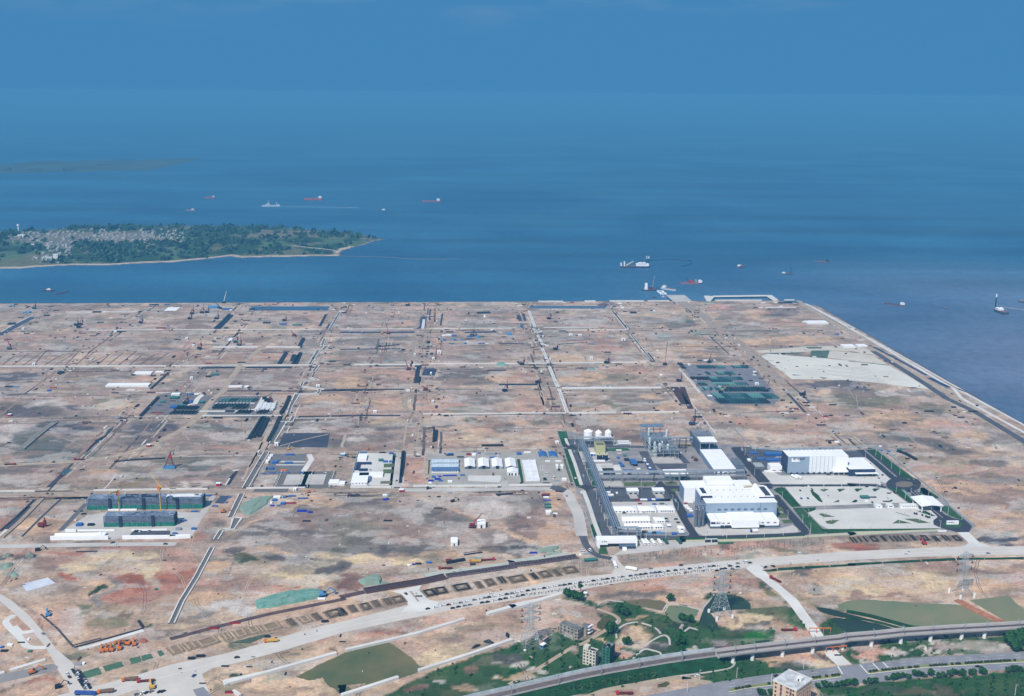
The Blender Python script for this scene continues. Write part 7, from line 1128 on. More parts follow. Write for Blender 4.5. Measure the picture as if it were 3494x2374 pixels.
def seg(P,off_,wd,z,name,m,z0=None):
 Q=[Vector((p.x,p.y,0)) for p in P];A_,B_=offs(Q,abs(off_)*2 or .001);side=A_ if off_>0 else B_;a,b=offs(side,wd);n=len(a);mb=MB();vs=[(p.x,p.y,z) for p in a]+[(p.x,p.y,z) for p in b];fs=[(i,i+n,i+n+1,i+1) for i in range(n-1)]
 if z0 is not None:vs+=[(p.x,p.y,z0) for p in a]+[(p.x,p.y,z0) for p in b];fs+=[(i+2*n,i,i+1,i+1+2*n) for i in range(n-1)]+[(i+n,i+3*n,i+1+3*n,i+1+n) for i in range(n-1)]+[(0,2*n,3*n,n),(n-1,2*n-1,4*n-1,3*n-1)]
 mb.add(vs,fs);return mb.build(name,m)
railm=mat('dark_rail',(96,88,92),var=.1)
seg(E3,.01,5.2,ZR+.05,'railway_track',mat('track_ballast_dark',(128,116,112),var=.2,scale=.3))['kind']='structure'
for o_ in (-2.6,-1.0,1.0,2.6):seg(E3,o_,.35,ZR+.1,'rail',railm)['kind']='structure'
o=seg(E3,5.4,.4,ZR+2.6,'noise_barrier',mat('barrier_panel',(206,220,224),var=.2,scale=.12),ZR-.1);tag(o,'pale panelled noise barrier along the railway','barrier')
ZV=10.0;V3=w_at(via_px,ZV);e=thing('railway_viaduct','long grey railway viaduct crossing the ponds on white piers','viaduct')
for off_,wd,z,z0,nm,m_ in ((.01,11.5,ZV,ZV-1,'deck',mat('deck_concrete',(178,172,170),var=.1,scale=.1)),(.01,5.6,ZV-1,ZV-3.4,'girder',conc2),(5.7,.35,ZV+1.0,ZV,'parapet',conc),(-5.7,.35,ZV+1.0,ZV,'parapet',conc),(.01,3.0,ZV+.12,None,'track',mat('rust_track',(104,88,86),var=.2))):
 o=seg(V3,off_,wd,z,nm,m_,z0);o.parent=e
piers=q(4,3,'640 1045,930 1045,1325 998,1720 948,2110 912')+q(5,3,'275 865,675 838,1065 808,1465 772,1760 752,2165 722')
def near_pt(P,p):
 best=None
 for a,b in zip(P[:-1],P[1:]):
  a,b=Vector((a.x,a.y,0)),Vector((b.x,b.y,0));t=max(0,min(1,(p-a).dot(b-a)/(b-a).length_squared));c=a+(b-a)*t
  if best is None or (c-p).length<best[0]:best=((c-p).length,c,(b-a).normalized())
 return best[1],best[2]
for pp in piers:
 c,d=near_pt(V3,Vector((*G(*pp).xy,0)));s_=Vector((-d.y,d.x,0));mb=MB();c2=c-s_*1.2
 mb.lathe([(1.7,0),(1.7,ZV-5),(2.6,ZV-3.4)],14,c=(c2.x,c2.y));mb.build('pier',white2,e,smooth=False)
mast=thing('catenary_mast','','mast');part(mast,'post',steel,(-.2,.2,-.2,.2,0,8));mb=MB();mb.tube((0,0,7.4),(0,3.4,7.8),.14,n=4);mb.tube((0,0,6.2),(0,3.2,7.2),.12,n=4);mb.tube((0,0,8),(-1.6,.4,8.6),.12,n=4);mb.build('bracket',steel,mast);mst=Proto(mast)
for pp in piers:c,d=near_pt(V3,Vector((*G(*pp).xy,0)));s_=Vector((-d.y,d.x,0));c=c-s_*5.2;mst((c.x,c.y,ZV),math.atan2(d.y,d.x),'steel catenary mast on the viaduct edge','catenary masts on the viaduct')
for p in q(3,3,'10 1530,650 1400,1222 1290,1722 1190,2280 1100')+q(4,3,'30 1080'):a,d=near_pt(E3,Vector((*G(*p,ZR).xy,0)));s_=Vector((-d.y,d.x,0));a=a-s_*4.6;mst((a.x,a.y,ZR),math.atan2(d.y,d.x),'steel catenary mast on the embankment','catenary masts on the embankment')
for k,s_ in enumerate(('1705 722,1990 720','1930 975,2200 955')):
 P=w_at(q(4,3,s_),0);e=thing('height_gantry',('orange height limit gantry before the viaduct','orange height limit gantry past the viaduct')[k],'gantry');mb=MB();a,b=P;z=Vector((0,0,5))
 for j in range(4):mb.tube(a.lerp(b,j/3),a.lerp(b,j/3)+z,.3,n=4)
 mb.build('post',orange,e);mb=MB();mb.tube(a+z,b+z,.5,n=4);mb.build('beam',orange,e)
# trees and scrub
def leafclump(mb,c,r,n,rg,s0=.5,s1=1.0,m=0,flat=.8):
 for _ in range(n):
  while True:
   x,y,z=rg.uniform(-1,1),rg.uniform(-1,1),rg.uniform(-1,1)
   if .25<x*x+y*y+z*z<1:break
  p=Vector((c[0]+x*r,c[1]+y*r,c[2]+z*r*flat));s=rg.uniform(s0,s1);a=Vector((rg.uniform(-1,1),rg.uniform(-1,1),rg.uniform(-.4,1))).normalized();b=a.orthogonal().normalized()*s;d=a.cross(b)
  mb.add([p-b-d*.7,p+b-d*.5,p+b*.8+d,p-b*.6+d*.8],[(0,1,2,3)],m)
def tree_proto(name,h,r,seed,lm,n=150,lobes=6):
 rg=random.Random(seed);e=thing(name,'','tree');mb=MB();mb.tube((0,0,0),(.2,0,h*.62),.16*h/5,.07*h/5,6)
 for i in range(4):a=i*1.6+seed;mb.tube((.1,0,h*.4),(math.cos(a)*r*.6,math.sin(a)*r*.6,h*.72),.07*h/5,.03,4)
 mb.build('trunk',bark,e);mb=MB()
 for i in range(lobes):a=i*2.4+seed;q_=r*.5;leafclump(mb,(math.cos(a)*q_,math.sin(a)*q_,h*(.58+.3*rg.random())),r*rg.uniform(.45,.75),n//lobes,rg,r*.16,r*.34)
 mb.build('crown',lm,e);return Proto(e)
tps=[tree_proto('roadside_tree',5.2,2.5,s_,leaf,140) for s_ in (1,2)]+[tree_proto('roadside_tree',4.6,2.2,5,leafl,120)]
for c_,s_ in ((5,'0 1390,85 1390,215 1375,290 1375,360 1360,515 1330,660 1310,725 1300,795 1310,880 1280,950 1290,1015 1290,1095 1270,1190 1295,1270 1285,1345 1275,1400 1265,1455 1265,1515 1270,1615 1265,1660 1250,1770 1245,1790 1255,2110 1222,2160 1220,2225 1215,2290 1210,600 1330'),(4,'1820 1430,1905 1420,1990 1415,2070 1420,2145 1410,2215 1395,2300 1405,1050 1525,1110 1518,1195 1515')):
 for i,p in enumerate(q(c_,3,s_)):tps[i%3](G(p[0],p[1]+5),rr.uniform(0,6),'round crowned tree in the row below the highway','trees in the row below the highway',rr.uniform(.85,1.15))
big=tree_proto('broad_tree',9,4.2,8,leaf,300,9)
for i,(a,b,s_,l) in enumerate(((1335,730,1.25,'largest dark round tree right of the ruined grey house'),(1545,880,.85,'dark bushy tree at the rim of the sandy enclosure'),(2230,880,1.1,'dark tree at the right end of the scrub by the railway'),(760,240,.9,'left tree of the clump at the white fence end'),(850,260,.9,'middle tree of the clump at the white fence end'),(920,290,.9,'right tree of the clump at the white fence end'),(1450,450,1.0,'dark tree on the scrub bank left of the ponds'),(1520,490,.9,'smaller dark tree on the scrub bank left of the ponds'),(2120,300,.8,'tree at the corner of the brown pond'))):big(G(*q1(3,3,a,b)),i,l,None,s_)
for a,b,s_,l in ((2160,890,1.4,'dark tree at the right edge under the viaduct'),(2290,880,1.6,'largest dark tree at the right edge under the viaduct'),(2220,960,1.1,'dark tree nearest the highway at the right edge')):big(G(*q1(5,3,a,b)),2,l,None,s_)
big(G(*q1(4,3,130,580)),1,'dark tree on the bank between the two ponds',None,.8);big(G(*q1(4,3,30,560)),3,'dark tree left of the stone heap by the pond',None,.8)
cy=tree_proto('conifer_tree',13,2.3,9,leaf,160,7);cy(G(*q1(3,3,930,215)),0,'tall lone dark tree beside the road crowd',None,1.05)
mp_=thing('median_bush','','bush');mb=MB();leafclump(mb,(0,0,.9),1.1,46,random.Random(3),.25,.5);mb.build('foliage',mat('bush_leaves',(54,74,40),var=.4,scale=1,k=.8),mp_);mb=MB();mb.tube((0,0,0),(0,0,.8),.12,n=5);mb.build('stem',bark,mp_);mbush=Proto(mp_)
mbs=[(290,1232),(335,1226),(372,1222),(458,1213),(500,1210),(540,1205),(588,1200),(626,1197),(672,1192),(718,1188),(800,1180),(825,1178),(885,1174),(920,1170),(1090,1157),(1132,1154),(1168,1150),(1212,1147),(1250,1144),(1290,1142),(1372,1134),(1434,1130),(1470,1128),(1558,1121),(1594,1119),(1632,1117),(1674,1114),(1718,1111),(1760,1109),(1812,1106),(1852,1104),(1895,1101),(1936,1099),(1976,1096),(2016,1094),(2060,1091),(2095,1090),(2132,1087),(2200,1086)]
for a,b in mbs:mbush(G(*q1(5,3,a,b+6))+Vector((0,0,.2)),a,'clipped bush on the right highway median','bushes on the right highway median',1.1)
for a,b in ((742,1460),(780,1452),(830,1446),(875,1437),(900,1434),(922,1430),(1175,1393),(1765,1312),(1805,1307),(1845,1303),(1935,1292),(2015,1283),(2055,1279),(2095,1274)):mbush(G(*q1(4,3,a,b+6))+Vector((0,0,.2)),a,'clipped bush on the left highway median','bushes on the left highway median',1.1)
sap=[]
for s_ in (1,2):
 e=thing('bare_sapling','','tree');rg=random.Random(s_);mb=MB();mb.tube((0,0,0),(.2,.1,5),.16,.06,5)
 for i in range(7):a=i*2.1;z=2.4+i*.35;mb.tube((.1,0,z),(math.cos(a)*1.3,math.sin(a)*1.3,z+1.2),.07,.03,3)
 mb.build('trunk',bark,e);mb=MB()
 for a in (0,2.1,4.2):mb.tube((math.cos(a)*1.5,math.sin(a)*1.5,0),(0,0,2.2),.08,n=3)
 mb.build('support_prop',barkp,e);sap.append(Proto(e))
for c_,s_ in ((3,'1560 1000,1600 1010,1640 1030,1690 1030,1775 970,1780 1010,1820 1010,1850 980,1900 960,1930 1005,1940 985,1980 990,2015 940,2060 985,2100 970,2115 965,2170 920,2200 930,2210 950,2250 960,2270 900,2300 930'),(4,'80 915,120 945,205 915,250 945,280 940,330 890,365 930,410 930,530 910,560 890,690 900,760 870,815 890,905 855,940 880,980 870,1020 835,1060 850,1100 860,1180 830,1215 850,1295 810,1380 840,1455 790,1500 830,1580 790,1615 820,1650 810,1690 750,1735 810,1770 800,1850 770,1890 795')):
 for i,p in enumerate(q(c_,2,s_)):sap[i%2](G(*p),i,'bare propped sapling between the plant fence and the road','bare propped saplings below the plant',rr.uniform(.9,1.2))
shr=[]
for s_,m_ in ((1,leaf),(2,leafl)):e=thing('embankment_shrub','','shrub');mb=MB();leafclump(mb,(0,0,.9),1.7,60,random.Random(s_),.4,.8);mb.build('foliage',m_,e);shr.append(Proto(e))
k=0
for a0,b0,a1,b1,nn in ((230,1520,1850,1215,21),(260,1549,1870,1250,21),(520,1530,1900,1290,18),(2060,1150,2324,1110,4)):
 for i in range(nn):t=i/(nn-1);u,v=q1(3,3,a0+(a1-a0)*t,b0+(b1-b0)*t);shr[k%2](G(u,v+1,.3),k,'clipped round shrub on the railway embankment slope','shrubs on the railway embankment',1.5);k+=1
for a0,b0,a1,b1,nn in ((0,1135,560,1060,8),(10,1180,580,1110,8)):
 for i in range(nn):t=i/(nn-1);u,v=q1(4,3,a0+(a1-a0)*t,b0+(b1-b0)*t);shr[k%2](G(u,v,.3),k,'clipped round shrub on the railway embankment slope','shrubs on the railway embankment',1.5);k+=1
gu=MB();rg=random.Random(5);flat_=[(float(x),float(y)) for x,y,m_ in zip(WX.ravel()[::7],WY.ravel()[::7],veg_m.ravel()[::7]) if m_>.72 and y<1120]
rg.shuffle(flat_)
for x,y in flat_[:5200]:
 x+=rg.uniform(-2,2);y+=rg.uniform(-2,2)
 for _ in range(3):s=rg.uniform(.5,1.3);a=Vector((rg.uniform(-1,1),rg.uniform(-1,1),rg.uniform(0,1))).normalized();b=a.orthogonal().normalized()*s;d=a.cross(b);p=Vector((x+rg.uniform(-1,1),y+rg.uniform(-1,1),rg.uniform(.3,1.3)));gu.add([p-b-d,p+b-d*.7,p+b*.7+d,p-b+d],[(0,1,2,3)])
o=gu.build('undergrowth',leaf);o['kind']='stuff'
def heap(name,label,u,v,ru,hz,m,cat='heap',asp=.7,seed=1):
 rg=random.Random(seed);r=ru*mpp(u,v);mb=MB();n=16;rings=[(1,0),(.75,.45),(.45,.8),(.15,1)];vs=[]
 for f,z in rings:vs+=[(math.cos(2*math.pi*i/n)*r*f*rg.uniform(.85,1.15),math.sin(2*math.pi*i/n)*r*asp*f*rg.uniform(.85,1.15),z*hz*rg.uniform(.8,1.1)) for i in range(n)]
 fs=[(k*n+i,k*n+(i+1)%n,(k+1)*n+(i+1)%n,(k+1)*n+i) for k in range(3) for i in range(n)]+[tuple(range(3*n,4*n))];mb.add(vs,fs);o=mb.build(name,m,None,G(u,v),seed);return tag(o,label,cat)
for i,(c_,r_,a,b,ru,h,m_,l) in enumerate(((3,3,460,1240,14,2,rubble,'largest pale rubble heap beside the dirt path'),(3,3,110,1140,14,2,rubble,'pale rubble heap at the left end of the dirt path'),(3,3,270,1040,9,1.4,rubble,'small rubble heap below the pylon in the scrub'),(3,3,800,1170,8,1.4,rubble,'small rubble heap left of the cream tower'),(3,3,2260,660,10,3,rubble,'white rubble heap at the pond corner'),(4,3,200,910,11,2,rubble,'rubble heap beside the railway cutting'),(4,3,30,630,10,2.5,rubble,'white stone heap left of the slate pond'),(3,3,640,440,12,1.4,rubble,'upper pale boulder heap in the tan field'),(3,3,900,480,20,1.8,rubble,'broad pale boulder heap behind the ruined house'),(5,3,600,935,16,2.5,rubble,'pale rubble heap under the right viaduct'),(5,3,1020,935,11,3,conc2,'small sand cone beside the dark pond strip'),(0,2,400,960,22,5,mat('grey_green_spoil',(140,150,138),var=.3,scale=.3),'grey green spoil heap with an excavator on top'),(0,2,110,960,18,4,MATS['grey_green_spoil'],'left grey green spoil heap'),(0,2,105,1085,24,3,tealn,'teal netted heap at the left edge'),(0,2,190,1210,20,2,tealn,'small teal netted heap above the pale slab'),(0,2,130,340,32,2,rubble,'broken concrete heap at the left edge'),(1,2,560,560,14,2,dirt,'x'),(2,0,2140,1180,24,5,tealn2,'bright green netted mound above the pink field'),(3,0,1090,1242,12,3,tealn2,'small bright green mound beside a dark pool'),(2,0,1915,545,8,5,white2,'white covered stockpile near the far quay'),(2,0,780,490,7,4,conc,'pale stockpile on the upper track'),(0,3,1900,830,16,3,mat('red_soil_heap',(170,104,90),var=.2),'dark red soil heap right of the orange diggers'),(3,0,1230,390,26,4,mat('brown_spoil',(128,104,106),var=.3),'brown spoil bank behind the upper pond'))):
 if l!='x':u,v=q1(c_,r_,a,b);heap('rubble_heap' if m_ is rubble else 'soil_heap',l,u,v,ru,h,m_,'heap',.6,i+1)
def mound(P,m,h,label,name='netted_mound'):
 W3=[G(u,v) for u,v in wob(P,1.2,4,len(P))];c=sum(W3,Vector())/len(W3);n=len(W3);rg=random.Random(n);mb=MB();rings=[(1,0),(.88,.75),(.6,.95),(.2,1)];vs=[]
 for f,z in rings:vs+=[(c.x+(p.x-c.x)*f,c.y+(p.y-c.y)*f,z*h*rg.uniform(.8,1.15)) for p in W3]
 f1=[(k*n+i,k*n+(i+1)%n,(k+1)*n+(i+1)%n,(k+1)*n+i) for k in range(3) for i in range(n)]
 if sum((W3[i].x-c.x)*(W3[(i+1)%n].y-c.y)-(W3[(i+1)%n].x-c.x)*(W3[i].y-c.y) for i in range(n))<0:f1=[f[::-1] for f in f1]
 mb.add(vs,f1+[tuple(range(3*n,4*n))]);return tag(mb.build(name,m),label,'mound')
mound(q(1,3,'1120 300,1560 190,1800 160,2020 150,2080 210,1960 260,1700 320,1300 390,1150 400'),tealn2,4,'long teal netted mound beside the main road trench');mound(q(2,2,'230 1290,350 1240,520 1210,560 1270,530 1330,320 1350'),tealn,3,'teal netted mound beside the orange earth');mound(q(3,2,'350 880,460 850,650 830,640 865,560 890,400 905'),tealn,2,'teal netted mound above the trench end');mound(q(1,2,'920 330,950 260,1200 170,1420 150,1300 220,1290 270,1060 410,980 410'),tealn,2,'teal and sand mound beside the square channel bend')
heap('stone_row','dark blue covered heap beside the long white fence',*q1(2,3,1970,845),20,3,blackn,'heap',.35,50);heap('stone_row','black long heap left of the blue covered heap',*q1(2,3,1800,900),22,2,black,'heap',.25,51);heap('scrap_heap','dark spiky scrap heap above the white fence end',*q1(2,3,2215,750),18,2.5,blackn,'heap',.4,52)
# pipes, pits, stores
pp=MB();pp.tube((0,0,.9),(0,14,.9),.85,n=6);pme=pp.mesh('steel_pipe',tealp);pme2=pp.mesh('steel_pipe',black);pmg=pp.mesh('steel_pipe',mat('pale_green_pipe',(120,176,168),var=.2,k=.75));pw=MB();pw.tube((0,0,.9),(0,12,.9),1.1,n=7);pmw=pw.mesh('white_pipe',pipew)
def pipes(c_,r_,a0,a1,b,npi,me_,rz,grp,nm='steel_pipe',lb='',zk=1):
 for i in range(npi):
  u,v=q1(c_,r_,a0+(a1-a0)*i/max(1,npi-1),b);m_=me_ if not isinstance(me_,tuple) else me_[(i*7//5)%len(me_)];o=bpy.data.objects.new(nm,m_);C.objects.link(o);o.location=G(u,v)+Vector((0,0,Z3+(i%2)*.8*zk));o.rotation_euler[2]=rz;o.scale=(1.3,1.0+.9*(npi>40)+.6*(30<npi<40),1.3)
  tag(o,lb,'pipe',grp)
YG='coated steel pipes in the big pipe yard';MX=(pme,pmg,pme)
for ri_,s_ in enumerate(((4,0,255,470,1228,14,pme),(4,0,515,600,1228,6,MX),(4,0,720,905,1224,12,MX),(4,0,370,400,1310,3,pme),(4,0,510,735,1312,15,MX),(4,0,170,400,1380,14,pme2),(4,0,410,830,1382,26,MX),(4,0,430,690,1410,12,pme),(4,0,270,360,1456,5,pme),(4,0,465,900,1456,26,(pmg,pmg,pme)),(4,1,600,1180,62,34,(pme,pme2)),(4,1,490,1290,158,46,MX),(4,1,530,1190,222,32,(pme,pme2,pme)),(4,0,0,40,1190,4,pme2),(4,0,40,80,1232,3,pme2),(4,1,310,600,48,12,(pmg,pme)))):pipes(s_[0],s_[1],s_[2],s_[3],s_[4],s_[5],s_[6],R(10),YG,lb='coated steel pipe in '+'the far row, left side;the far row, centre;the far row, right side;the small pair behind the second row;the second row;the left of the third row;the third row;the stack behind the third row;the stack left of the green row;the pale green row;the black row;the longest near row;the nearest row;the upper left corner;the left corner;the white lidded left stack'.split(';')[ri_]+' of the big pipe yard')
LG='dark green pipes in the left pipe yard'
for s_ in ((1,1,650,1120,198,24,MX),(1,1,575,1000,266,20,(pme,pme2)),(1,1,555,700,292,8,pme2),(1,1,820,990,294,6,pme2),(1,1,870,1040,354,9,pme2),(1,1,1150,1260,354,6,pme2),(1,1,60,330,302,13,pme2),(1,1,0,320,362,14,pme2)):pipes(*s_[:7],R(-10),LG,lb='dark coated pipe in the left pipe yard')
for j in range(5):pipes(1,1,1130+j*12,1350+j*6,320-j*20,8,pmw,R(-8),'white bags of the left pipe yard','white_bulk_bag','big white bulk bag in the cluster beside the left pipe yard')
def string(P,label,wd=3.4,h=2.4,m=black):o=strip('pipe_string',P,wd,m,h,0.05,kind=None);tag(o,label,'pipeline','long black pipe strings')
for s_,l in (('1040 700,1130 560,1225 405','leftmost of four long black pipe strings'),('1100 675,1170 540,1245 405','second from the left of four long black pipe strings'),('1172 665,1240 540,1295 422','third from the left of four long black pipe strings'),('1300 725,1380 570,1455 402','rightmost of four long black pipe strings'),('1465 350,1520 270,1580 130','black pipe string beside the white block elbow')):string(q(1,1,s_),l,5)
for s_,l in (('1445 1170,1535 1025','left black pipe string below the thick white wall'),('1610 1130,1640 1055','short bent black pipe string below the thick white wall'),('1630 1170,1700 1060','middle black pipe string below the thick white wall'),('1660 1170,1725 1030','right black pipe string below the thick white wall'),('1710 940,1765 835','upper black pipe string above the thick white wall'),('600 705,790 525','left long pipe stack near the quay'),('640 705,815 530','right long pipe stack near the quay')):string(q(1,0,s_),l,6,2.6,blackn)
for s_,l in (('1235 730,1245 570','left of two black pipe strings beside the tan dunes'),('1262 720,1280 580','right of two black pipe strings beside the tan dunes'),('1870 783,2160 780','black pipe string lying across the tan dunes'),('830 865,810 1100,795 1270','left dark pipe beside the light yard road'),('850 865,825 1110,810 1190','right dark pipe beside the light yard road')):string(q(2,1,s_),l,3)
string(q(0,1,'1860 390,1980 260,2090 145'),'black pipe string left of the blue shed yard',4);string(q(5,1,'650 855,760 890,900 970'),'black conveyor pipe on the right tan field',4);string(q(0,1,'1510 990,1800 960,2180 945'),'black reinforcement bundle left of the red pile driver',4,.8);string(q(2,2,'1410 1055,1650 1013'),'black pipe string lying beside the trench',3)
def brace(P,wd,label,nb,m=rust):
 W3=[G(u,v) for u,v in P];L,Rr=offs(W3,wd);e=thing('braced_trench',label,'trench');tot=len(W3)-1;f=MB();n=len(L);f.add([(p.x,p.y,Z4) for p in L]+[(p.x,p.y,Z4) for p in Rr],[(i,i+n,i+n+1,i+1) for i in range(n-1)]);f.build('trench_floor',mat('trench_mud',(78,66,68),var=.3,scale=.2),e)
 for side in (L,Rr):mb=MB();[mb.tube(a+Vector((0,0,.8)),b+Vector((0,0,.8)),.7,n=4) for a,b in zip(side[:-1],side[1:])];mb.build('waler',m,e)
 for i in range(nb):t=(i+.5)/nb*tot;k=min(int(t),tot-1);a=L[k].lerp(L[k+1],t-k);b=Rr[k].lerp(Rr[k+1],t-k);mb=MB();mb.tube(a+Vector((0,0,.9)),b+Vector((0,0,.9)),.35,n=4);mb.build('strut',m,e)
brace(q(2,2,'330 1425,700 1360,1130 1290,1400 1230'),11,'dark red braced trench touching the white stub road',30);brace(q(2,2,'1410 1225,1800 1170,2324 1095'),8,'braced trench between the white stub road and the gate',24,mat('grey_brace',(126,110,116),var=.3));brace(q(3,2,'0 1085,400 1040,890 965'),9,'grey braced trench ending below the closed road',20,MATS['grey_brace'])
strip('concrete_apron',q(2,2,'1130 1210,1500 1160,2324 1045')+q(3,2,'0 1050,400 990,790 935'),9,mat('pale_green_screed',(196,202,190),var=.1,scale=.1),Z3)
strip('trench',q(0,3,'620 640,640 640')[0:0] or q(1,3,'0 800,600 640,1300 470,2000 330,2324 265'),6,mat('purple_brown_trench',(108,84,84),var=.3,scale=.1),Z3);strip('trench',q(2,2,'0 1500,330 1430'),8,MATS['purple_brown_trench'],Z3)
for c_,a,b,wd_,cl,k in [(1,80,940,130,0,0),(1,270,890,100,0,0),(1,500,835,230,0,1),(1,755,765,80,0,0),(1,935,725,120,0,1),(1,1108,682,110,0,1),(1,1340,635,200,0,1),(1,1605,580,60,1,0),(1,1785,540,110,0,1),(1,1940,505,60,1,0),(1,2185,455,220,1,1),(2,20,445,60,1,0),(2,170,400,60,1,0),(2,340,372,100,1,1),(2,480,335,60,1,0),(2,628,308,60,1,0),(2,770,280,140,1,1),(2,1185,190,120,2,1),(2,1335,160,130,2,1),(2,1610,115,190,2,1),(2,1840,85,50,1,0),(2,1985,50,90,1,1),(2,2140,20,60,2,0)]+[(-3,a,b,w_,c2,k) for a,b,w_,c2,k in ((100,1260,200,1,1),(320,1225,50,2,0),(465,1200,120,1,1),(620,1180,50,1,0),(800,1145,160,1,1))]+[(-5,a,b,w_,2,k) for a,b,w_,k in ((70,748,60,0),(190,740,90,0),(342,737,80,1),(465,728,40,0),(600,732,70,0),(710,728,80,0),(855,718,40,0),(1015,722,70,1),(1155,730,50,0),(1290,722,60,0),(1435,725,80,1))]:
 r_=3 if c_>0 else 2;u,v=q1(abs(c_),r_,a,b);s_=mpp(u,v);w_=wd_*S*s_;d_=13;rz=road_rz(u) if c_!=-5 else .05;p=G(u,v);m_=(mat('raw_concrete_kerb',(190,170,146)),mat('dark_formwork',(112,98,86),var=.2),mat('black_formwork',(50,52,52),var=.2))[cl]
 e=thing('foundation_pit',('shallow muddy foundation pit','foundation pit with grey formwork','foundation pit with black formwork')[cl]+' in the row beside the main road','foundation',(p.x,p.y,0),rz,'foundation pits beside the main road');part(e,'pit_floor',(mat('mud_floor',(160,138,112),var=.2),mat('dark_mud_floor',(150,130,106),var=.2))[cl>0],(-w_/2-2,w_/2+2,-d_/2-2,d_/2+2,0,Z4));t_=1.4;mb=MB()
 for x in (-w_/2,w_/2-t_):mb.box(x,x+t_,-d_/2,d_/2,0,1.2)
 if k:mb.box(-w_/2+t_,w_/2-t_,-d_/2,-d_/2+t_,0,1.2);mb.box(-w_/2+t_,w_/2-t_,d_/2-t_,d_/2,0,1.2)
 mb.build('formwork',m_,e)
 if k and wd_>90 and cl:part(e,'pedestal',dirt,(-w_*.16,w_*.16,-1.8,1.8,Z4,1.2))
for a,b in ((1640,1230),(1930,1228)):
 e=thing('column_foundation',('left','right')[a>1800]+' square foundation with columns below the gravel yard','foundation',G(*q1(1,1,a,b)),SITE,'square column foundations');w_=22;part(e,'slab',mat('foundation_slab',(128,124,118),var=.2),(-w_,w_,-30,30,0,.5));part(e,'slab_centre',conc2,(-w_*.5,w_*.5,-18,18,.5,.9));mb=MB()
 for i in range(7):
  for x in (-w_+2,w_-3):mb.box(x,x+1.4,-28+i*9,-26.6+i*9,.5,2.6)
 mb.build('column',conc2,e)
# cabins, containers, sheds, material stores
def cab(name,label,cat,u,v,wpx,hpx,dm,m,rm=None,rz=SITE,grp=None,legs=False):
 w_=wpx*mpp(u,v);h=max(2.2,hgt(u,v,v-hpx));e=thing(name,label,cat,G(u,v),rz,grp);part(e,'wall',m,(-w_/2,w_/2,0,dm,0,h-.2));part(e,'roof',rm or m,(-w_/2-.1,w_/2+.1,-.1,dm+.1,h-.2,h));part(e,'door',dark,(-w_*.1,w_*.1,-.05,.05,.05,h*.7))
ORD='white hut on a red base'
for c_,r_,a,b,wd_,hp,l,hasr in ((0,0,305,715,30,22,'on the upper left wall',0),(0,0,445,1185,36,26,'below the brown furrows',0),(0,0,1520,755,36,20,'on the row of dark pits',0),(0,1,120,390,44,28,'at the far left grey field',1),(0,1,1960,795,52,30,'beside the diagonal dirt track',1),(1,1,635,1312,60,36,'below the teal stained field',1),(1,1,1405,775,50,34,'at the dark rectangular pad corner',0),(1,1,1648,1375,40,30,'below the foundation pits',0),(2,2,810,115,56,34,'on the curved red track',1),(2,1,463,343,44,26,'below the tan dune track',0),(2,1,1224,212,26,30,'in the pink field with dark ribs',0),(2,1,900,66,44,24,'at the end of a long black trench',0),(2,0,990,1055,22,24,'left of the black crates',0),(2,0,1233,1108,34,24,'below the black crates',0),(2,0,1310,1030,54,36,'beige one below the blue camp',0),(2,0,1202,1308,24,26,'beside the blue pit',0),(2,0,2010,728,30,16,'on the pink row',0),(2,0,1282,615,14,24,'in the dark strip',0),(1,0,1955,1472,50,24,'beside the stepped channel',0),(1,0,305,935,34,20,'left of the lone mast',0),(1,0,220,838,34,18,'at the upper dirt track',0),(1,0,282,1375,36,32,'tall one in the grey flats',0),(3,0,1500,862,54,32,'beige one beside the teal patch',0),(3,0,1075,1108,42,30,'above the white wall',0),(3,0,805,798,44,26,'left of two in the pink row',0),(3,0,925,800,44,22,'right of two in the pink row',0),(3,0,533,1118,18,24,'beside the white channel',0),(3,0,437,818,16,20,'beside the upper white channel',0),(3,1,625,748,50,26,'beside the plant fence corner',0),(4,0,993,1285,40,16,'right of the pipe yard',0),(4,0,1020,1445,46,26,'inside the pipe yard end',0),(4,0,1635,625,34,14,'beside the coast camp',0),(4,0,125,1190,30,18,'above the pipe yard',0),(5,0,100,950,1,1,'x',0),(2,2,1510,825,90,50,'pale concrete block without windows',0),(2,2,1870,590,110,60,'pale concrete block beside the red crane',0)):
 if l!='x':u,v=q1(c_,r_,a,b);cab('site_hut',('white site hut on a red base ' if hasr else 'small white site hut ')+l,'hut',u,v,wd_*S,hp*S,5 if wd_<80 else 14,red if hasr else white2,white)
for c_,r_,a0,a1,b,bt,bb,l in ((0,0,1765,1990,1310,1295,1265,'white L shaped barrack in the upper left field'),(0,0,1395,1950,1478,1455,1420,'long white barrack beside the black trench'),(0,0,2050,2165,1285,1272,1258,'short blue white shed beside the black trench'),(1,0,775,945,1482,1465,1450,'long white shelter below the black pits'),(1,0,985,1035,1482,1465,1450,'small white shelter below the black pits'),(1,0,765,815,862,850,825,'pale blue cabin left of the twin masts'),(4,0,1690,1800,645,630,595,'left wing of the white camp by the coast road'),(4,0,1750,1970,645,625,592,'right wing of the white camp by the coast road'),(4,0,2160,2324,955,935,905,'left white hall above the pile slab'),(5,0,130,260,945,930,902,'right white hall above the pile slab'),(0,0,2170,2324,465,462,418,'white covered pad near the left quay'),(4,1,1040,1120,1,1,1,'x')):
 if l!='x':u0,v=q1(c_,r_,a0,b);u1=X0[c_]+a1*S;B('barrack',l,'barrack',u0,u1,v,Y0[r_]+bt*S,Y0[r_]+bb*S,white2,white)
CT=mat('container_blue',(44,86,160),var=.1,k=.85)
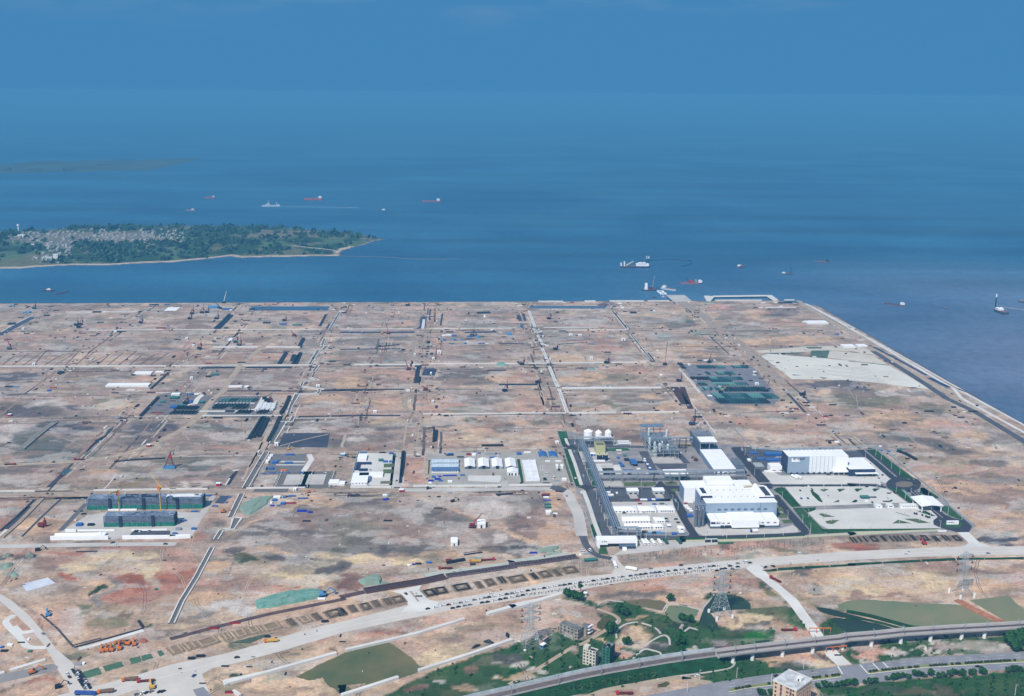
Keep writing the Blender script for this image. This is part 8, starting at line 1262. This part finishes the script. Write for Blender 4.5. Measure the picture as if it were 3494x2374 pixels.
for c_,r_,its,wh in ((1,1,'b 1580 905 110 28;w 1340 915 40 24;w 1310 960 40 40;w 1280 1010 40 50;g 1245 1105 40 60;b 1380 1015 70 40;b 1430 990 40 30;b 1565 1015 100 30;b 1335 1095 60 40;b 1240 1155 40 20;p 1350 1145 70 20;b 1460 1145 50 20;b 1555 1145 40 30;b 1725 1145 46 30;o 1500 1110 90 16','in the left gravel storage yard'),(1,1,'w 70 115 110 40;t 50 160 110 40;b 60 275 70 40;t 410 220 70 40;b 270 190 50 20;t 150 250 130 20;b 280 110 40 30;w 350 105 60 20;b 270 205 50 20','in the blue shed yard'),(0,1,'t 2140 210 60 30;b 2290 285 90 50;b 2090 250 50 20;w 1975 275 30 20;r 2080 350 150 14','at the left end of the blue shed yard'),(1,2,'w 1410 200 90 44;b 1380 230 60 36;b 1610 175 90 26;b 1510 190 40 16;b 1490 280 60 40;r 1590 268 140 24;n 1350 300 50 18;b 1430 300 40 16;b 1750 205 120 20;w 1335 265 30 30','in the small storage yard right of the channel'),(1,2,'b 500 170 70 30;b 785 190 30 26;b 745 260 30 20;b 590 305 70 24;b 320 375 80 20;b 175 500 70 30;g 105 620 70 44;b 310 610 60 34;b 65 675 60 22','right of the netted dormitories'),(0,2,'b 1040 565 76 54;k 1195 560 80 40;k 1100 410 60 20;b 2300 680 50 40','around the netted dormitories'),(2,1,'b 1460 895 80 24;k 1450 910 100 14;b 1840 885 40 22;w 1770 915 50 40;g 1945 900 60 24;g 2020 900 60 26;b 2065 890 24 24;b 2020 940 80 20;r 1700 905 60 30;k 1590 935 90 12;b 675 890 50 30;t 715 910 30 20;t 540 985 60 40;b 600 1000 60 30;b 675 1000 50 30;k 560 875 80 16;b 310 875 90 14','along the upper fence of the workshop yards'),(2,1,'b 1235 1200 50 30;n 1310 1190 60 16;n 1290 1230 80 30;n 1200 1250 70 26;b 1330 1250 60 24;w 1440 1265 30 34;w 1470 1265 30 34;b 1620 1175 60 24;n 1450 1180 180 20;w 1190 1280 40 26','in front of the barracks'),(3,1,'w 625 1080 30 60;w 690 1080 34 60;k 650 1110 30 30;w 720 1240 60 40;w 500 990 60 16;w 640 990 80 14;b 120 900 60 40;w 230 875 90 22;g 620 1250 70 20','in the van yard'),(3,1,'b 1530 1125 60 36;b 1605 1125 50 36;w 1535 1140 50 10;c 1730 1130 60 30;w 1815 1145 30 20;b 1490 1060 50 40;b 1435 950 36 30;t 1520 920 40 24;k 1580 1160 50 10;b 1460 1020 40 30;g 1660 960 70 30;k 1720 1010 90 30;w 1700 1090 50 16;g 1600 1060 60 24;w 1440 845 70 16;k 1545 980 60 40','in the contractor yard of the plant'),(3,1,'w 1785 985 30 20;b 1800 1010 30 20;w 1820 1030 30 20;b 1840 1055 30 24;w 1852 1078 30 20;b 1868 1100 30 24;w 1780 960 26 20','in the slanting container row'),(3,2,'b 1295 205 80 40;w 1310 165 120 30;w 1290 130 80 30;t 1280 100 40 16;w 1415 135 24 26;r 1690 225 60 26;w 1740 222 50 24;w 1790 222 50 24;b 1850 222 50 24;w 1900 220 50 24;b 1950 220 50 26;r 1720 275 50 20;b 1910 280 50 14;t 2010 275 60 12','below the switch buildings'),(3,2,'k 1785 655 70 36;c 1850 665 60 26;k 1910 660 50 30;c 1970 660 70 30;c 2020 665 50 26;b 2175 680 60 40;r 2200 670 20 10','at the lower fence of the office yard'),(4,2,'b 135 445 80 50;w 80 300 60 20;w 100 325 60 20;w 130 345 60 20;w 150 370 50 20;c 115 200 40 110;g 50 240 90 40;r 80 270 40 20','left of the silo cluster'),(2,2,'w 578 170 26 34;w 608 170 26 34;g 640 170 28 34;n 600 222 70 30','below the curved red track'),(1,2,'n 1740 375 120 34;n 1850 390 60 30','in the mottled grey field'),(2,2,'k 1035 1070 80 24;b 1175 1055 70 30;w 910 1090 40 16;n 970 1080 30 14;r 1435 1020 80 16;k 1755 1078 70 16','beside the roadside trench'),(3,2,'t 1015 1035 60 50;t 1075 1030 60 48;t 1130 1025 60 48;g 1020 940 90 26;w 930 955 30 30;n 310 925 100 20','near the closed road end'),(3,2,'k 470 170 100 20;r 475 150 110 12;w 480 190 70 24;p 490 230 100 20;t 500 285 80 30;t 505 330 80 40;w 485 410 18 60;w 505 410 18 60;w 525 410 18 60;w 540 395 18 50;w 600 410 60 26','in the scrap store in the grey field'),(0,3,'w 370 820 24 22;w 110 890 40 20;w 140 895 40 20;t 390 975 50 30;k 50 970 90 20;b 20 920 40 30;g 1025 1150 90 30;w 1100 1140 30 40','at the left road loop'),(0,3,'t 2060 150 30 18','on the red earth'),(1,3,'k 280 1070 90 40;k 400 1040 110 40;k 1285 780 70 30;k 2045 580 90 36;r 580 670 120 8;r 855 600 130 10;w 2000 280 100 6','beside the roadside pits'),(1,3,'r 780 1520 110 24','at the bottom edge'),(2,0,'w 1370 800 50 20;w 1440 795 80 20;b 1505 805 60 24;b 1385 860 40 20;c 1500 845 60 20;b 1525 862 40 14;c 1605 855 50 20;b 1710 815 50 20;k 1715 845 110 14;b 1740 810 40 26;c 1820 825 50 30;b 1655 905 40 16;n 1850 905 40 14;n 1895 903 20 14;w 1945 903 40 10;t 1480 905 60 12;t 1870 815 70 20;g 1340 850 40 30;c 2240 790 60 40;w 1690 878 30 10','in the blue camp of the middle field'),(2,0,'k 1165 895 40 30;k 1165 950 26 24;k 1205 945 20 20;k 1155 1008 40 12;k 1148 1045 26 22;k 1210 1045 34 26;k 835 990 46 22;w 185 390 26 12;k 60 425 46 20;w 55 365 30 8;k 55 495 60 16','in the dark middle strip'),(3,0,'w 1455 375 60 16;w 1490 435 40 22;b 1340 385 24 16;w 1470 405 24 12;k 1515 482 40 12;k 1635 500 80 26;k 1875 468 40 14;w 1905 470 30 14;w 720 362 40 8;r 820 360 50 14;k 630 492 40 16;k 1540 482 20 8;c 1085 912 60 20;k 1010 885 20 12;k 1560 360 30 8;k 2120 718 40 14;w 1950 995 24 14;w 1910 1090 14 14;w 2000 1325 30 24;b 405 770 50 12;b 1285 1215 40 12','between the channels and the jetty'),(0,0,'k 740 465 70 12;k 610 535 70 20;k 140 650 90 30;w 300 800 1 1;k 1275 490 110 20;k 2040 392 90 18;b 2200 390 60 16;k 1420 385 20 16;c 150 405 70 16;k 205 388 40 14;c 355 495 70 26;k 270 558 70 12;b 1150 715 30 14;w 1060 685 90 10;k 1545 748 130 16;k 1600 625 26 16;r 2120 700 120 16;b 2220 670 40 10;b 640 1530 40 26;r 700 1490 90 14;k 110 1475 100 20;c 210 1475 60 16;k 790 1300 70 40','in the far left fields'),(1,0,'b 750 455 120 26;w 800 460 30 18;c 565 435 120 40;b 1488 650 90 22;t 1680 660 120 20;k 1240 635 20 26;k 1275 635 20 26;k 1308 635 20 26;k 860 610 40 16;k 940 525 60 14;k 735 700 50 18;k 590 1000 70 10;w 600 832 30 10;k 620 1270 26 16;t 590 1322 90 30;k 500 1345 60 26;r 505 1168 80 14;w 2160 455 30 12;k 930 378 90 6;k 1425 370 20 12','in the upper left fields'),(4,0,'w 350 1130 60 20;b 400 1138 70 14;b 2085 785 40 20;k 20 1188 30 10;w 120 352 30 12;w 1100 368 60 10;w 1265 360 40 14;k 1400 368 180 20;w 1345 410 40 12;k 1000 430 60 10;w 1290 425 500 8;k 215 488 10 8;w 610 830 30 10;k 270 1130 60 14;w 1330 1410 1 1','around the right harbour road'),(4,1,'r 1300 335 50 16;k 1475 330 50 14;r 1930 400 60 20;k 2000 385 50 18;k 670 475 40 22;r 795 495 40 14;w 400 125 60 20;w 1700 375 30 10;w 2080 740 60 26;g 1785 780 60 14;b 1000 880 60 12;c 465 35 80 14;w 330 20 70 14;k 1870 510 120 14;w 1165 1125 90 24;w 920 985 40 40','on the tan fields behind the plant'),(5,1,'b 465 845 36 24;b 540 862 40 18;g 590 915 70 20;t 690 840 60 26;t 230 1480 110 50;w 250 1520 40 26;k 790 955 60 14;w 430 792 40 8','on the right tan field edge')):
 CM=dict(b=(blue,blueroof,'blue'),w=(white2,white,'white'),g=(steel,steel,'grey'),t=(tealp,mat('teal_roof',(62,132,120),k=.8),'teal'),n=(bluet,bluet,'bright blue'),r=(red,redd,'red'),k=(black,blackn,'black'),c=(lblue,lblue,'light blue'),p=(mat('violet_sheet',(84,92,168),k=.8),MATS['violet_sheet'],'violet'),o=(orange,orange,'orange'))
 for it in its.split(';'):
  k,a,b,w_,h_=it.split();a,b,w_,h_=map(float,(a,b,w_,h_))
  if w_<3:continue
  u,v=q1(c_,r_,a,b);s_=mpp(u,v);wm=w_*S*s_;m1,m2,cn_=CM[k];hm_=max(1.2,min(3.4,h_*S*s_*.55));dm=max(2.5,(h_*S*s_*1.0-hm_*.9)/max(.2,(HCAM/dep(G(u,v)))));dm=min(dm,26)
  nm='material_stack' if k in 'kpn' and hm_<2.6 else ('storage_shed' if wm>13 else 'shipping_container')
  e=thing(nm,f'{cn_} {nm.replace("_", " ")} {wh}',nm.split('_')[1],G(u,v)+Vector((0,0,.02)),SITE,None);part(e,'wall' if nm=='storage_shed' else 'body',m1,(-wm/2,wm/2,0,dm,0,hm_-.15));part(e,'roof' if nm=='storage_shed' else 'lid',m2,(-wm/2-.1,wm/2+.1,-.1,dm+.1,hm_-.15,hm_))
# island with its village
def gs(u,v):return G(u,v,SEA)
shore=[(-260,930),(-60,922),(0,917),(69,917),(126,911),(241,905),(330,905),(392,904),(500,898),(602,893),(700,884),(786,875),(816,879),(951,876),(1060,875),(1144,873.5),(1166,873),(1158,866),(1170,856),(1205,843),(1249,832),(1276,820),(1316,816),(1290,813),(1258,808),(1236,800),(1180,794),(1072,786),(990,778),(921,776),(800,772),(700,771),(560,769),(452,768),(301,771),(181,783),(80,787),(0,790),(-120,786),(-260,790)]
IW=[gs(u,v) for u,v in shore];ix=np.array([p.x for p in IW]);iy=np.array([p.y for p in IW])
gxi,gyi=np.meshgrid(np.arange(ix.min(),ix.max(),9.0),np.arange(iy.min(),iy.max(),12.0))
def dist_in(X,Y):
 d=np.full(X.shape,1e9);P=[(p.x,p.y) for p in IW]
 for (x1,y1),(x2,y2) in zip(P,P[1:]+P[:1]):
  L2=(x2-x1)**2+(y2-y1)**2;t=np.clip(((X-x1)*(x2-x1)+(Y-y1)*(y2-y1))/L2,0,1);d=np.minimum(d,np.hypot(X-x1-t*(x2-x1),Y-y1-t*(y2-y1)))
 return np.where(inpoly(P,X,Y),d,-d)
di=dist_in(gxi,gyi)+(fbm(gxi,gyi,60,4,91)-.5)*22
zi=SEA+np.clip(di/14,-1,2.0)+np.clip((di-60)/150,0,1)*(4+8*fbm(gxi,gyi,260,3,92));ui,vi=proj(gxi,gyi)
ui,vi=PW/2+(ui-PW/2),vi;colI=np.ones(gxi.shape+(3,))*np.array(lin((96,118,84)))*.65
def mk(c,m):global colI;c=np.array(lin(c))*.7;colI=colI*(1-m[...,None])+c*m[...,None]
mk((52,78,48),ss(.46,.54,fbm(gxi,gyi,120,6,93)));mk((120,118,86),ss(.53,.58,fbm(gxi,gyi,170,6,94))*.8)
mk((132,124,104),((ui>850)&(vi>785)&(vi<816)&(vi<850)).astype(float)*ss(.44,.52,fbm(gxi,gyi*.3,120,5,95))*.9)
mk((150,140,128),((np.hypot((ui-330)/320,(vi-830)/32)+(fbm(gxi,gyi,50,4,96)-.5))<.9)*.7);mk((226,206,184),ss(26,14,di)*((vi>838)|(di<8)));mk((130,106,104),ss(9,4,di)*1.0)
nr2,nc2=gxi.shape;idx=np.arange(nr2*nc2).reshape(nr2,nc2);keep=(di[:-1,:-1]>-16)|(di[1:,1:]>-16);F=np.stack([idx[:-1,:-1][keep],idx[:-1,1:][keep],idx[1:,1:][keep],idx[1:,:-1][keep]],-1)
me=bpy.data.meshes.new('island_terrain');me.from_pydata(np.stack([gxi,gyi,zi],-1).reshape(-1,3).tolist(),[],F.tolist());at=me.attributes.new('soil','FLOAT_COLOR','POINT');at.data.foreach_set('color',np.concatenate([colI.reshape(-1,3),np.ones((nr2*nc2,1))],-1).astype(np.float32).ravel());me.materials.append(soil_mat('island_soil'));o=bpy.data.objects.new('island_terrain',me);C.objects.link(o);o['kind']='structure'
def ground_i(x,y):
 j=int((x-ix.min())/9);i=int((y-iy.min())/12)
 return (float(zi[i,j]),float(di[i,j])) if 0<=i<nr2 and 0<=j<nc2 else (SEA,-99)
rg=random.Random(21);hp=[]
for k,(wm,rm) in enumerate(((white2,white2),(cream,conc2),(white2,mat('village_roof',(150,132,126))))):mb=MB();mb.box(-6,6,-5,5,-2,7,0);mb.box(-6.3,6.3,-5.3,5.3,7,7.5,1);mb.box(1,4.5,1,4.5,7.5,10,0);hp.append(mb.mesh('village_house',[mat('village_'+str(k),((206,204,200),(190,180,164),(176,170,168))[k],k=.7),rm if k else mat('village_pale_roof',(206,204,200),k=.7)]))
nh=0;tries=0
while nh<285 and tries<9000:
 tries+=1;a,b=rg.uniform(90,2170),rg.gauss(648,42)
 if rg.random()<.25:a,b=rg.gauss(650,160),rg.gauss(800,60)
 u,v=a*.3012,620+b*.3012
 if not (15<u<665) or v<789:continue
 if v>852 and u>340:continue
 p=gs(u,v);z,d_=ground_i(p.x,p.y)
 if d_<35:continue
 k=rg.choice((0,0,1,2));o=bpy.data.objects.new('village_house',hp[k]);C.objects.link(o);o.location=(p.x,p.y,z);o.rotation_euler[2]=rg.uniform(-.4,.4);s_=rg.uniform(.42,.75);o.scale=(s_*rg.uniform(.7,1.3),s_,s_*rg.uniform(.6,1.15));tag(o,('white flat roofed house in the island village','cream flat roofed house in the island village','white house with brown grey roof in the island village')[k],'house','houses of the island village');nh+=1
def isl(name,label,cat,u,v,w_,d_,h,m,rm):
 p=gs(u,v);z,_=ground_i(p.x,p.y);e=thing(name,label,cat,(p.x,p.y,z),.05);part(e,'wall',m,(-w_/2,w_/2,0,d_,-2,h));part(e,'roof',rm,(-w_/2-.5,w_/2+.5,-.5,d_+.5,h,h+.8));return e
e=isl('school_building','long white banded building close to the island beach','school',160,893,27,10,9,white2,white);[part(e,'window_band',dark,(-12,12,-.3,0,1.5+i*3,2.6+i*3)) for i in range(3)]
e=isl('white_house','tall white building right of the banded one on the island','building',190,889,13,12,13,white2,white);e=isl('white_house','small white building at the island beach','building',221,897,13,10,7,white2,white);e=isl('white_house','white farm building on the island left side','building',103,852,36,12,5,cream,white);e=isl('white_house','low wide building in the centre of the island village','building',72,820,22,12,6,white2,white)
p=gs(65,802);z,_=ground_i(p.x,p.y);e=thing('water_tower','tall white water tower at the left of the island village','water tower',(p.x,p.y,z));hw_=hgt(65,802,770,SEA);mb=MB();mb.lathe([(2.6,0),(2.2,hw_*.72),(4.0,hw_*.78),(4.0,hw_*.97),(1,hw_)],12);mb.build('shaft',white,e)
for ring_,nm in ((lambda u,v:((u>250 and v>838 and v<870 and u<720) or np.hypot((u-1165)/80,(v-802)/12)<1 or np.hypot((u-1090)/80,(v-814)/5)<1 or np.hypot((u-780)/65,(v-838)/12)<1 or np.hypot((u-910)/45,(v-826)/10)<1),'a'),):
 fm_=MB();rg2=random.Random(8);cnt=0;t_=0
 while cnt<850 and t_<40000:
  t_+=1;u,v=rg2.uniform(-60,1280),rg2.uniform(772,900)
  if not ring_(u,v) and fbm(np.array([u*3.0]),np.array([v*14.0]),130,4,97)[0]<(.56 if v>790 else .44):continue
  if u<640 and 795<v<845 and np.hypot((u-340)/320,(v-818)/24)<.9 and rg2.random()<.8:continue
  p=gs(u,v);z,d_=ground_i(p.x,p.y)
  if d_<22:continue
  r=rg2.uniform(5,10);leafclump(fm_,(p.x,p.y,z+r*.5),r,7,rg2,r*.45,r*.9);cnt+=1
 o=fm_.build('island_woodland',mat('far_leaves',(60,92,60),k=.8,var=.4,rgb2=(42,70,50)));o['kind']='stuff'
strip('sandbar',[(1160,873),(1230,875),(1330,877.5),(1356,880),(1400,883.5),(1500,884),(1570,883.5)],5,mat('wet_sand',(170,164,160),k=.6),SEA+.35,zs=SEA)
strip('island_path',curve([(1000,838),(1060,845),(1110,850),(1150,856)]),7,mat('island_path_soil',(220,210,196)),SEA+12.5,zs=SEA+12)
mb=MB();rg=random.Random(4);P=[]
for i in range(60):u=-200+i*12.6;v=596-(u+200)*.022;P.append((u,v))
far=[G(u,v,SEA) for u,v in P];vs=[(p.x,p.y,SEA+.2) for p in far]+[(p.x,p.y+500,SEA+14+10*math.sin(i*.4)*math.sin(i*.13)-(i>50)*(i-50)*1.6) for i,p in enumerate(far)]+[(p.x,p.y+1400,SEA-2) for p in far];n=60
mb.add(vs,[(i,i+1,i+1+n,i+n) for i in range(n-1)]+[(i+n,i+1+n,i+1+2*n,i+2*n) for i in range(n-1)]);mb.build('far_shore_land',mat('far_land',(96,112,84),k=.5,var=.3,scale=.002))['kind']='structure'
mb=MB()
for i in range(160):u=rg.choice((rg.uniform(-100,240),rg.uniform(330,400)));v=rg.uniform(577,584) if u<240 else rg.uniform(565,568);p=G(u,v,SEA);w_=rg.uniform(10,40);mb.box(p.x,p.x+w_,p.y,p.y+20,SEA,SEA+rg.uniform(6,14))
mb.build('far_town',mat('far_wall',(120,124,124),k=.35))['kind']='stuff'
# ships
def ship(name,label,cat,uL,uR,v,hull,sup,supx=(.78,.95),hh=.11,rz=0.0,bow=1,extra=None,beam=.16,grp='ships on the sea',deckm=None,v2=None):
 a,b=G(uL,v,SEA),G(uR,v2 or v,SEA);L=(b-a).length;e=thing(name,label,cat,a,math.atan2((b-a).y,(b-a).x)+rz,grp);bw=L*beam;h=L*hh;pts=[(L*.02,-bw*.4),(L*.8,-bw/2),(L,0),(L*.8,bw/2),(L*.02,bw*.4)]
 if bow<0:pts=[(L-x,y) for x,y in pts]
 mb=MB();mb.prism(pts,-.6,h);mb.build('hull',hull,e);mb=MB();mb.prism([(L/2+(x-L/2)*.94,y*.9) for x,y in pts],h,h+.25);mb.build('deck',deckm or mat('ship_deck',(140,104,100),k=.8),e);x0,x1=L*supx[0],L*supx[1];part(e,'superstructure',sup,(x0,x1,-bw*.36,bw*.36,h,h+L*.085));part(e,'bridge',sup,(x0+(x1-x0)*.2,x1-(x1-x0)*.25,-bw*.42,bw*.42,h+L*.085,h+L*.115));part(e,'funnel',hull,((x0+x1)/2,(x0+x1)/2+L*.02,-.8,.8,h+L*.115,h+L*.15));mb=MB();mb.tube((x0,0,h),(x0,0,h+L*.17),.3,n=4);mb.build('mast',steel,e);return e,L,bw,h
D_='red'
ship('cargo_ship','small red cargo ship, farthest left of the red ones','ship',697,734,675.5,redhull,white2,bow=-1);ship('cargo_ship','largest red cargo ship right of the grey warship','ship',1039,1101,682,redhull,white,bow=-1);ship('cargo_ship','long low red tanker in the middle of the sea','ship',1440,1504,688,redhull,white,bow=-1,hh=.06)
e,L,bw,h=ship('warship','pale grey warship with a long white wake','warship',893,957,704,greyhull,greyhull,(.28,.45),.07,bow=-1,beam=.11,deckm=greyhull);[part(e,n_,greyhull,(L*a,L*b,-bw*.25,bw*.25,h,h+L*c)) for n_,a,b,c in (('gun_house',.2,.27,.05),('radar_tower',.37,.40,.24),('aft_tower',.78,.82,.17),('hangar',.84,.94,.06))]
strip('ship_wake',[(955,704.5),(1080,706),(1222,708)],7,mat('wake_foam',(206,220,226),k=.6),SEA+.08,zs=SEA)
ship('ferry','small bright white boat right of the warship wake','boat',1303,1315,716.5,white,white,(.3,.8),.25,beam=.3);ship('workboat','pink and white boat above the island','boat',633,668,718,mat('pink_hull',(200,150,150)),white2,(.6,.85),.08);ship('tugboat','black hulled tug with a white wheelhouse near the left shore','tug',143,187,993,darkhull,white,(.42,.70),.1,beam=.25)
o=strip('floating_pipe',[(192,1005),(212,1000),(233,995)],5,redd,SEA+1.2,SEA-.2,kind=None,zs=SEA);tag(o,'short dark red floating pipe beside the left tug','pipe')
e,L,bw,h=ship('dredger','big white cutter dredger with a slanting ladder and two tall spuds','dredger',2114,2216,912,darkhull,white,(.55,.97),.05,beam=.2);mb=MB();mb.tube((L*.2,0,h),(L*.45,0,h+L*.15),1.6,n=4);mb.tube((L*.2,6,h),(L*.48,6,h+L*.15),1.6,n=4);mb.build('ladder',mat('cream_gantry',(220,214,176)),e);part(e,'bow_frame',white,(L*.03,L*.06,-bw*.4,bw*.4,h,h+L*.1),(L*.14,L*.17,-bw*.4,bw*.4,h,h+L*.14));
for x in (.90,.97):mb=MB();mb.tube((L*x,0,h),(L*x,0,h+L*.24),1.1,n=6);mb.build('spud',blackn,e);mb=MB();mb.tube((L*x,0,h+L*.24),(L*x,0,h+L*.33),1.2,n=6);mb.build('spud_top',white,e)
o=strip('floating_pipeline',curve([(2172,892),(2218,889.5),(2265,886.5),(2310,886),(2350,889),(2362,894),(2356,900),(2340,905),(2322,909)],4),2.2,blackn,SEA+1,SEA-.2,kind=None,zs=SEA);tag(o,'long looping black floating pipeline behind the white dredger','pipeline')
e,L,bw,h=ship('crane_barge','crane barge with a red and white boom and white tower','barge',2190,2240,990,darkhull,white,(.18,.38),.06,beam=.4);mb=MB();mb.tube((L*.7,0,h+4),(L*.84,0,h+L*.9),.9,n=4);mb.build('boom',steel,e);part(e,'winch_house',redd,(L*.5,L*.75,-bw*.3,bw*.3,h,h+L*.16));part(e,'tower',white,(L*.2,L*.36,-bw*.3,bw*.3,h+3,h+L*.42))
ship('supply_vessel','grey white supply vessel with an angled hull off the jetty','ship',2257,2306,984,greyhull,white,(.1,.3),.08,bow=1,beam=.25,v2=992);e,L,bw,h=ship('workship','red and white workship with a leaning black crane','ship',2321,2396,967,mat('red_white_hull',(176,110,116)),white,(.82,.98),.05,beam=.22);part(e,'red_house',red,(L*.40,L*.58,-bw*.4,bw*.4,h,h+L*.09));part(e,'gantry',steel,(L*.66,L*.74,-bw*.3,bw*.3,h,h+L*.13));mb=MB();mb.tube((L*.38,0,h),(L*.26,0,h+L*.27),.8,n=4);mb.build('boom',black,e)
for u,v,l in ((2254,995,'left square white ring float off the jetty'),(2262,1001.5,'right square white ring float off the jetty')):e=thing('ring_float',l,'float',gs(u,v),0,'ring floats off the jetty');s_=8;part(e,'pontoon',white,(-s_,s_,-s_*1.4,-s_,-.3,1.2),(-s_,s_,s_,s_*1.4,-.3,1.2),(-s_,-s_*.55,-s_,s_,-.3,1.2),(s_*.55,s_,-s_,s_,-.3,1.2))
ship('small_barge','small dark barge left of the jetty','barge',2225,2240,1015,darkhull,redd,(.3,.7),.12,beam=.4);ship('small_barge','small white barge touching the jetty','barge',2257,2273,1013,greyhull,white,(.2,.5),.12,beam=.5);ship('workboat','white and brown boat off the long wharf','boat',2517,2541,914,mat('brown_hull',(130,110,116)),white,(.1,.4),.14,beam=.3,v2=910);e,L,bw,h=ship('survey_barge','small barge with a white house and black mast','barge',2668,2704,935,darkhull,white,(.02,.3),.08,beam=.3);mb=MB();mb.tube((L*.82,0,h),(L*.82,0,h+L*.62),.9,n=4);mb.build('tall_mast',blackn,e)
ship('coaster','low dark coaster, highest of the right hand ships','ship',2777,2831,893,mat('mauve_hull',(120,104,124)),darkhull,(.72,.95),.06,v2=895);ship('bulk_carrier','long brown hulled bulk carrier off the right shore','ship',3015,3091,1037,mat('brown_red_hull',(124,88,96)),white2,(.74,.95),.05,bow=-1,v2=1044,beam=.14,deckm=darkhull);ship('motorboat','tiny dark motorboat alone off the right shore','boat',3220,3235,1052,darkhull,greyhull,(.3,.6),.12,beam=.3)
e,L,bw,h=ship('small_dredger','dark dredger with a tall white tipped spud off the right shore','dredger',3394,3434,1060,mat('slate_hull',(74,88,104)),white,(.2,.55),.12,bow=-1,beam=.35,v2=1074);mb=MB();mb.tube((1,0,h),(1,0,h+26),1.2,n=6);mb.build('spud',blackn,e);mb=MB();mb.tube((1,0,h+26),(1,0,h+33),1.5,n=6);mb.build('spud_top',white,e)
o=strip('floating_pipe',[(3425,1048),(3460,1053),(3494,1057),(3560,1060)],3,mat('pale_float',(176,170,176)),SEA+1,SEA-.2,kind=None,zs=SEA);tag(o,'pale floating pipe leading right from the dark dredger','pipe');ship('sand_barge','loaded sand barge cut off by the right edge','barge',3474,3530,1030,darkhull,mat('grey_sand',(150,146,150)),(.1,.8),.08,beam=.3,v2=1034)
for i,(u,v) in enumerate(((181,926),(212,919),(835,894))):ship('fishing_boat','tiny dark fishing boat near the island beach','boat',u,u+9,v,darkhull,greyhull,(.4,.7),.15,beam=.3,grp='fishing boats near the island')
# labels: copies that still share one say their place in the row
from collections import defaultdict
dd=defaultdict(list);seen=set()
TH=[o for o in TH if not (o.name in seen or seen.add(o.name))]
for o in TH:dd[o['label']].append(o)
ORDN='first second third fourth fifth sixth seventh eighth ninth tenth eleventh twelfth'.split()
for l,os_ in dd.items():
 if len(os_)<2 or len(os_)>60 or 'crowd' in l:
  continue
 bpy.context.view_layer.update();os_.sort(key=lambda o:pix(o.matrix_world.translation)[0]);n=len(os_)
 for i,o in enumerate(os_):
  t=('leftmost ' if i==0 else 'rightmost ' if i==n-1 else 'middle ' if n==3 else f'{ORDN[i]} from the left, ' if i<12 else f'{ORDN[n - 1 - i]} from the right, ' if n-1-i<12 else f'{i + 1}th from the left, ')
  s_=(t+l);ws=s_.split();o['label']=' '.join(ws[:16]) if len(ws)>16 else s_
  if not o.get('group'):o['group']=(l[:60])
